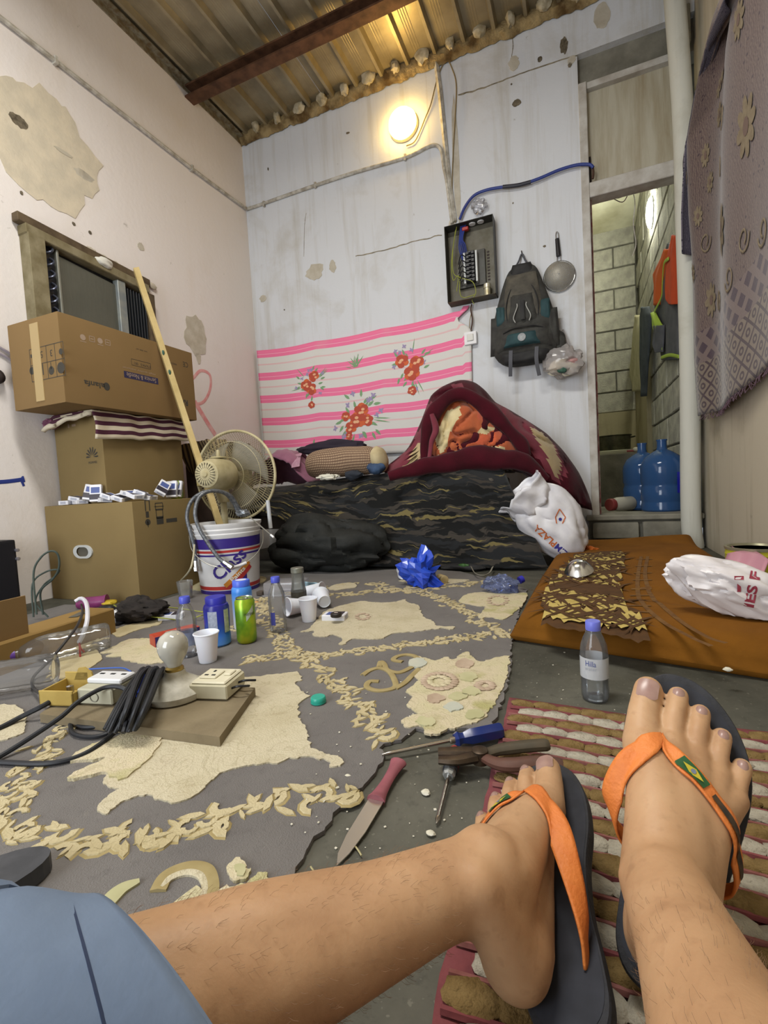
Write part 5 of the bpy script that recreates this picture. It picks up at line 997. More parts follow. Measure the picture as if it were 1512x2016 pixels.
wmesh('woven_petals', *pet2, m_crm, jb, smooth=False)['kind'] = 'stuff'; wmesh('woven_centres', *cen2, M('woven_brown', '6e5c54', rough=.9), jb, smooth=False)['kind'] = 'stuff'
scr = []
for u0, v0, s in [(.20, .79, 1), (.36, .80, -1), (.44, .77, 1), (.54, .80, -1), (.28, .58, 1), (.12, .66, 1), (.33, .52, -1)]:
    scr.append(sweep([bpt(u0+s*.028*(1-k/22)*math.cos(k*.45), v0+.022*(1-k/26)*math.sin(k*.45), .009) for k in range(18)], .006, 4, up=(1, 0, 0), flat=.3))
wmesh('woven_scrolls', *join(*scr), m_crm, jb, smooth=False)['kind'] = 'stuff'
fr_ = []
for i in range(70): u = .05+.5*i/70; p = blank(u, 1); fr_.append(sweep([p, p+Vector((rng.uniform(-.01, .005), rng.uniform(-.012, .012), -.012)), p+Vector((rng.uniform(-.015, .005), rng.uniform(-.02, .02), -.03))], .002, 3))
wmesh('fringe', *join(*fr_), M('fringe_mauve', '6a5560', rough=.9), jb)['kind'] = 'stuff'
# dark patterned scarf edge hanging beside it
t = NT('navy_paisley'); t.set(Roughness=.9); w1 = t.n('ShaderNodeTexWave'); w1.inputs['Scale'].default_value = 14; w1.inputs['Distortion'].default_value = 9; t.l(t.mapping(t.coord('UV'), (1, 4, 1)), w1.inputs['Vector']); t.col(t.mix(t.ramp(w1.outputs['Fac'], [(.6, 0.0), (.68, 1.0)]), '2c2a3c', '77717c'))
def scarf(u, v):
    y0, z0 = bl_edge(max(0, min(1, 1-.0-v*.62-.03))); p = Vector((BXW-.05-.03*math.sin(u*5+v*3)-.02*u, y0+.06-.20*u*(1-v*.6)-.05*(1-v), z0+.02*u)); return p
v, f, uv = grid(12, 40, scarf); so_ = wmesh('patterned_scarf', v, f, t.m, uv=uv); thick(so_, .006, 0); tag(so_, 'dark navy patterned scarf along the edge of the wall blanket', 'scarf')
# ================================================================== ORANGE MATTRESS
OUT = [(-.205, 1.47), (-.10, 1.455), (.1, 1.40), (.3, 1.345), (.56, 1.28), (.58, 1.6), (.56, 2.0), (.555, 2.4), (.575, 2.8), (.60, 3.22), (.40, 3.24), (.15, 3.21), (-.12, 3.12), (-.15, 2.8), (-.17, 2.4), (-.19, 1.9)]
t = NT('rust_velvet'); t.set(Roughness=.9, Specular_IOR_Level=.15, Sheen_Weight=.2); t.b.inputs['Sheen Tint'].default_value = lin('8a5520')
x_, y_, z_ = t.sep(t.coord()); n1 = t.noise(4, 5, .6, .4); c = t.mix(t.ramp(n1, [(.3, 0.0), (.7, 1.0)]), '5c3a0c', '744a12')
t.col(c); t.bump(t.noise(160, 3), .3, .003); m_ov = t.m
def inside_r(u, v):
    A, B, C, D = Vector((-.205, 1.47)), Vector((.57, 1.275)), Vector((.60, 3.23)), Vector((-.13, 3.14)); return A.lerp(B, u).lerp(D.lerp(C, u), v)
def mtz(p):
    return .090+.012*nz((p.x*3, p.y*2, 1), 1)+.035*max(0, (p.y-2.95)/.28)**2*(1+.8*max(0, p.x)/.6)-.010*max(0, 1-8*abs(nz((p.x*1.2-p.y*.4, p.y*2.2+p.x*1.1, 3), 1)))*(p.y < 1.9)
def mprof(u, v):
    # rounded edge profile by distance to border
    p = inside_r(u, v); d = min(u*.78, (1-u)*.78, v*1.78, (1-v)*1.75); e = .075; k = min(1, d/e); z = mtz(p)*math.sqrt(max(0, 1-(1-k)**2))*.72+mtz(p)*.28
    return Vector((p.x, p.y, z))
def wfn(x): return x
us = [0, .004, .012, .025, .04, .06]+[.06+.88*i/40 for i in range(1, 40)]+[.94, .96, .975, .988, .996, 1]; vs = [0, .002, .006, .012, .02, .028]+[.028+.944*i/80 for i in range(1, 80)]+[.972, .98, .988, .994, .998, 1]
V = [mprof(u, v_) for v_ in vs for u in us]; nu = len(us); nv = len(vs); Fc = [(j*nu+i, j*nu+i+1, (j+1)*nu+i+1, (j+1)*nu+i) for j in range(nv-1) for i in range(nu-1)]
bd_ = list(range(nu))+[j*nu+nu-1 for j in range(1, nv)]+[(nv-1)*nu+i for i in range(nu-2, -1, -1)]+[j*nu for j in range(nv-2, 0, -1)]
o = len(V); V += [Vector((V[i].x*1.0, V[i].y, .002)) for i in bd_]; nb = len(bd_)
# bulge the side outwards a little
cen = Vector((.2, 2.25, 0)); mid = len(V); V += [Vector((V[i].x, V[i].y, 0))+(Vector((V[i].x, V[i].y, 0))-Vector((V[i].x*.2+.2, V[i].y*.2+1.8, 0))).normalized()*.018+Vector((0, 0, V[i].z*.5+.008)) for i in bd_]
for k in range(nb): l = (k+1) % nb; Fc += [(bd_[l], bd_[k], mid+k, mid+l), (mid+l, mid+k, o+k, o+l)]
om = wmesh('floor_mattress', V, Fc, m_ov, auto=0); tag(om, 'thin rust orange floor mattress with cream tiger pattern', 'mattress')
m_crt = M('tiger_cream', 'a8934e', 'b9a45e', 30, .9); m_drk = M('tiger_dark', '42290c', '503310', 30, .9); m_brn2 = M('border_brown', '5a3a16', '6f4e22', 40, .9); rt_ = random.Random(3)
cr = ([], []); dk = ([], []); dk2 = ([], []); br = ([], [])
def mflat(dst, pts, off):
    o = len(dst[0]); dst[0].extend(Vector((x, y, mtz(Vector((x, y)))+off)) for x, y in pts); dst[1].append(tuple(range(o, o+len(pts))))
rows = [((1072, 1200), (1268, 1228)), ((1070, 1172), (1232, 1188)), ((1082, 1148), (1222, 1152)), ((1100, 1130), (1222, 1126)), ((1118, 1114), (1226, 1104)), ((1130, 1100), (1228, 1090))]
for i, (l, r) in enumerate(rows):
    a = at(l[0], l[1], .09); b = at(r[0], r[1], .09); l2, r2 = rows[i+1] if i < 5 else ((1135, 1090), (1228, 1080)); hgt = ((at(l2[0], l2[1], .075)-a).length)*.5; n = 9
    top = [(a.lerp(b, k/18).x+rt_.uniform(-.006, .006), a.lerp(b, k/18).y+hgt*rt_.uniform(1.0, 1.35)) for k in range(19)]; bot = [(a.lerp(b, k/18).x, a.lerp(b, k/18).y-hgt*rt_.uniform(1.0, 1.3)) for k in range(18, -1, -1)]
    mflat(dk, bot[::-1]+top[::-1], .0015+.0001*i)
    tp2 = [(a.lerp(b, k/26).x, a.lerp(b, k/26).y+hgt*rt_.uniform(.35, .95)) for k in range(27)]; bt2 = [(a.lerp(b, k/26).x, a.lerp(b, k/26).y-hgt*rt_.uniform(.35, .95)) for k in range(26, -1, -1)]; mflat(cr, bt2[::-1]+tp2[::-1], .0026+.0001*i)
    for k in range(26):
        q = a.lerp(b, (k+rt_.random())/26); q = q+Vector((0, rt_.uniform(-.4, .4)*hgt, 0)); an = (1.0 if k % 2 else 2.1)+rt_.uniform(-.35, .35); L_ = hgt*rt_.uniform(.5, .85); w_ = hgt*rt_.uniform(.04, .075); ca, sa = math.cos(an), math.sin(an); bnd = rt_.uniform(-.3, .3)*L_
        mflat(dk2, [(q.x+x*ca-y*sa, q.y+x*sa+y*ca) for x, y in ((-L_, bnd), (-L_*.4, -w_), (L_*.3, -w_*1.1), (L_, bnd*.8), (L_*.35, w_*.9), (-.3*L_, w_*.8))], .0036+.00003*k)
for k in range(9): q = at(1258+k*1.5, 1205-k*13, .09); mflat(br, [(q.x-.035, q.y-.008), (q.x+.03, q.y-.006), (q.x+.03, q.y+.008), (q.x-.035, q.y+.006)], .002)
for px in ([(1275, 1095), (1270, 1130), (1285, 1170), (1330, 1215), (1390, 1250), (1430, 1262)], [(1262, 1095), (1255, 1140), (1262, 1180), (1300, 1220), (1360, 1252), (1400, 1268)]):
    Q = crom([at(x, y, .092) for x, y in px], 10)
    for k in range(len(Q)-1):
        d = (Q[k+1]-Q[k]).normalized(); nn_ = Vector((-d.y, d.x, 0))*.007; mflat(br, [(p.x, p.y) for p in (Q[k]+nn_, Q[k]-nn_, Q[k+1]-nn_, Q[k+1]+nn_)], .0016)
wmesh('dark_ground', *dk, m_drk, om, smooth=False)['kind'] = 'stuff'; wmesh('cream_stripes', *cr, m_crt, om, smooth=False)['kind'] = 'stuff'; wmesh('dark_strokes', *dk2, m_drk, om, smooth=False)['kind'] = 'stuff'; wmesh('brown_dashes', *br, m_brn2, om, smooth=False)['kind'] = 'stuff'
# aluminium bowl on it
p = at(1140, 1126, .105); ab = empty('aluminium_cup', p, 0, 'small upturned ribbed aluminium cup on the mattress corner', 'cup', rot=(R(14), R(-8), 0)); pr = [(.052, 0), (.056, .003), (.054, .008), (.046, .022), (.034, .038), (.02, .048), (0, .050)]
v, f = lathe(pr, 48); v = [Vector((x*(1+.03*(i % 2)), y*(1+.03*(i % 2)), z)) for i, (x, y, z) in enumerate(v)]; mesh('cup_shell', v, f, M('bright_alu', 'd5d5d2', rough=.2, metal=1.0), ab)
# yellow tin and white bag by the right wall
p = at(1492, 1148, 0); tn = empty('yellow_tin', (.585, 2.12, 0), 0, 'yellow paint tin with metal lid by the right wall', 'tin'); rT, hT = .088, .20
mesh('tin_wall', *lathe([(rT, 0), (rT, hT-.03), (rT+.002, hT-.028), (rT, hT-.02), (rT, hT-.008)], 36), M('tin_yellow', 'b9b52e', 'a8a22a', 8, .4), tn); mesh('tin_lid', *lathe([(rT+.003, hT-.01), (rT+.004, hT), (rT-.006, hT), (rT-.01, hT-.008), (0, hT-.008)], 36), M('tin_metal', '8d8a70', 'a8a590', 8, .35, .7), tn)
va = math.atan2(-2.12, -.585); q = grid(8, 2, lambda a, b: ((rT+.001)*math.cos(va-.55+.5*a), (rT+.001)*math.sin(va-.55+.5*a), .06+.07*b)); mesh('tin_label', q[0], q[1], M('label_grey', '9a9590', rough=.5), tn); q = grid(8, 1, lambda a, b: ((rT+.0012)*math.cos(va-.55+.5*a), (rT+.0012)*math.sin(va-.55+.5*a), .13+.012*b)); mesh('label_stripe', q[0], q[1], MATS['cap_red'], tn)
bc2 = at(1470, 1168, .15); ax2 = (RIGHT*.93+DOWN*.32+FWD*-.25).normalized(); by2 = FWD.cross(ax2).normalized(); mt2 = Matrix((ax2, by2, ax2.cross(by2))).transposed()
v, f = blob(bc2, (.21, .075, .075), .2, 6, 131, 64, 40, mtx=mt2, ridge=.14); v = [Vector((min(p.x, RX-.02), p.y, max(p.z, mtz(p)+.006))) for p in v]; bb2 = bvh_of(v, f); wb2 = wmesh('plastic_bag', v, f, M('bag_white2', 'ddd9da', 'cfcacc', 12, .35)); tag(wb2, 'white plastic bag with red lettering on the orange mattress', 'bag')
m_rdp = M('crimson_ink', '96384a', rough=.5)
for vf_, px, py, nm in ((text_vf('IES F', .115, .034, bold=.03), 1481, 1160, 'printed_name'), (join(rect(.012, .05, 0, .0), rect(.03, .012, .0, .02)), 1455, 1150, 'printed_emblem')):
    q = print_on(vf_, px, py, 1.5, *((RIGHT*.2-DOWN*.97, RIGHT*-.97-DOWN*.2) if nm == 'printed_name' else (RIGHT, -DOWN)), bb2, .002)
    if q[1]: wmesh(nm, *q, m_rdp, wb2, smooth=False)
v, f = blob(at(1395, 1150, .12), (.035, .035, .03), .3, 6, 133, ridge=.4, mtx=mt2); wmesh('bag_frill', v, f, m_rdp, wb2)
v, f, uv = grid(12, 10, lambda a, b: at(1440-22*b+75*a, 1075+55*b+25*a+4*math.sin(a*7), .19-.06*b)); thick(wmesh('pink_panel', v, f, M('bag_pink', 'c38a9c', rough=.4), wb2), .004)
v, f = blob(at(1520, 1215, .06), (.05, .06, .055), .25, 6, 135, ridge=.2); v = [Vector((p.x, p.y, max(p.z, .004))) for p in v]; tag(wmesh('white_pouch', v, f, M('pouch_white', 'cfcfca', rough=.5)), 'white pouch at the right edge beside the orange mattress', 'pouch')
# ================================================================== CARPET
def F2(px, py): p = at(px, py, 0); return (p.x, p.y)
edge = [F2(*q) for q in [(1040, 1163), (1022, 1210), (1010, 1260), (1006, 1300), (1000, 1350), (985, 1400), (965, 1438), (915, 1440), (860, 1447), (815, 1440), (790, 1462), (745, 1478), (757, 1500), (735, 1535), (700, 1568), (660, 1610), (620, 1660), (590, 1715), (566, 1768), (540, 1850)]]
ragged = []
for (a, b), (c, d) in zip(edge, edge[1:]):
    n = max(2, int(math.hypot(c-a, d-b)/.012))
    for i in range(n): k = i/n; ragged.append((a+(c-a)*k+rng.uniform(-.005, .005), b+(d-b)*k+rng.uniform(-.005, .005)))
outl = ragged+[(-.36, .28), (-1.6, .25), (-2.3, .9), (-2.35, 1.5), (-1.9, 1.56), (-1.88, 2.2), (-1.5, 2.42), (-.9, 2.58), (-.62, 2.52)]
t = NT('carpet_grey'); t.set(Roughness=.95, Specular_IOR_Level=.1, Sheen_Weight=.1); a_ = t.noise(2.5, 6, .6); b_ = t.noise(45, 4, .6)
c = t.ramp(a_, [(.3, '5d5957'), (.6, '6d6966')]); c = t.mix(t.math('MULTIPLY', t.ramp(b_, [(.55, 0.0), (.75, 1.0)]), .35), c, '4b4846'); c = t.mix(t.math('MULTIPLY', t.ramp(t.noise(9, 6, .7), [(.62, 0.0), (.72, 1.0)]), .3), c, '8f8a7c'); t.col(c); t.bump(t.noise(420, 2), .5, .003)
v, f = poly(outl, .001, .0075); cp = wmesh('carpet', v, f, t.m, smooth=False); tag(cp, 'large grey carpet with cream floral medallions on the floor', 'carpet')
def carpm(name, c1, c2, c3, ln=True):
    t = NT(name); t.set(Roughness=.95, Specular_IOR_Level=.1); n1 = t.noise(7, 4, .6); c = t.ramp(n1, [(.35, c1), (.52, c2), (.66, c3)])
    if ln:
        cl = t.math('ABSOLUTE', t.math('SUBTRACT', t.math('FRACT', t.math('MULTIPLY', t.noise(13, 2, .5, 1.2), 7.0)), .5)); c = t.mix(t.math('MULTIPLY', t.ramp(cl, [(.03, 1.0), (.11, 0.0)]), .30), c, '8f8466'); t.bump(t.noise(260, 3), .6, .004)
    else: t.bump(t.noise(300, 2), .5, .003)
    t.col(c); return t.m
m_med = carpm('carpet_cream', 'b2a88d', 'bdb49b', 'b8ae96'); m_leaf = carpm('carpet_leaf', 'aa9d79', 'b8ac8b', 'b0a380', False); m_flw = carpm('carpet_flower', 'bdb593', 'c2b69b', 'a5a070'); m_brd = M('carpet_tan', '8f7f55', '9b8c62', 30, .95); m_rose = M('carpet_rose', 'a08c78', 'b3a08c', 20, .95); m_sage = M('carpet_sage', 'a5a27a', 'b5b08c', 14, .95); m_ice = M('carpet_ice', 'a9ada2', 'b6b5a6', 14, .95)
CZ_ = .0078
def smooth_poly(px, jit=.004, n=4, seed=0):
    P = crom([Vector(F2(*q)+(0,)) for q in px], n, True); return [(p.x+jit*nz((p.x*60, p.y*60, seed), 1)+jit*.5*nz((p.x*170, p.y*170, seed), 1), p.y+jit*nz((p.x*60, p.y*60, seed+3), 1)+jit*.5*nz((p.x*170, p.y*170, seed+4), 1)) for p in P]
def med(px, mat, name='medallion', h=.0025, z0=CZ_-.002, seed=0, jit=.007):
    v, f = poly(smooth_poly(px, jit, 9, seed), z0, CZ_+h)
    if v: wmesh(name, v, f, mat, cp, smooth=False)
def s28(pts, ox=500, oy=1120, k=2.8): return [(ox+x/k, oy+y/k) for x, y in pts]
# medallion under the board
med([(300, 1350), (380, 1338), (480, 1340), (560, 1332), (585, 1330), (594, 1345), (582, 1352), (600, 1372), (612, 1378), (588, 1395), (590, 1420), (606, 1450), (612, 1478), (640, 1494), (668, 1500), (676, 1514), (655, 1520), (640, 1505), (600, 1500), (540, 1512), (480, 1518), (425, 1540), (392, 1572), (345, 1592), (300, 1580), (268, 1578), (240, 1592), (212, 1612), (194, 1602), (206, 1585), (232, 1562), (206, 1556), (214, 1535), (236, 1512), (250, 1470), (262, 1430), (255, 1390)], m_med, seed=1)
med([(262, 1440), (225, 1465), (185, 1475), (140, 1505), (170, 1510), (210, 1505), (150, 1532), (145, 1545), (200, 1535), (240, 1545), (300, 1500), (320, 1450)], m_flw, 'floral_spray', .0055, seed=2)
med(s28([(300, 345), (345, 295), (390, 250), (450, 225), (520, 205), (590, 190), (650, 195), (720, 198), (790, 192), (832, 180), (846, 196), (905, 212), (918, 240), (935, 278), (985, 302), (1005, 326), (1060, 332), (1108, 332), (1086, 350), (1040, 342), (960, 352), (870, 362), (765, 372), (700, 402), (640, 404), (540, 402), (502, 432), (470, 430), (488, 402), (440, 378), (385, 392), (322, 378), (335, 358), (262, 362)]), m_med, seed=3)
med(s28([(905, 500), (960, 515), (1000, 524), (1060, 505), (1100, 520), (1150, 480), (1185, 478), (1205, 505), (1250, 530), (1320, 510), (1400, 498), (1412, 520), (1396, 600), (1372, 680), (1335, 740), (1300, 800), (1280, 842), (1190, 880), (1100, 905), (1040, 920), (1000, 940), (945, 932), (930, 892), (850, 898), (812, 872), (850, 838), (905, 822), (850, 775), (870, 725), (845, 690), (900, 640), (880, 590), (930, 560)]), m_flw, 'flower_medallion', seed=4)
med(s28([(1130, 190), (1180, 150), (1260, 140), (1340, 135), (1430, 140), (1508, 150), (1480, 210), (1440, 250), (1380, 292), (1300, 280), (1235, 282), (1275, 225), (1215, 215)]), m_flw, 'flower_medallion', seed=5)
med(s28([(440, 100), (500, 88), (560, 92), (560, 112), (500, 120), (450, 128), (410, 120)]), m_med, seed=6)
med(s28([(800, 75), (900, 66), (1000, 62), (1100, 66), (1190, 72), (1100, 90), (1000, 96), (900, 92)]), m_med, seed=16)
s3 = lambda pts: [(x/4.2, 1060+y/4.2) for x, y in pts]
med(s3([(830, 975), (900, 935), (960, 905), (1050, 860), (1130, 850), (1250, 850), (1380, 870), (1400, 960), (1380, 1040), (1280, 1060), (1180, 1062), (1020, 1030), (1000, 1005), (880, 1000), (940, 970)]), m_flw, 'floral_spray', seed=7)
med(s3([(920, 800), (960, 770), (1040, 740), (1130, 720), (1240, 700), (1330, 690), (1320, 730), (1200, 760), (1100, 790), (1010, 830), (960, 830)]), m_leaf, 'scroll', seed=8)
med([(-60, 1400), (0, 1395), (35, 1398), (52, 1418), (48, 1445), (20, 1462), (-60, 1470)], m_med, seed=9)
med([(120, 1290), (165, 1270), (200, 1300), (160, 1330), (120, 1340), (100, 1320)], m_leaf, 'floral_spray', seed=10)
# scrolls and flowers by the leg
def scroll(px, r, mat, name='scroll'): Q = crom([Vector(F2(*q)+(CZ_+.001,)) for q in px], 8); wmesh(name, *sweep(Q, r, 6, up=(0, 0, 1), flat=lambda t_: .0035/max(.004, r if not callable(r) else r(t_))), mat, cp)
scroll([(312, 1768), (330, 1738), (370, 1722), (405, 1728), (416, 1760), (408, 1790), (380, 1815)], .012, m_brd); scroll([(318, 1762), (336, 1742), (370, 1730), (398, 1737), (408, 1762), (400, 1788)], .007, m_med)
scroll([(200, 1822), (215, 1790), (240, 1765), (276, 1748)], lambda t_: .010*math.sin(PI*(.1+.85*t_))+.003, m_sage, 'leaf_scroll'); scroll([(350, 1800), (375, 1780), (395, 1765)], .010, m_flw, 'leaf_scroll'); scroll([(360, 1815), (400, 1800), (425, 1780)], .008, m_brd, 'leaf_scroll')
med([(446, 1728), (458, 1716), (472, 1706), (486, 1722), (498, 1742), (480, 1752), (458, 1744)], m_flw, 'floral_spray', .004, seed=11); med([(462, 1726), (474, 1718), (484, 1732), (474, 1744), (464, 1738)], m_sage, 'floral_spray', .006, seed=12)
med([(390, 1812), (430, 1770), (480, 1752), (520, 1745), (552, 1752), (562, 1770), (540, 1785), (480, 1800), (430, 1830)], m_flw, 'floral_spray', .004, seed=13, jit=.012); med([(410, 1810), (430, 1780), (480, 1768), (500, 1780), (460, 1800)], m_ice, 'floral_spray', .0065, seed=14)
# scrolls and roses of the right medallion
for px in ([(600, 605), (640, 578), (690, 565), (740, 580), (770, 620), (780, 670), (720, 690), (660, 688), (622, 668), (640, 640), (690, 640)], [(690, 560), (700, 530), (720, 545), (735, 575), (800, 590), (870, 560), (910, 530), (890, 500), (840, 490), (790, 500), (770, 520), (820, 530)], [(780, 680), (830, 650), (870, 610), (910, 570)]): scroll(s28(px), .0085, m_brd); scroll(s28(px), .0045, m_med)
def ring_rose(cx, cy, rx, n, mat):
    for k in range(n):
        a = 2*PI*k/n; p = s28([(cx+rx*math.cos(a), cy+rx*.52*math.sin(a))])[0]; q = Vector(F2(*p)+(CZ_+.0045,)); v, f = blob(q, (.010, .008, .003), .2, 4, k, 8, 6); wmesh('rose_petal', v, f, mat, cp)
ring_rose(1025, 645, 85, 22, m_rose); ring_rose(1020, 645, 52, 12, m_flw); ring_rose(1345, 190, 50, 12, m_rose); ring_rose(1275, 670, 40, 10, m_rose); ring_rose(600, 280, 32, 9, m_rose)
for cx, cy, s in [(900, 540, m_ice), (1160, 545, m_rose), (1100, 790, m_ice), (1000, 740, m_rose), (1180, 620, m_sage), (950, 870, m_sage), (1200, 700, m_sage), (1120, 730, m_sage), (1220, 830, m_sage)]: med(s28([(cx-50, cy), (cx-20, cy-24), (cx+30, cy-20), (cx+55, cy+4), (cx+20, cy+24), (cx-25, cy+22)]), s, 'floral_spray', .0052, seed=cx)
# leaf garlands (small leaves, joined per garland)
rl_ = random.Random(5)
def garland(px, width=.03, dens=75, big=1.0):
    Q = crom([Vector(F2(*q)+(0,)) for q in px], 16); V, Fc, V2, F3 = [], [], [], []
    for i in range(len(Q)-1):
        L = (Q[i+1]-Q[i]).length; d = (Q[i+1]-Q[i]).normalized(); nn = Vector((-d.y, d.x, 0)); m_ = int(L*dens*.62+rl_.random()); zj = rl_.random()
        for k in range(m_):
            c = Q[i].lerp(Q[i+1], rl_.random())+nn*rl_.uniform(-width, width); a = rl_.uniform(0, 2*PI); l = rl_.uniform(.015, .03)*big; w_ = l*rl_.uniform(.28, .42); zk = rl_.uniform(0, .0012); ca, sa = math.cos(a), math.sin(a)
            if rl_.random() < .38: aa = [q_*.62-1.6 for q_ in range(6)]; l *= 1.15; w_ = l*.5; pts = [(.5*math.cos(x), .5*math.sin(x)*2) for x in aa]+[(.24*math.cos(x), .24*math.sin(x)*2) for x in aa[::-1]]
            else: pts = [(-.5, -.15), (-.2, .42), (.25, .5), (.55, .2), (.2, -.32), (-.25, -.5)]
            for dst, fc, sc, z in ((V, Fc, 1.0, CZ_+.0016+zk), (V2, F3, 1.22, CZ_+.0002+zk*.3)):
                o = len(dst); dst += [c+Vector((x*l*sc*ca-y*w_*sc*2*sa*.5, x*l*sc*sa+y*w_*sc*2*ca*.5, z)) for x, y in pts]; dst += [c+Vector((x*l*sc*ca*1.1-y*w_*sc*1.1*sa, x*l*sc*sa*1.1+y*w_*sc*1.1*ca, CZ_-.001)) for x, y in pts]
                n_ = len(pts); fc.append(tuple(range(o, o+n_))); fc += [(o+q, o+n_+q, o+n_+(q+1) % n_, o+(q+1) % n_) for q in range(n_)]
    wmesh('leaf_garland', V, Fc, m_leaf, cp, smooth=False)['kind'] = 'stuff'; wmesh('leaf_outline', V2, F3, m_brd, cp, smooth=False)['kind'] = 'stuff'
for px, w_, d_, b_ in [([(575, 1290), (600, 1302), (640, 1330), (680, 1362), (712, 1400), (735, 1440), (762, 1468)], .028, 240, 1.25), ([(575, 1290), (555, 1262), (540, 1238), (522, 1205), (512, 1180)], .032, 280, 1.1), ([(590, 1300), (660, 1292), (740, 1284), (820, 1272), (900, 1262), (960, 1256), (1002, 1252)], .030, 280, 1.1), ([(1000, 1252), (950, 1230), (905, 1205), (862, 1180), (820, 1168), (760, 1160), (735, 1150)], .035, 230, 1.2), ([(575, 1292), (530, 1300), (480, 1306)], .030, 280, 1.05),
    ([(690, 1552), (640, 1572), (590, 1580), (530, 1600), (470, 1612), (400, 1630), (330, 1648), (270, 1664)], .028, 230, 1.3), ([(262, 1664), (200, 1672), (130, 1668), (60, 1662), (0, 1655), (-60, 1650)], .032, 230, 1.3), ([(120, 1485), (80, 1500), (45, 1540), (25, 1580), (10, 1630)], .028, 300, 1.0), ([(630, 1178), (700, 1172), (760, 1166), (840, 1160), (920, 1154), (1000, 1142)], .040, 200, 1.3), ([(165, 1420), (130, 1450), (90, 1470), (60, 1490)], .028, 300, 1.0), ([(110, 1345), (140, 1310), (175, 1280), (200, 1260)], .03, 260, 1.0), ([(700, 1150), (660, 1158), (600, 1166), (560, 1172)], .035, 200, 1.3), ([(420, 1245), (470, 1240), (520, 1225)], .03, 200, 1.2)]: garland(px, w_, d_, b_)
# crumbs and straw on the floor
cr_ = []
for i in range(150):
    px, py = rng.uniform(560, 1240), rng.uniform(1250, 1720); x, y = F2(px, py)
    q = Vector((x, y, .0)); s = rng.uniform(.001, .0026)
    cr_.append(xf(bm_box(s*rng.uniform(1, 2), s*rng.uniform(1, 2), s*.6, (0, 0, 0)), T3((x, y, .0095 if x < -.2 and y > .75 or x < -.36 else .0015), (0, 0, rng.random()*3))))
o = wmesh('floor_crumbs', *join(*cr_), M('crumb', 'b5b09c', 'd6d2c4', 80, .9), smooth=False); tag(o, 'pale crumbs and chips scattered over the dirty floor', 'crumbs', kind='stuff')
for i, (px, lb) in enumerate([([(598, 1738), (630, 1741), (663, 1738)], 'dry straw stalk lying flat by the carpet edge'), ([(612, 1712), (630, 1738), (642, 1758)], 'dry straw stalk crossing another by the carpet edge'), ([(894, 1668), (912, 1680), (926, 1698)], 'curled pale straw by the left foot'), ([(700, 1672), (706, 1680), (712, 1690)], 'tiny straw bit beside the knife blade')]): tag(tube('straw_stalk', [Vector(F2(*q)+(.004,)) for q in px], .0012, M('straw', 'a89f76'), seg=6), lb, 'straw')
for i, (px, py, s, lb) in enumerate([(686, 1530, .010, 'pale plaster chip beside the red screwdriver handle'), (838, 1560, .008, 'pale chip lying right of the knife'), (1433, 1318, .010, 'scrap of crumpled foil on the mattress front edge'), (848, 1640, .007, 'pale chip under the red screwdriver tip'), (690, 1730, .008, 'pale chip near the straw stalks')]):
    p = at(px, py, .004 if i != 2 else .05); v, f = blob(p, (s, s*.8, s*.4), .3, 5, i, 10, 7); tag(wmesh('plaster_chip', v, f, M('chip', 'bdb8a2', 'd6d2c4', 60, .9)), lb, 'chip')
# ================================================================== RAG RUG
RW = .034; RX0, RX1, RY1 = -.155, .60, 1.045
rug = empty('rag_rug', (.2, .6, 0), 0, 'braided rag rug in red, tan and white under the feet', 'rug')
m_rugb = M('rug_red', '7f4244', '6a363a', 24, .95, bump=.5, bscale=80); m_tanr = M('rug_tan', '867049', '6a5533', 30, .98, bump=.9, bscale=140, bdist=.008, spec=.1); m_whr = M('rug_white', 'b3ad9e', '8f887a', 30, .98, bump=.9, bscale=140, bdist=.008, spec=.1); m_brr = M('rug_pink', '8d5c58', '75443f', 40, .95)
def slant(x, y): return Vector((x+(1.045-y)*.03, y-.012*(x-RX0)/.7+.006*math.sin(x*9+y*3), 0))
v, f, uv = grid(30, 40, lambda a, b: slant(RX0-.008+(RX1-RX0)*a+.006*nz((a*9, b*20, 1), 1), .05+(RY1+.012-.05)*b)+Vector((0, 0, .006))); o = wmesh('rug_base', v, f, m_rugb, rug); thick(o, .0055, -1)
kv, kf = blob((0, 0, 0), (.0285, .0175, .0055), .22, 9, 3, 16, 8); kme = {}
cnt = 0
for r in range(25):
    y = RY1-.022-r*RW; mt = m_whr if r % 2 else m_tanr
    for k in range(12 if r < 12 else 11):
        x = RX0+.026+k*.0465+(.02 if r % 2 else 0)
        if mt.name not in kme: o = mesh('braid_knot', kv, kf, mt, rug); kme[mt.name] = o.data
        else: o = bpy.data.objects.new('braid_knot', kme[mt.name]); COL.objects.link(o); o.parent = rug
        p = slant(x, y); o.location = p+Vector((0, 0, .0105))-rug.location; o.rotation_euler = (0, 0, rng.uniform(-.35, .1)+(PI if rng.random() < .5 else 0)); o.scale = (rng.uniform(.92, 1.12), rng.uniform(.85, 1.15), rng.uniform(.7, 1.1)); cnt += 1
    tube('twist_cord', [slant(RX0+(RX1-RX0)*q/8, y-RW*.5)+Vector((0, 0, .009+.002*(q % 2))) for q in range(9)], .004, m_brr if r % 3 else m_rugb, rug, n=3, seg=5)
RUGZ = .02
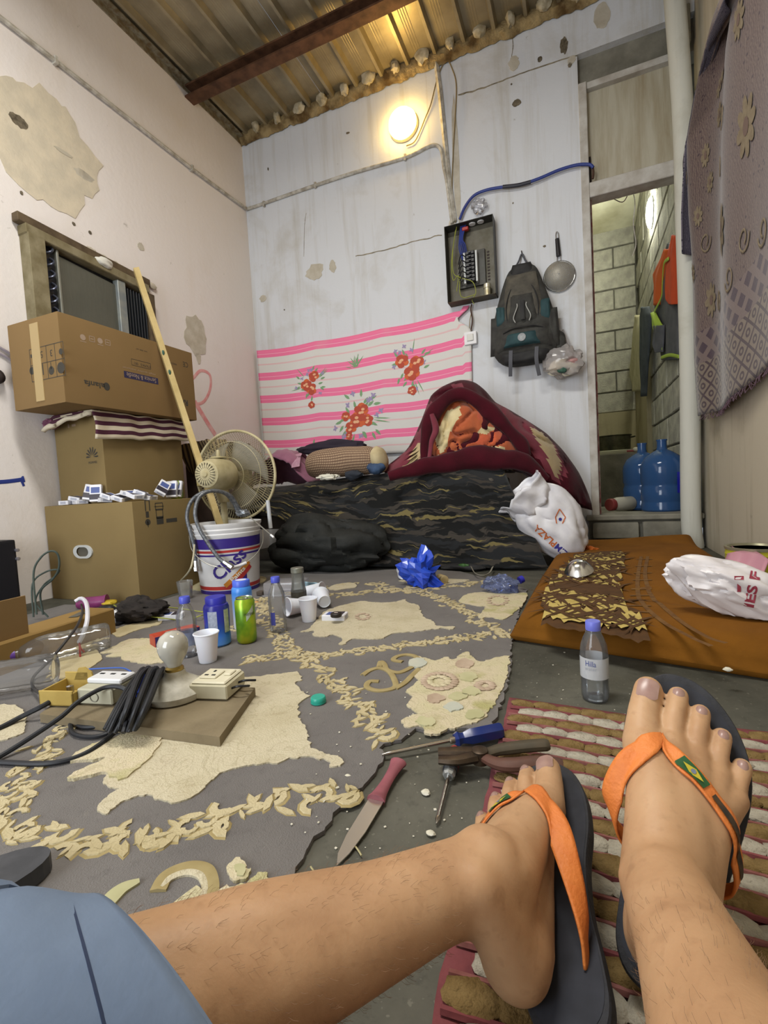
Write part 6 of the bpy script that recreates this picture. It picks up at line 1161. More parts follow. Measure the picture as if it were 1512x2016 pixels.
# ================================================================== SMALL THINGS ON THE FLOOR
CB = .0085
m_pet = clear('pet_clear', 'fbfcfd', .05, .05); m_wat = clear('water_in', 'f2f6f8', .03, .02); m_cup = M('cup_white', 'dcdde6', rough=.4, Subsurface_Weight=.1); m_blcap = M('cap_blue', '4a55c0', rough=.4)
def fat(p, z=CB): q = at(p[0], p[1], z); return q
def bottle_parts(e, r, h, capm, water=.3, label=None, shell=m_pet):
    s = h/.174; R_ = r
    pr = [(R_*.55, .004), (R_*.85, 0), (R_*.98, .008), (R_, .02)]
    for i in range(4): z = .028+i*.014; pr += [(R_, z*s), (R_*.96, (z+.007)*s)]
    pr += [(R_, .088*s), (R_, .105*s), (R_*.93, .122*s), (R_*.72, .139*s), (R_*.48, .152*s), (.0125, .156*s), (.0125, h-.012)]
    mesh('bottle_shell', *lathe(pr, 28, False), shell, e); mesh('bottle_foot', *lathe([(R_*.85, .0005), (R_*.5, .006), (0, .005)], 28, False), shell, e)
    mesh('bottle_cap', *lathe([(.0155, h-.020), (.0158, h-.018), (.0158, h-.002), (.0145, h), (0, h)], 24), capm, e); mesh('neck_ring', *lathe([(.0125, h-.027), (.0165, h-.026), (.0165, h-.024), (.0125, h-.023)], 24, False), shell, e)
    if water: mesh('bottle_water', *lathe([(0, .004), (R_*.9, .004), (R_*.93, .02), (R_*.93, water*h), (0, water*h)], 24), m_wat, e)
    if label: mesh('bottle_label', *lathe([(R_+.0006, label[0]*h), (R_+.0006, label[1]*h)], 28, False), label[2], e)
def bottle(px, r, h, label, capm=m_blcap, water=.3, lab=None, z=CB):
    e = empty('water_bottle', fat(px, z), 0, label, 'bottle'); bottle_parts(e, r, h, capm, water, lab); return e
lb1 = clear('label_film', 'e9edf2', .55, .2)
b1 = bottle((1172, 1375), .029, .176, 'clear water bottle with violet cap standing on bare floor', M('cap_violet', '6a72cf', rough=.4), .36, (.30, .56, lb1), .001)
va = math.atan2(-b1.location.y, -b1.location.x)
def lab_text(e, tx, w_, h_, z, r, mat, a0=0):
    q = text_vf(tx, w_, h_); mesh('label_print', [((r)*math.cos(va_+a0+p.x/r), r*math.sin(va_+a0+p.x/r), z+p.y) for p in q[0]], q[1], mat, e, smooth=False)
va_ = va; lab_text(b1, 'Hilla', .022, .012, .088, .0300, M('label_navy', '3a4a8c'), -.25); lab_text(b1, 'water', .026, .006, .076, .0300, M('label_grey2', '9a9fa8'), -.25)
bottle((372, 1290), .030, .185, 'clear water bottle behind the foremost paper cup', water=.0, lab=(.20, .42, clear('label_film2', 'aab4d0', .35, .2)))
b3 = bottle((549, 1243), .030, .195, 'empty clear bottle with blue cap standing near the jar', water=0); va_ = math.atan2(-b3.location.y, -b3.location.x); q = grid(4, 3, lambda a, b: (.0306*math.cos(va_-.9+a*.6), .0306*math.sin(va_-.9+a*.6), .03+.045*b)); mesh('label_scrap', q[0], q[1], M('label_blue2', '4a4fa0', rough=.4), b3)
def lying(px, px2, r, L, label, capm, z=CB, mats=m_pet):
    a = at(px[0], px[1], z+r); b = at(px2[0], px2[1], z+r); d = (b-a).normalized(); e = empty('plastic_bottle', (a.x, a.y, z+r+.001), 0, label, 'bottle'); e.rotation_euler = Vector((d.x, d.y, 0)).to_track_quat('Z', 'X').to_euler(); bottle_parts(e, r, L, capm, 0, None, mats); return e
lying((215, 1250), (65, 1282), .043, .27, 'large clear bottle with purple cap lying by the cardboard box', M('cap_purple', '5b3a86', rough=.4)); lying((110, 1318), (-60, 1345), .045, .30, 'large clear bottle lying at the left edge of carpet', M('cap_purple', '5b3a86'))
m_blb = M('cap_deep_blue', '2a2a9a', rough=.4); lying((372, 1132), (340, 1152), .030, .20, 'clear bottle with blue cap lying against the large carton', m_blb, .001); lying((410, 1122), (384, 1142), .030, .20, 'clear bottle with blue cap lying against the paint bucket', m_blb, .001)
# cans and jars
gc = can('slim_can', fat((487, 1263)), .0325, .150, m_can, 'tall green soda can standing on the carpet', 'can'); va_ = math.atan2(-gc.location.y, -gc.location.x)
q = grid(10, 4, lambda a, b: (.0331*math.cos(va_+.05+a*.8), .0331*math.sin(va_+.05+a*.8), .075+.03*a+.022*b)); mesh('can_splash', q[0], q[1], M('can_grey', 'a9b5a4', rough=.4), gc); va_ += .45; lab_text(gc, 'mirinda', .04, .012, .1, .0336, M('can_ink', '24301c'))
jb_ = empty('blue_jar', fat((431, 1268)), 0, 'dark blue plastic jar with blue lid on the carpet', 'jar'); rj, hj = .040, .160
t = NT('blue_gradient_label'); t.set(Roughness=.3); z_ = t.sep(t.coord())[2]; t.col(t.ramp(t.math('MULTIPLY', z_, 6.0), [(.0, '5a8fd0'), (.22, '2f6cc4'), (.5, '2536a0'), (.8, '1f1f86')])); m_bg = t.m
mesh('jar_wall', *lathe([(rj*.85, 0), (rj, .006), (rj, .035), (rj*.93, .045), (rj, .06), (rj*1.02, .125), (rj*.92, .135), (rj*.78, .138)], 36), m_bg, jb_); mesh('jar_lid', *lathe([(rj*.8, .136), (rj*.82, .136), (rj*.82, hj-.003), (rj*.76, hj), (0, hj)], 36), M('lid_blue', '2a2ca0', rough=.4), jb_)
va_ = math.atan2(-jb_.location.y, -jb_.location.x); q = grid(8, 4, lambda a, b: (rj*1.022*math.cos(va_-.75+a*.75), rj*1.022*math.sin(va_-.75+a*.75), .05+.068*b)); mesh('jar_sticker', q[0], q[1], M('sticker', 'b9c2d4', '98a3bb', 120, .5), jb_)
q = grid(6, 4, lambda a, b: (rj*1.024*math.cos(va_+.55+a*.5), rj*1.024*math.sin(va_+.55+a*.5), .045+.075*b)); mesh('jar_picture', q[0], q[1], M('sticker2', 'c3c6bb', 'a0aa90', 60, .5), jb_)
cs = empty('blue_canister', fat((481, 1236)), 0, 'tall light blue canister with blue cap behind the green can', 'canister'); rc, hc = .036, .178
t = NT('sky_label'); t.set(Roughness=.3); z_ = t.sep(t.coord())[2]; t.col(t.ramp(t.math('MULTIPLY', z_, 6.0), [(.0, 'd8dde4'), (.2, 'c9d4e6'), (.5, '7fa4dd'), (.8, '3f86dc')])); mesh('canister_wall', *lathe([(rc*.9, 0), (rc, .006), (rc, .135), (rc*.96, .150), (rc*.8, .157)], 36), t.m, cs); mesh('canister_cap', *lathe([(rc*.8, .155), (rc*.86, .156), (rc*.86, hc-.003), (rc*.8, hc), (0, hc)], 36), M('cap_royal', '4a67d6', rough=.35), cs); mesh('cap_inset', *lathe([(rc*.55, hc+.0005), (0, hc+.001)], 28, False), M('cap_pale', 'd5daf2', rough=.3), cs)
gj = empty('glass_jar', fat((590, 1196)), 0, 'small glass jar with dark label standing by the cups', 'jar'); mesh('jar_glass', *lathe([(.026, 0), (.032, .004), (.032, .075), (.029, .09), (.027, .105), (.025, .135), (.024, .15)], 30, False), clear('jar_glass', 'dfe2de', .10, .04), gj); mesh('jar_cap', *lathe([(.025, .148), (.027, .15), (.027, .168), (.025, .17), (0, .17)], 28), M('cap_grey', '8d8f84', '77786e', 20, .4, .5), gj); mesh('jar_label', *lathe([(.0326, .006), (.0326, .07)], 30, False), M('label_dark', '45433a', '2f2d26', 30, .5), gj)
va_ = math.atan2(-gj.location.y, -gj.location.x); q = grid(5, 3, lambda a, b: (.033*math.cos(va_-.1+a*.7), .033*math.sin(va_-.1+a*.7), .012+.03*b)); mesh('label_amber', q[0], q[1], M('amber_print', 'b58a3a', rough=.5), gj)
# paper cups
cupv, cupf = lathe([(.0, .004), (.0235, .004), (.0240, 0), (.0250, 0), (.0345, .082), (.0368, .083), (.0372, .086), (.0355, .0875), (.0335, .085), (.0245, .007), (0, .007)], 32, False); cup_me = None
def cup(px, rot, label, z=CB, lift=0):
    global cup_me
    e = empty('plastic_cup', fat(px, z)+Vector((0, 0, lift)), 0, label, 'cup', 'white disposable cups', rot=rot)
    if cup_me is None: o = mesh('cup_wall', cupv, cupf, m_cup, e); cup_me = o.data
    else: o = bpy.data.objects.new('cup_wall', cup_me); COL.objects.link(o); o.parent = e
    ring = [Vector((.0362*math.cos(2*PI*i/32), .0362*math.sin(2*PI*i/32), .0855)) for i in range(32)]; mesh('cup_rim', *sweep(ring, .0016, 6, closed=True), m_cup, e); return e
cup((410, 1301), (0, 0, 0), 'white plastic cup standing foremost, behind the light bulb'); cup((609, 1222), (0, 0, 0), 'white plastic cup standing upright beside the cigarette pack')
tp = R(83)
def lcup(px, dirv, label, z=CB):
    d = Vector((dirv[0], dirv[1], 0)).normalized(); e = cup(px, (0, 0, 0), label, z, .030); e.rotation_euler = (Vector((d.x, d.y, .13))).to_track_quat('Z', 'Y').to_euler(); return e
rgt = Vector((RIGHT.x, RIGHT.y, 0)); fw = Vector((FWD.x, FWD.y, 0))
lcup((603, 1178), rgt*.95-fw*.35, 'white plastic cup lying on its side, open end to the right'); lcup((604, 1206), rgt*-.6-fw*.5, 'white plastic cup lying behind the upright cup, open to the left'); lcup((640, 1199), rgt*-.3+fw*.9, 'white plastic cup lying with its base behind the upright cup'); lcup((793, 1143), fw*.8+rgt*.1, 'white plastic cup lying beside the blue plastic bag')
tb = empty('clear_tumbler', fat((366, 1178)), 0, 'clear plastic tumbler standing behind the bottle', 'tumbler'); mesh('tumbler_wall', *lathe([(0, .003), (.028, .002), (.029, 0), (.038, .085), (.036, .085), (.028, .006), (0, .006)], 28, False), clear('tumbler', 'f6f6f4', .12, .08), tb)
# packs and boxes
def rbox(name, pa, pb, w_, h_, label, cat, z=CB, off=0):
    a = at(pa[0], pa[1], z); b = at(pb[0], pb[1], z); d = b-a; e = empty(name, (a.x, a.y, z), math.atan2(d.y, d.x), label, cat); return e, d.length
e, L = rbox('tea_box', (306, 1276), (398, 1252), .05, .035, 'red and blue tea box lying behind the light bulb', 'box'); L = .15; W_ = .055; Hh = .036
mesh('box_body', *bm_box(L, W_, Hh, (L/2, W_/2, Hh/2), .001), M('tea_red', 'a03028', 'b5482f', 20, .4), e, smooth=False); mesh('side_panel', *flat_map(rect(L*.98, Hh*.92), (L/2, -.0004, Hh/2), (1, 0, 0), (0, 0, 1)), M('tea_navy', '2d2760', rough=.4), e, smooth=False)
mesh('orange_sun', *flat_map(disc(.022, 0, 0, 20, .012), (.055, -.0008, Hh*.62), (1, 0, 0), (0, 0, 1)), M('tea_orange', 'd8902e', rough=.4), e, smooth=False); mesh('top_print', *flat_map(rect(.05, .02), (.07, W_/2, Hh+.0006), (1, 0, 0), (0, 1, 0)), M('tea_pink', 'c77a6c', rough=.4), e, smooth=False)
for px, py, rz, lb, st in [(338, 1218, .5, 'white cigarette pack lying beside the black cloth', 0), (660, 1219, .18, 'white cigarette pack with black lid on it beside the cup', 0)]:
    r = cig_pack(lb); r.location = fat((px, py)); r.rotation_euler = (0, 0, rz+PI/2); 
p = fat((662, 1214), CB+.0235); bcp = empty('jar_lid_black', p, 0, 'round black jar lid lying on the cigarette pack', 'jar lid'); mesh('cap_shell', *lathe([(.019, 0), (.021, .003), (.021, .012), (.018, .015), (0, .015)], 24), M('cap_black', '26201d', rough=.5), bcp); mesh('cap_sticker', *flat_map(rect(.014, .007), (0, 0, .0155), (1, .2, 0), (-.2, 1, 0)), M('sticker_pale', 'd8c9c0'), bcp, smooth=False)
p = fat((566, 1168)); fcn = empty('food_container', p, R(15), 'clear upturned plastic food container beside the bucket', 'container'); v, f = bm_box(.19, .13, .065, (0, 0, .0325), .012, 2); mesh('container_shell', v, f, clear('container_film', 'eeedf0', .18, .12), fcn); mesh('container_rim', *sweep([Vector((x*.1, y*.07, .004)) for x, y in ((-1, -1), (1, -1), (1, 1), (-1, 1))], .004, 6, closed=True), clear('container_film', 'eeedf0', .18, .12), fcn)
v, f, uv = grid(14, 8, lambda a, b: fat((592+38*a, 1160-16*b*(1-.3*a)), .02+.035*b+.01*math.sin(a*6))); fm2 = wmesh('face_mask', v, f, M('mask_blue', '8fb4c8', 'a5c6d6', 30, .8)); thick(fm2, .004); tag(fm2, 'light blue face mask lying behind the glass jar', 'mask')
p = fat((627, 1383)); tc = empty('teal_cap', p, 0, 'teal plastic bottle cap lying alone on the carpet', 'lid'); mesh('cap_shell', *lathe([(.0165, 0), (.0175, .002), (.0175, .012), (.0155, .0145), (0, .0145)], 28), M('cap_teal', '2a9a86', rough=.35), tc); mesh('cap_ring', *lathe([(.0178, .001), (.0182, .003), (.0178, .005)], 28, False), M('cap_teal', '2a9a86'), tc)
v, f = blob(fat((505, 1186)), (.012, .01, .006), .2, 4, 2, 10, 7); tag(wmesh('orange_peel', v, f, M('peel', 'b58a52')), 'scrap of orange peel on carpet behind the canister', 'peel')
tag(wmesh('dark_plug', *bm_box(.035, .03, .02, fat((514, 1172))+Vector((0, 0, .011)), .003), M('plug_brown', '4a4038'), smooth=False), 'small dark plug lying beside the paint bucket', 'plug')
# blue bag, cork, crushed bottle near the bed
v, f = blob(at(826, 1128, .07), (.095, .06, .085), 1.0, 8, 141, 20, 13, ridge=.25); v = [Vector((p.x, p.y, max(p.z, CB))) for p in v]; tag(wmesh('blue_bag', v, f, M('bag_blue', '2a50c4', '1f3fae', 10, .25, spec=.6), smooth=False), 'crumpled bright blue plastic bag at the bed front', 'bag')
c = at(866, 1140, CB+.02); tag(wmesh('cork_roll', *xf(lathe([(0, 0), (.019, 0), (.021, .003), (.021, .06), (.019, .064), (0, .064)], 20), axis_m(c+fw*.03, -fw+rgt*.35)), M('cork', 'b3a074', '9e8b60', 40, .8)), 'short beige roll lying right of the blue bag', 'roll')
cbp = at(985, 1152, .04); e = empty('crushed_bottle', (cbp.x, cbp.y, .002), 0, 'crushed blue-tinted bottle lying by the quilt edge', 'bottle'); v, f = blob((0, 0, .042), (.075, .05, .042), .4, 7, 151, 36, 24, ridge=.25); mesh('bottle_shell', v, f, clear('pet_blue', 'a9b6de', .18, .06), e); mesh('bottle_cap', *xf(lathe([(0, 0), (.016, 0), (.016, .018), (0, .018)], 20), axis_m((.075, .05, .05), (.7, .6, .3))), m_blb, e)
for px, py, rr_, lb, mt in [(905, 1128, .05, 'black sandal pushed under the bed, left one', 'sandal_black'), (1010, 1120, .05, 'black sandal pushed under the bed, right one', 'sandal_black')]:
    p = at(px, py, .0); v, f = blob(p+Vector((0, .06, .022)), (.12, .05, .022), .2, 5, px, 24, 14); v = [Vector((q.x, q.y, max(q.z, .003))) for q in v]; tag(wmesh('black_sandal', v, f, M(mt, '1c1c1e', '2a2a2c', 20, .7)), lb, 'sandal')
tag(wmesh('green_wrapper', *blob(at(915, 1118, .03)+fw*.04, (.03, .012, .018), .3, 6, 7), M('wrapper_green', '2f5a22', rough=.4)), 'small green wrapper in the shade under the bed', 'wrapper')
tag(tube('pale_band', [at(x, y, .03) for x, y in [(926, 1112), (935, 1128), (950, 1133), (963, 1128), (970, 1116)]], .006, M('band_pale', '8d897c'), flat=.4), 'pale looped band under the bed edge', 'band')
# ================================================================== WIRING BOARD
BZ = CB+.002; BT = .032
cs_ = [at(78, 1404, BT), at(432, 1449, BT), at(502, 1352, BT), at(165, 1338, BT)]
bw_ = empty('wooden_board', ((cs_[0].x+cs_[2].x)/2, (cs_[0].y+cs_[2].y)/2, BZ), 0, 'weathered wooden board carrying sockets, lamp and cable bundle', 'board')
v, f = poly([(p.x-bw_.location.x, p.y-bw_.location.y) for p in cs_], 0, BT-BZ-.002); mesh('board_plank', v, f, M('weathered_plank', '6c6049', '80735a', 9, .85, bump=.5, bscale=40), bw_, smooth=False)
m_ivory = M('ivory_plastic', 'c9c3a8', 'b8b196', 12, .5); m_yel = M('aged_plastic', 'b39a52', 'a38a44', 14, .6)
ang = math.atan2(cs_[1].y-cs_[0].y, cs_[1].x-cs_[0].x)
def sbox(px, label, rz, w_, h_, name, mat):
    return empty(name, at(px[0], px[1], BT)+Vector((0, 0, .001)), ang+rz, label, 'socket')
e = sbox((430, 1362), 'ivory double pin wall socket on the board end', .12, 0, 0, 'surface_socket', m_ivory); mesh('socket_body', *bm_box(.095, .088, .034, (0, 0, .017), .003), m_ivory, e, smooth=False); mesh('socket_plate', *bm_box(.086, .082, .006, (0, 0, .037), .003), M('plate_ivory', 'd3cdb4', rough=.45), e, smooth=False)
mesh('socket_face', *bm_box(.042, .046, .004, (-.012, 0, .042), .002), M('plate_ivory', 'd3cdb4'), e, smooth=False); mesh('rocker', *bm_box(.018, .03, .005, (.027, .012, .042), .002), M('plate_ivory', 'd3cdb4'), e, smooth=False)
for x, y, w_, h_ in ((-.012, .013, .005, .009), (-.021, -.010, .009, .005), (-.003, -.010, .009, .005)): mesh('pin_hole', *bm_box(w_, h_, .001, (x, y, .0445)), MATS['dark_hole'], e, smooth=False)
for y in (-.02, .012): tube('socket_lead', [(.047, y, .018), (.065, y-.002, .024), (.085, y+.01, .02), (.07, y+.018, .016)], .0028, MATS['breaker_black'], e, world=False)
e = sbox((215, 1372), 'grey open socket box with white cover under the cables', .10, 0, 0, 'junction_box', m_ivory); mesh('box_body', *bm_box(.095, .085, .036, (0, 0, .018), .003), M('grey_ivory', 'a8a590', rough=.6), e, smooth=False); mesh('box_cover', *bm_box(.095, .05, .012, (0, .012, .042), .003), M('cover_white', 'cfd0d2', rough=.4), e, smooth=False); mesh('knockout', *flat_map(join(sweep([Vector((.011*math.cos(a*.4), .011*math.sin(a*.4), 0)) for a in range(16)], .0012, 4, closed=True)), (.0, -.0432, .018), (1, 0, 0), (0, 0, 1)), M('ring_grey', '6a675a'), e)
for x in (-.03, .0, .03): mesh('cover_slot', *bm_box(.012, .006, .001, (x, .018, .0485)), MATS['dark_hole'], e, smooth=False)
e = sbox((140, 1375), 'yellowed broken socket box at the board corner', .14, 0, 0, 'broken_socket_box', m_yel)
for lo, hi in (((-.045, -.042, 0), (.045, -.038, .036)), ((-.045, .034, 0), (.02, .038, .05)), ((-.045, -.042, 0), (-.041, .038, .034)), ((.041, -.042, 0), (.045, .038, .03)), ((-.045, -.042, 0), (.045, .038, .004))): box('box_side', lo, hi, m_yel, e, .001)
v, f = poly([(-.02, 0), (.035, 0), (.03, .02), (.012, .032), (-.005, .03)], -.002, .002); mesh('broken_tab', *xf((v, f), T3((0, .036, .03), (PI/2, 0, 0))), m_yel, e, smooth=False); mesh('terminal', *lathe([(0, .004), (.008, .004), (.008, .03), (0, .032)], 12), m_chr, e)
# lamp holder with bulb
lh = empty('lamp_holder', at(348, 1368, BT)+Vector((0, 0, .001)), 0, 'white batten holder with frosted bulb standing on the board', 'lamp'); mesh('holder_base', *lathe([(.068, 0), (.07, .004), (.07, .014), (.062, .022), (.045, .034), (.030, .044), (.024, .05), (.022, .06)], 40), M('porcelain', 'cbc8bb', 'a8a496', 30, .5, bump=.2), lh)
mesh('light_bulb', *lathe([(.0, .055), (.014, .056), (.0155, .07), (.021, .082), (.030, .096), (.0345, .112), (.034, .128), (.027, .142), (.014, .151), (0, .1535)], 32), M('bulb_frost', 'aaa79c', '9c998e', 10, .12, spec=.7), lh)
mesh('bulb_collar', *lathe([(.0205, .055), (.0205, .066), (.016, .07)], 24, False), M('brass', 'a0884a', rough=.4, metal=.8), lh)
# cable bundle
bn = empty('cable_bundle', at(262, 1395, BT), 0, 'thick looped bundle of black cable across the board', 'cable'); rb_ = random.Random(9); m_blk = M('cable_black', '1b1d22', rough=.55)
for i in range(13):
    o_ = (i-6)*3.4; up_ = .052+.03*math.sin(i*1.3)
    px = [(252+o_*.9, 1436+rb_.uniform(-6, 8), BT+.012), (268+o_, 1395, BT+.030+up_*.3), (287+o_*1.1, 1345, BT+.035+up_*.5), (300+o_, 1318+rb_.uniform(-4, 4), BT+.045+up_*.3), (306+o_*.7, 1326, BT+.022), (296+o_*.6, 1365, BT+.012), (270+o_*.5, 1410, BT+.006)]
    Q = crom([at(*q) for q in px], 7); mesh('cable_loop', *sweep([q-bn.location for q in Q], .0048, 7), m_blk, bn)
mesh('cable_loop', *sweep([q-bn.location for q in crom([at(*q) for q in [(252, 1400, .05), (215, 1425, .02), (165, 1432, .014), (140, 1420, .014), (146, 1445, .014), (190, 1450, .014), (235, 1432, .02), (258, 1405, .05)]], 8)], .0045, 7), m_blk, bn)
for i in range(8):
    o_ = (i-4)*5; Q = crom([at(*q) for q in [(222+o_*.8, 1436+i % 3*4, BT+.008), (246+o_, 1398, BT+.03+.004*(i % 3)), (272+o_, 1352, BT+.045), (292+o_*.8, 1322, BT+.04+.01*(i % 2)), (282+o_*.5, 1350, BT+.012), (250+o_*.6, 1405, BT+.006)]], 7); mesh('cable_loop', *sweep([q-bn.location for q in Q], .0042, 7), m_blk, bn)
tube('blue_core', [at(x, y, .09)-bn.location for x, y in [(270, 1368), (275, 1350), (283, 1330)]], .005, M('core_blue', '2748c0', rough=.4), bn, world=False)
tag(tube('black_power_cable', [at(x, y, z) for x, y, z in [(-60, 1520, .015), (0, 1489, .015), (60, 1452, .03), (119, 1412, .05), (155, 1381, .065), (202, 1355, .075), (238, 1353, .075), (256, 1370, .06), (252, 1405, .045), (226, 1441, .02), (167, 1484, .014), (95, 1503, .014), (0, 1501, .014), (-60, 1500, .014)]], .0052, m_blk, n=10), 'black power cable looping from the board to the left edge', 'cable')
tag(tube('power_lead', [at(x, y, z) for x, y, z in [(-60, 1460, .014), (0, 1433, .014), (40, 1412, .02), (80, 1392, BT+.006), (105, 1378, BT+.01)]], .006, m_blk, n=8), 'black lead running from board corner to the left edge', 'cable')
tag(tube('thin_black_flex', [at(x, y, z) for x, y, z in [(98, 1374, BT+.012), (78, 1364, .03), (64, 1350, .02), (68, 1330, .02), (100, 1298, .05), (130, 1262, .09), (152, 1232, .11), (162, 1205, .11), (160, 1190, .09)]], .004, M('flex_brown', '2e2a28'), n=8), 'thin dark flex running from board up to the cardboard box', 'cable')
wc = tag(tube('white_flex', [at(x, y, z) for x, y, z in [(148, 1184, .115), (160, 1178, .125), (170, 1188, .13), (172, 1218, .11), (164, 1248, .07), (156, 1264, .04)]], .0072, M('flex_white', 'd2d2da', rough=.4), n=8), 'white flex with bared red ends over the cardboard box', 'cable')
for d in (0, 8): wmesh('red_core', *sweep(crom([at(156, 1263, .041), at(157+d*.2, 1276, .028), at(158+d, 1292-d, .013)], 4), .003, 6), M('core_red', 'a03a36', rough=.5), wc)
tag(tube('thin_blue_wire', [at(x, y, .045) for x, y in [(168, 1318), (200, 1316), (240, 1315), (258, 1322)]], .002, M('wire_blue', '3b5fb0')), 'thin blue wire across the board behind junction box', 'wire')
# ================================================================== LEFT EDGE CLUTTER
a = at(178, 1246, 0); b = at(0, 1309, 0); d = (b-a).normalized(); nn = Vector((d.y, -d.x, 0)); nn = nn if nn.y > 0 else -nn; L = (b-a).length+.35; Wd = .13; Hx = .10
fbx_ = empty('flat_carton', a, math.atan2(d.y, d.x), 'flat open brown carton lying at the left edge', 'box'); sg = 1 if nn.dot(Vector((-d.y, d.x, 0))) > 0 else -1
v, f = bm_box(L, Wd, Hx, (L/2, sg*Wd/2, Hx/2), .004); mesh('carton_body', v, f, cardb('cardboard_tan', '8f7447', '7f6538'), fbx_, smooth=False)
v, f = bm_box(L-.30, .006, .12, (.30+(L-.30)/2, sg*(Wd*.8), Hx+.06), .001); mesh('standing_flap', v, f, m_c2, fbx_, smooth=False)
mesh('torn_tape', *flat_map(rect(.07, .03), (.10, sg*.07, Hx+.002), (1, .4, 0), (-.4, 1, 0)), M('tape_grey', '5a5850', rough=.5), fbx_, smooth=False)
p = atX(30, 1062, -2.42); tag(box('black_speaker', (-2.60, p.y-.28, 0), (-2.42, p.y, p.z), M('speaker_black', '15161d', rough=.5), None, .01, 2), 'black box speaker against the left wall behind flat carton', 'speaker'); sp_ = bpy.data.objects['black_speaker']
for z in (.05, .09): mesh('side_knob', *xf(lathe([(0, 0), (.008, 0), (.008, .012), (0, .013)], 12), T3((.09, .14, p.z-z), (0, PI/2, 0))), M('knob_silver', 'b5b5c0', rough=.3, metal=.8), sp_)
m_gc = M('cable_grey_green', '3f4a44', rough=.6)
tag(tube('coiled_cord', [atD(x, y, 1.90+.012*i) for i, (x, y) in enumerate([(72, 1210), (66, 1130), (80, 1098), (100, 1085), (114, 1092), (116, 1118), (104, 1140), (80, 1165), (85, 1210)])], .004, m_gc, n=8), 'grey-green cord coiled on the floor against the carton, big loop', 'cord')
tag(tube('coiled_cord', [atD(x, y, 1.93+.015*i) for i, (x, y) in enumerate([(66, 1215), (64, 1150), (90, 1126), (116, 1122), (108, 1135), (86, 1152), (70, 1185), (95, 1215)])], .0035, m_gc, n=8), 'grey-green cord coiled on the floor against the carton, small loop', 'cord')
es = empty('extension_socket', at(210, 1222, CB), ang+.25, 'white extension socket lying beside the black cloth', 'socket'); mesh('socket_body', *bm_box(.11, .055, .038, (0, .02, .019), .004), MATS['white_plastic'], es, smooth=False); mesh('plug_top', *blob((-.01, .025, .046), (.035, .02, .014), .2, 4, 3, 14, 9), MATS['breaker_black'], es)
v, f = bm_box(.13, .065, .009, (0, 0, .0055), .003, 2); e = mesh('mobile_phone', v, f, M('phone_black', '1d1e22', rough=.25), None, smooth=False, loc=at(216, 1228, CB)); e.rotation_euler.z = ang+.2; tag(e, 'black mobile phone lying in front of extension socket', 'phone')
v, f = blob(at(278, 1200, .05), (.125, .075, .052), .3, 6, 171, 44, 28, ridge=.2); v = [Vector((p.x, p.y, max(p.z, CB+.001))) for p in v]; tag(wmesh('black_cloth', v, f, M('cloth_black', '1c1816', '2a2421', 16, .9, bump=.4, bscale=40)), 'crumpled black cloth on floor in front of carton', 'cloth')
c = at(172, 1188, .03); tag(wmesh('purple_wrapper', *xf(lathe([(0, 0), (.02, .003), (.028, .02), (.028, .11), (.033, .13)], 16), axis_m(c-rgt*.05, rgt+fw*.2)), M('wrapper_plum', '6a2a55', '8a3a70', 14, .3)), 'shiny plum wrapper tube lying behind the flat carton', 'wrapper')
v, f = blob(at(214, 1186, .025), (.045, .03, .012), .3, 5, 181); tag(wmesh('yellow_packet', v, f, M('packet_yellow', 'b59a2a', rough=.5)), 'small yellow packet next to the plum wrapper', 'packet')
for i, px in enumerate([[(222, 1190), (250, 1205), (285, 1212), (320, 1217), (345, 1220)], [(232, 1218), (265, 1202), (300, 1195), (345, 1197), (400, 1205)], [(380, 1218), (395, 1212), (404, 1210)]]): tag(tube('yellow_green_wire', [at(x, y, CB+.004) if k in (0, len(px)-1) else at(x, y, CB+.02) for k, (x, y) in enumerate(px)], .0024, M('wire_yg', '9aa046', rough=.5)), ['yellow-green wire across the black cloth, lower strand', 'yellow-green wire arching over the black cloth', 'short yellow-green wire end beside the blue jar'][i], 'wire')
tag(tube('cream_flex', [atD(x, y, 2.2-.02*i) for i, (x, y) in enumerate([(383, 1072), (380, 1100), (372, 1125)])]+[at(350, 1148, .03), at(322, 1168, CB+.003)], .0042, M('cord_cream', 'b0aa90'), n=8), 'pale cord running from the hose down to the floor', 'cord')
# ================================================================== TOOLS
m_steel = M('tool_steel', 'b0aca6', rough=.22, metal=1.0)
def tool(name, pa, pb, za, zb, label, cat='screwdriver'):
    a = at(pa[0], pa[1], za); b = at(pb[0], pb[1], zb); e = empty(name, a, 0, label, cat); q = (b-a).to_track_quat('Z', 'X'); e.rotation_euler = q.to_euler(); return e, (b-a).length
e, L = tool('screwdriver', (988, 1437), (752, 1486), .020, .011, 'blue handled screwdriver lying across the carpet edge', 'screwdriver'); r_ = .0155
hv, hf = lathe([(0, 0), (r_*.8, .0), (r_, .005), (r_, .065), (r_*.72, .078), (r_*.72, .084), (r_*.95, .09), (r_*.7, .096), (0, .096)], 12); mesh('handle', [Vector((x*(1-.12*(i % 2)), y*(1-.12*(i % 2)), z)) for i, (x, y, z) in enumerate(hv)], hf, M('handle_blue', '1c2c66', rough=.2, spec=.6), e); mesh('shaft', *lathe([(.0035, .094), (.0033, L-.02), (.004, L-.012), (.0015, L)], 12), m_steel, e); mesh('ferrule', *lathe([(.006, .094), (.006, .104), (.004, .106)], 12, False), M('ferrule_grey', '8a8070', metal=.8, rough=.4), e)
e, L = tool('screwdriver', (896, 1478), (859, 1622), .018, .006, 'red handled screwdriver lying under the pliers', 'screwdriver'); r_ = .0135
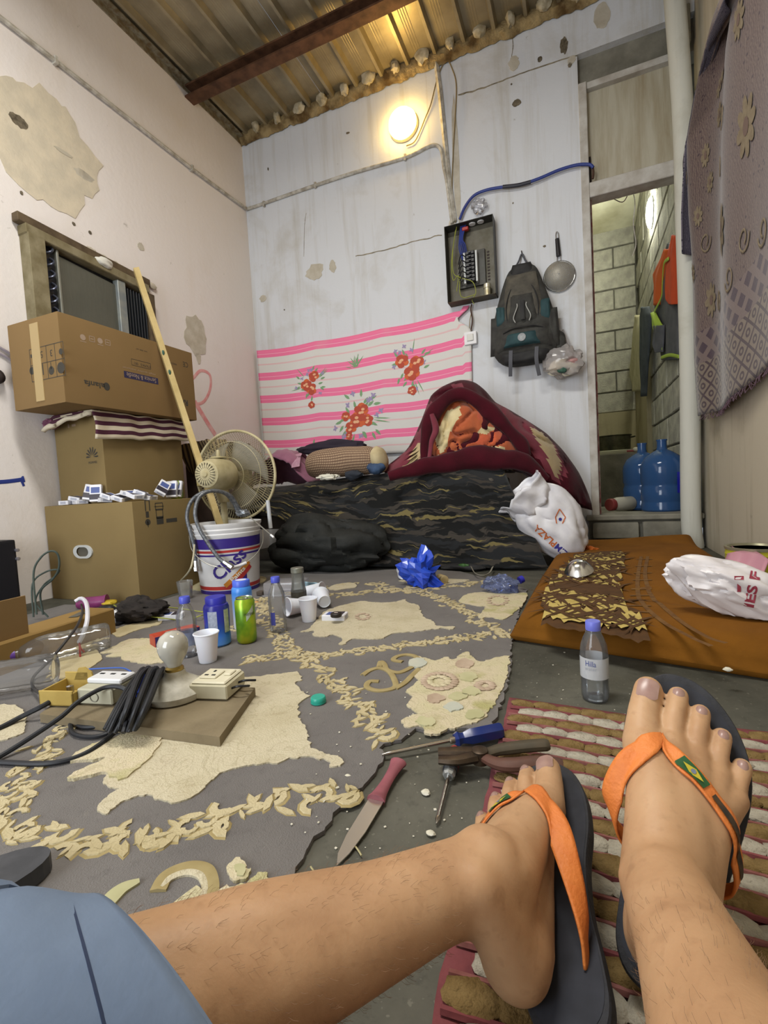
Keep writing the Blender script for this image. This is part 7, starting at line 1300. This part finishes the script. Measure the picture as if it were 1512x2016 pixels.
hv, hf = lathe([(0, 0), (r_*.85, 0), (r_, .004), (r_, .045), (r_*.9, .05)], 12); mesh('handle', [Vector((x*(1-.1*(i % 2)), y*(1-.1*(i % 2)), z)) for i, (x, y, z) in enumerate(hv)], hf, M('handle_red', '9c2c2a', 'b3403a', 20, .3), e); mesh('collar', *lathe([(r_*.95, .046), (r_*.95, .054), (r_*.75, .056)], 12), M('collar_black', '26262c', rough=.4), e); mesh('ferrule', *lathe([(r_*.8, .055), (r_*.8, .066), (r_*.6, .07), (0, .07)], 8), M('ferrule_zinc', 'a5a8a8', rough=.35, metal=.7), e, smooth=False); mesh('shaft', *lathe([(.0032, .068), (.0032, L-.014), (.0038, L-.010), (.001, L)], 12), m_steel, e)
# pliers
pl_c = at(945, 1492, .025); pl = empty('pliers', (pl_c.x, pl_c.y, .02), 0, 'old brown handled pliers lying on the rug corner', 'pliers'); m_oldst = M('old_steel', '3f352c', '55483a', 40, .45, .8); m_oldh = M('old_grip', '4a3026', '5a3a2e', 30, .6)
def pp_(x, y, z): return at(x, y, z)-pl.location
mesh('jaw', *sweep(crom([pp_(863, 1480, .030), pp_(900, 1480, .031), pp_(935, 1482, .030)], 4), lambda t_: .009+.004*t_, 8, up=(0, 0, 1), flat=.7), m_oldst, pl); mesh('jaw', *sweep(crom([pp_(864, 1496, .030), pp_(900, 1497, .031), pp_(935, 1490, .030)], 4), lambda t_: .009+.004*t_, 8, up=(0, 0, 1), flat=.7), m_oldst, pl)
mesh('pivot', *xf(lathe([(0, -.012), (.014, -.012), (.014, .010), (.008, .013), (0, .013)], 20), T3(pp_(945, 1487, .030))), m_oldst, pl)
mesh('handle', *sweep(crom([pp_(940, 1492, .030), pp_(975, 1478, .031), pp_(1010, 1472, .032), (pp_(1050, 1468, .034)), pp_(1080, 1466, .034)], 6), lambda t_: .008+.004*min(1, t_*2.5)-.002*(t_ > .97), 10, up=(0, 0, 1), flat=.8), M('grip_green', '4a4030', '3a3426', 30, .6), pl); mesh('handle', *sweep(crom([pp_(940, 1484, .030), pp_(975, 1502, .031), pp_(1010, 1506, .034), (pp_(1060, 1502, .036)), pp_(1108, 1508, .034)], 6), lambda t_: .008+.005*min(1, t_*2.5)-.002*(t_ > .97), 10, up=(0, 0, 1), flat=.8), m_oldh, pl)
# knife
e, L = tool('kitchen_knife', (785, 1500), (663, 1705), .012, .004, 'kitchen knife with dusty pink handle lying on floor', 'knife'); e.rotation_euler = (Vector(at(663, 1705, .004))-Vector(at(785, 1500, .012))).to_track_quat('Z', 'Y').to_euler()
hl = .44*L; mesh('handle', *sweep(crom([Vector((0, 0, 0)), Vector((.0, 0, hl*.12)), Vector((0, 0, hl*.5)), Vector((0, 0, hl*.88)), Vector((0, 0, hl))], 6), lambda t_: .0125+.003*math.cos(t_*2*PI)-.003*(t_ < .04), 12, up=(0, 1, 0), flat=.62), M('handle_pink', '8e5058', '7b434c', 30, .55), e)
bp_ = [(-.012, hl*.93), (.013, hl*.93), (.012, hl+.5*(L-hl)), (.007, hl+.82*(L-hl)), (.0, L), (-.008, hl+.86*(L-hl)), (-.012, hl+.6*(L-hl))]
v = [Vector((x, s*.0008, z)) for s in (-1, 1) for x, z in bp_]; n = 7; f = [tuple(range(n))[::-1], tuple(range(n, 2*n))]+[(i, (i+1) % n, n+(i+1) % n, n+i) for i in range(n)]; mesh('blade', v, f, M('blade_steel', 'd6d0c6', rough=.3, metal=1.0), e, smooth=False)
# dark sandal at the left edge
c0 = at(-38, 1740, .03); t_o = [(c0.x+.04*math.cos(q)*1.0, c0.y+.075*math.sin(q)) for q in (2*PI*i/24 for i in range(24))]; v, f = poly([(x-c0.x, y-c0.y) for x, y in t_o], 0, .022); e = mesh('dark_slipper', v, f, M('slipper_grey', '45464a', '38393d', 30, .7), None, smooth=False, loc=(c0.x-.005, c0.y, CB+.001)); e.rotation_euler.z = -.5; tag(e, 'dark grey slipper cut off by the left picture edge', 'slipper')
# ================================================================== PERSON (legs, as far as the picture shows the sitter)
CAPS = []
def caps(a, b, r1, r2, seg=20, flat=None, up=None):
    a, b = Vector(a), Vector(b); d = b-a; L = d.length
    if L < 1e-6: d = Vector((0, 0, 1)); b = a+d*1e-4; L = 1e-4
    d.normalize(); P, Rr = [], []
    for k in range(6): t_ = k/5*PI/2; P.append(a-d*(r1*math.cos(t_))); Rr.append(max(1e-4, r1*math.sin(t_)))
    for k in range(6): t_ = k/5*PI/2; P.append(b+d*(r2*math.sin(t_))); Rr.append(max(1e-4, r2*math.cos(t_)))
    CAPS.append(sweep(P, Rr, seg, flat=flat, up=up))
def chain(pts, rad):
    for i in range(len(pts)-1): caps(pts[i], pts[i+1], rad[i], rad[i+1])
def solve_ray(px, py, c, dist, far=True):
    d = ray(px, py); o = EYE-c; A = d.dot(d); B = 2*o.dot(d); C = o.dot(o)-dist*dist; D = max(0, B*B-4*A*C); return EYE+d*((-B+(1 if far else -1)*math.sqrt(D))/(2*A))
class Foot:
    def __init__(s, heel, toe, upv, side):
        s.o = heel; s.f = (toe-heel).normalized(); u = Vector(upv); s.u = (u-s.f*u.dot(s.f)).normalized(); s.m = s.f.cross(s.u)*side; s.side = side
    def w(s, x, y, z): return s.o+s.m*x+s.f*y+s.u*z
    def mtx(s): m_ = Matrix((s.m, s.f, s.u)).transposed().to_4x4(); m_.translation = s.o; return m_
TOES = [[(.036, .186, .026, .0195), (.039, .220, .022, .0162), (.038, .249, .0175, .0152)], [(.0095, .195, .022, .0115), (.0095, .227, .0245, .0100), (.0085, .253, .013, .0107)], [(-.012, .190, .020, .0108), (-.0128, .217, .0225, .0094), (-.0137, .241, .012, .0100)], [(-.031, .180, .018, .0104), (-.0325, .203, .020, .0088), (-.0342, .223, .011, .0095)], [(-.047, .164, .016, .0104), (-.0495, .182, .0165, .0086), (-.0525, .199, .010, .0092)]]
def build_foot(Ft, sc=1.0):
    W = lambda x, y, z: Ft.w(x*sc, y*sc, z*sc)
    caps(W(0, .030, .034), W(0, .045, .036), .0315*sc, .032*sc); caps(W(0, .028, .03), W(0, .03, .115), .029*sc, .022*sc); caps(W(0, .055, .075), W(0, .058, .10), .034*sc, .034*sc)
    caps(W(.026, .058, .088), W(.029, .058, .090), .0115*sc, .0105*sc); caps(W(-.026, .050, .078), W(-.030, .050, .078), .0115*sc, .0105*sc)
    chain([W(.004, .062, .078), W(.010, .105, .060), W(.018, .145, .043), W(.034, .185, .027)], [q*sc for q in (.034, .031, .027, .0215)])
    chain([W(-.010, .060, .052), W(-.018, .105, .042), W(-.028, .14, .030), W(-.045, .164, .018)], [q*sc for q in (.030, .026, .021, .0145)])
    chain([W(-.002, .07, .068), W(-.002, .12, .050), W(.002, .16, .036), W(.0095, .195, .023)], [q*sc for q in (.032, .028, .022, .0165)])
    chain([W(-.006, .08, .055), W(-.012, .14, .038), W(-.012, .190, .021)], [q*sc for q in (.03, .023, .0155)]); chain([W(-.014, .1, .042), W(-.026, .155, .028), W(-.031, .180, .019)], [q*sc for q in (.026, .019, .0145)])
    chain([W(.008, .04, .022), W(.02, .16, .019), W(.034, .188, .020)], [q*sc for q in (.022, .018, .02)]); chain([W(-.012, .04, .02), W(-.03, .12, .016), W(-.042, .160, .015)], [q*sc for q in (.02, .016, .0145)])
    for i, T in enumerate(TOES): chain([W(*q[:3]) for q in T], [q[3]*sc for q in T])
    for i, (x, y, z) in enumerate([(.034, .18, .0455), (.0105, .19, .0385), (-.010, .185, .0345), (-.029, .176, .031)]): chain([W(.004, .085, .0895), W((x+.004)*.5, (y+.085)*.5, (z+.0895)*.5+.0015), W(x, y, z)], [.0045*sc]*3)
# right foot: heel on the rug, toes up; left foot: nearly flat, knee out to the left
Hr = at(1290, 1925, .05); Tr = solve_ray(1352, 1375, Hr, .258); FR = Foot(Hr, Tr, (EYE-(Hr+Tr)/2)+RIGHT*.02, -1)
Hl = at(1050, 2030, .05); Tl = solve_ray(1034, 1532, Hl, .262); FL = Foot(Hl, Tl, Vector((0, 0, 1))-RIGHT*.45-FWD*.10, 1)
build_foot(FR, 1.0); build_foot(FL, 1.0)
ar = FR.w(0, .056, .098); al = FL.w(0, .054, .095)
kr = ar+(Vector((.0665, .288, .187))-ar).normalized()*.41; kl = Vector((-.372, .115, .172))
def shank(a, k, back):
    d = k-a; back = Vector(back).normalized()
    chain([a, a.lerp(k, .14)], [.0345, .036]); chain([a.lerp(k, .14), a.lerp(k, .36)+back*.006, a.lerp(k, .62)+back*.012, a.lerp(k, .82)+back*.008, k], [.036, .0435, .052, .051, .054]); chain([a.lerp(k, .1), a.lerp(k, .5)-back*.012, k-back*.008], [.030, .036, .046])
shank(ar, kr, (0, -.2, -1)); shank(al, kl, (0, -.6, -1))
hr_, hl_ = Vector((.08, -.34, .13)), Vector((-.13, -.34, .13))
chain([kr, kr.lerp(hr_, .5), hr_], [.058, .072, .088]); chain([kl, kl.lerp(hl_, .5), hl_], [.058, .072, .088]); caps(hr_, hl_, .10, .10); caps((-.025, -.38, .14), (-.025, -.42, .30), .13, .12)
v, f = join(*CAPS); me = bpy.data.meshes.new('body_raw'); me.from_pydata([tuple(p) for p in v], [], f); raw = bpy.data.objects.new('body_raw', me); COL.objects.link(raw)
md = raw.modifiers.new('r', 'REMESH'); md.mode = 'VOXEL'; md.voxel_size = .0023; md.adaptivity = 0
md = raw.modifiers.new('s', 'SMOOTH'); md.factor = .5; md.iterations = 5
dg = bpy.context.evaluated_depsgraph_get(); bm_e = bpy.data.meshes.new_from_object(raw.evaluated_get(dg)); bpy.data.objects.remove(raw)
t = NT('skin'); t.set(Roughness=.52, Specular_IOR_Level=.35, Subsurface_Weight=.12, Subsurface_Scale=.01); t.b.inputs['Subsurface Radius'].default_value = (1, .35, .2)
n1 = t.noise(11, 5, .6, .3); n2 = t.noise(70, 3, .6); c = t.ramp(n1, [(.3, 'a07a58'), (.5, 'b08a66'), (.7, 'bb9773')]); c = t.mix(t.math('MULTIPLY', t.ramp(n2, [(.56, 0.0), (.72, 1.0)]), .25), c, '876244'); c = t.mix(t.math('MULTIPLY', t.ramp(t.noise(26, 4, .6), [(.66, 0.0), (.74, 1.0)]), .3), c, '75523a'); t.col(c); t.bump(t.noise(260, 4, .6), .12, .002)
import numpy as np
co_ = np.empty(len(bm_e.vertices)*3, np.float32); bm_e.vertices.foreach_get('co', co_); co_ = co_.reshape(-1, 3).astype(np.float64)
ed_ = np.empty(len(bm_e.edges)*2, np.int32); bm_e.edges.foreach_get('vertices', ed_); ed_ = ed_.reshape(-1, 2)
deg = np.bincount(ed_.ravel(), minlength=len(co_)).astype(float)[:, None]; wt = np.ones(len(co_))
for Ft in (FR, FL):
    y_f = (co_-np.array(Ft.o)) @ np.array(Ft.f); z_f = np.abs((co_-np.array(Ft.o)) @ np.array(Ft.u)); near = (np.linalg.norm(co_-np.array(Ft.w(0, .15, .02)), axis=1) < .16)
    wt = np.where(near, np.minimum(wt, np.clip((.165-y_f)/.05, .0, 1)), wt)
for k in range(45):
    sm = np.zeros_like(co_)
    for c_ in range(3): sm[:, c_] = np.bincount(ed_[:, 0], co_[ed_[:, 1], c_], len(co_))+np.bincount(ed_[:, 1], co_[ed_[:, 0], c_], len(co_))
    co_ += (sm/np.maximum(deg, 1)-co_)*(.5*wt)[:, None]
PB = Vector((-.05, .2, 0)); vv = [Vector(p) for p in co_]; ff = [tuple(p.vertices) for p in bm_e.polygons]; SK = bvh_of(vv, ff)
person = mesh('person', [p-PB for p in vv], ff, t.m, None, auto=0, loc=PB); tag(person, 'seated person seen from the knees down, wearing orange-strapped flip-flops and shorts', 'person')
bpy.data.meshes.remove(bm_e)
# toenails
m_nail = M('toenail', '9d7f74', '8f7068', 60, .32, spec=.5)
for Ft in (FR, FL):
    for i, T in enumerate(TOES):
        a, b = Vector(T[1][:3]), Vector(T[2][:3]); r = T[2][3]; d = (b-a).normalized(); w_, l_ = (r*.72, r*.80) if i == 0 else (r*.55, r*.55)
        c = b-d*(r*.30 if i == 0 else r*.0); q = Ft.w(*(c+Vector((0, 0, r*2)))); h = SK.ray_cast(q, -Ft.u)
        if h[0] is None: continue
        n_ = (h[1] if h[1].dot(Ft.u) > 0 else -h[1]); n_ = (n_*.7+Ft.u*.3).normalized(); v, f = [], []
        fd = (Ft.f-n_*Ft.f.dot(n_)).normalized(); sd = fd.cross(n_)
        g = grid(8, 8, lambda u, q_: (h[0]+sd*((u-.5)*2*w_)+fd*((q_-.5)*2*l_)*math.sqrt(max(0, 1-.55*(2*u-1)**4*(1 if q_ < .5 else .9)))+n_*(.0016-.0030*(2*u-1)**2-.0012*(2*q_-1)**2)))
        wmesh('toenail', g[0], g[1], m_nail, person)
# shorts
m_sh = M('shorts_cloth', '6f7f96', '63738b', 10, .85, bump=.35, bscale=30); m_seam = M('seam_navy', '28344f', rough=.8)
sh_ = None
def leg_tube(P, rad, seg=40, fold=.006, seed=0):
    Q = crom(P, 8); rl = crom([Vector((r, 0, 0)) for r in rad], 8); v, f = sweep(Q, [q.x for q in rl], seg, up=(0, 0, 1), cap=False)
    out = []; n = len(Q)
    for i, p in enumerate(v): c = Q[i//seg]; d = (p-c); t_ = (i//seg)/n; out.append(p+d.normalized()*(fold*(nz(p, 9, seed)+.6*nz((p.x*4, p.y*14, p.z*14), 1, seed+3))))
    return out, f, Q, rl
dl = (al-kl).normalized()
v, f, Q, rl = leg_tube([hl_+Vector((0, -.05, .0)), hl_.lerp(kl, .5), kl-dl*.03, kl+dl*.03, kl+dl*.09, kl+dl*.135], [.13, .105, .088, .076, .069, .068], fold=.011, seed=2)
n_q = len(Q)
for i_ in range(n_q):
    k_q = max(0, (i_-(n_q-14))/13)
    for p_i in range(40): p_ = v[i_*40+p_i]; v[i_*40+p_i] = p_+dl*(((Q[i_].y-p_.y)*.95-(p_.z-Q[i_].z)*.25)*k_q)
so2 = wmesh('shorts', v, f, m_sh, person); thick(so2, .003, 1)
i = len(Q)-1; seam = [Q[i-6]+ (Vector(p)-Q[i-6])*1.03 for p in v[(i-6)*40:(i-5)*40]]; wmesh('hem_seam', *sweep(seam, .0014, 5, closed=True), m_seam, so2); wmesh('hem_edge', *sweep([Vector(p) for p in v[i*40:(i+1)*40]], .0022, 6, closed=True), m_sh, so2)
dr_ = (ar-kr).normalized(); v, f, Q, rl = leg_tube([hr_+Vector((0, -.05, 0)), hr_.lerp(kr, .5), kr-dr_*.05, kr-dr_*.01], [.13, .105, .088, .084], seed=5); thick(wmesh('shorts_leg', v, f, m_sh, so2), .003, 1)
v, f = blob((-.025, -.37, .19), (.20, .17, .15), .1, 4, 3); wmesh('shorts_seat', v, f, m_sh, so2)
# leg hair
hr2 = random.Random(2); hs = []
for a, k in ((al, kl), (ar, kr)):
    d = (k-a).normalized(); s1 = d.orthogonal().normalized(); s2 = d.cross(s1)
    for i in range(1100):
        t_ = hr2.uniform(.12, .95); an = hr2.uniform(0, 2*PI); o_ = a.lerp(k, t_); dv = s1*math.cos(an)+s2*math.sin(an)
        h = SK.ray_cast(o_+dv*.15, -dv)
        if h[0] is None: continue
        p = h[0]; g_ = (-d*.8+dv*.35+Vector((hr2.uniform(-.3, .3), hr2.uniform(-.3, .3), hr2.uniform(-.3, .3)))).normalized(); L = hr2.uniform(.004, .009); hs.append(sweep([p-dv*.0005, p+g_*L*.5+dv*.001, p+g_*L], (.00009), 3, cap=False))
o = wmesh('leg_hair', *join(*hs), M('hair_brown', '6f5238', rough=.6), person); o['kind'] = 'stuff'
# ------------------------------------------------------------------ flip-flops
m_sole = M('sole_black', '26272b', '303136', 40, .75, bump=.3, bscale=160); m_soleb = M('footbed_black', '282a31', '31333b', 40, .8); m_org = M('strap_orange', 'd9803c', 'cf7434', 40, .55, bump=.3, bscale=220); m_blkp = M('worn_black_print', '2b2620', '4a3a28', 90, .8)
OUTL = [(0, -.014), (.022, -.008), (.034, .012), (.036, .045), (.035, .09), (.041, .135), (.054, .180), (.057, .222), (.048, .258), (.026, .281), (.0, .283), (-.024, .270), (-.047, .242), (-.061, .205), (-.062, .165), (-.052, .11), (-.041, .06), (-.036, .02), (-.022, -.006)]
def sole(Ft, label, dx=0, rot=0.0):
    e = empty('flip_flop', Ft.o-Ft.u*.02, 0, label, 'flip-flop', 'pair of black flip-flops with orange straps')
    P = crom([Vector((x, y, 0)) for x, y in OUTL], 4, True); c, s = math.cos(rot), math.sin(rot)
    pts = [((p.x*c-(p.y-.13)*s+dx), (p.x*s+(p.y-.13)*c+.13)) for p in P]
    if Ft.side < 0: pts = pts[::-1]
    n = len(pts); lay = [(-.0185, .97), (-.014, 1.0), (-.003, 1.0), (-.0005, .985)]
    cx = sum(p[0] for p in pts)/n; cy = sum(p[1] for p in pts)/n; V = [Ft.w(cx+(x-cx)*k, cy+(y-cy)*k, z) for z, k in lay for x, y in pts]; Fc = []
    for j in range(3):
        for i in range(n): q = (i+1) % n; Fc.append((j*n+i, j*n+q, (j+1)*n+q, (j+1)*n+i))
    Fc += [tuple(range(n))[::-1], tuple(range(3*n, 4*n))]
    wmesh('sole', V, Fc, m_sole, e, smooth=False); inn = [Ft.w(cx+(x-cx)*.93, cy+(y-cy)*.93, .0) for x, y in pts]; wmesh('footbed', inn, [tuple(range(n))], m_soleb, e, smooth=False)
    return e
def strap(Ft, e, pts, wid, name, mat, off=.0022, n=9, across=7, th=.0022, free=()):
    Q = crom([Vector(p) for p in pts], n); N = len(Q); V = []; wl_ = crom([Vector((w_, 0, 0)) for w_ in wid], n)
    for i, p in enumerate(Q):
        T = (Q[min(N-1, i+1)]-Q[max(0, i-1)]).normalized(); kk = min(1, max(0, (.06-p.z)/.05))*min(1, abs(p.x)/.03); out = Vector((math.copysign(kk, p.x), 0, 1-.8*kk)); out = (out-T*out.dot(T)).normalized(); S = T.cross(out).normalized()
        for k in range(across+1):
            q = p+S*((k/across-.5)*wl_[i].x)-out*(.0012*(2*k/across-1)**2); W_ = Ft.w(*q); h = SK.find_nearest(W_, .03)
            if h[0] is not None:
                nn_ = h[1]; sd_ = (W_-h[0]).dot(nn_)
                if sd_ < off: W_ = h[0]+nn_*off
            V.append(W_)
    Fc = [(i*(across+1)+k, i*(across+1)+k+1, (i+1)*(across+1)+k+1, (i+1)*(across+1)+k) for i in range(N-1) for k in range(across)]
    o = wmesh(name, V, Fc, mat, e); thick(o, th, 0); return V, Fc, N, across
def patch(Vs, N, ac, i0, i1, k0, k1, mat, name, e, Ft, off=.0022):
    V = []; 
    for i in range(i0, i1+1):
        for k in range(k0, k1+1):
            a = Vs[i*(ac+1)+k]; h = SK.find_nearest(a, .05); nn_ = (a-h[0]).normalized() if h[0] is not None and (a-h[0]).length > 1e-5 else Ft.u; V.append(a+nn_*off)
    w_ = k1-k0+1; wmesh(name, V, [(i*w_+k, i*w_+k+1, (i+1)*w_+k+1, (i+1)*w_+k) for i in range(i1-i0) for k in range(k1-k0)], mat, e)
    return V
m_flag = M('flag_green', '22502a', rough=.5); m_fy = M('flag_yellow', 'b5a52e', rough=.5); m_fb = M('flag_blue', '6a7488', rough=.5)
def emblem(Vs, N, ac, i0, i1, e, Ft):
    P = patch(Vs, N, ac, i0, i1, 1, ac-1, m_flag, 'flag_patch', e, Ft, .0024); c = sum(P, Vector((0, 0, 0)))/len(P); w_ = ac-1
    A, B, C_, D_ = P[0], P[w_-1], P[-1], P[-w_]; ux = ((B+C_)/2-(A+D_)/2)*.5; uy = ((D_+C_)/2-(A+B)/2)*.5; n_ = ux.cross(uy).normalized(); n_ = n_ if n_.dot(Ft.u) > 0 else -n_
    c2 = c+n_*.0012; wmesh('flag_diamond', [c2+ux*.75, c2+uy*.75, c2-ux*.75, c2-uy*.75], [(0, 1, 2, 3)], m_fy, e, smooth=False); c3 = c+n_*.0018; r = min(ux.length, uy.length)*.42; a1 = ux.normalized(); b1_ = n_.cross(a1); wmesh('flag_disc', [c3+a1*r*math.cos(2*PI*i/14)+b1_*r*math.sin(2*PI*i/14) for i in range(14)], [tuple(range(14))], m_fb, e, smooth=False)
eR = sole(FR, 'black flip-flop with orange straps on the foot at the right'); eL = sole(FL, 'black flip-flop with orange straps on the foot at the left', .022, R(4))
for Ft, e, med_, lat_ in ((FR, eR, [(.0235, .192, .036), (.030, .176, .054), (.043, .152, .060), (.0545, .122, .046), (.050, .102, .022), (.034, .090, -.003)], [(.0235, .192, .036), (.010, .178, .055), (-.014, .160, .056), (-.036, .138, .046), (-.051, .110, .030), (-.052, .092, .012), (-.040, .084, -.003)]), (FL, eL, [(.0235, .192, .036), (.034, .172, .052), (.050, .14, .050), (.057, .10, .040), (.058, .065, .022), (.050, .045, -.003)], [(.0235, .192, .036), (.012, .178, .055), (-.012, .160, .056), (-.036, .138, .046), (-.052, .112, .028), (-.045, .098, -.003)])):
    strap(Ft, e, med_, [.010, .020, .026, .022, .018, .016], 'inner_strap', m_org, .0026)
    Vs, Fc, N, ac = strap(Ft, e, lat_, [.010, .018, .019, .017, .015, .015, .015][:len(lat_)], 'outer_strap', m_org, .0030)
    emblem(Vs, N, ac, 12, 20, e, Ft); patch(Vs, N, ac, 22, 40, 2, ac-2, m_blkp, 'worn_print', e, Ft, .0022)
    tp_ = [Ft.w(.0235, .195, z) for z in (-.002, .015, .034, .040)]; wmesh('toe_post', *sweep(tp_, .0035, 8), m_org, e)
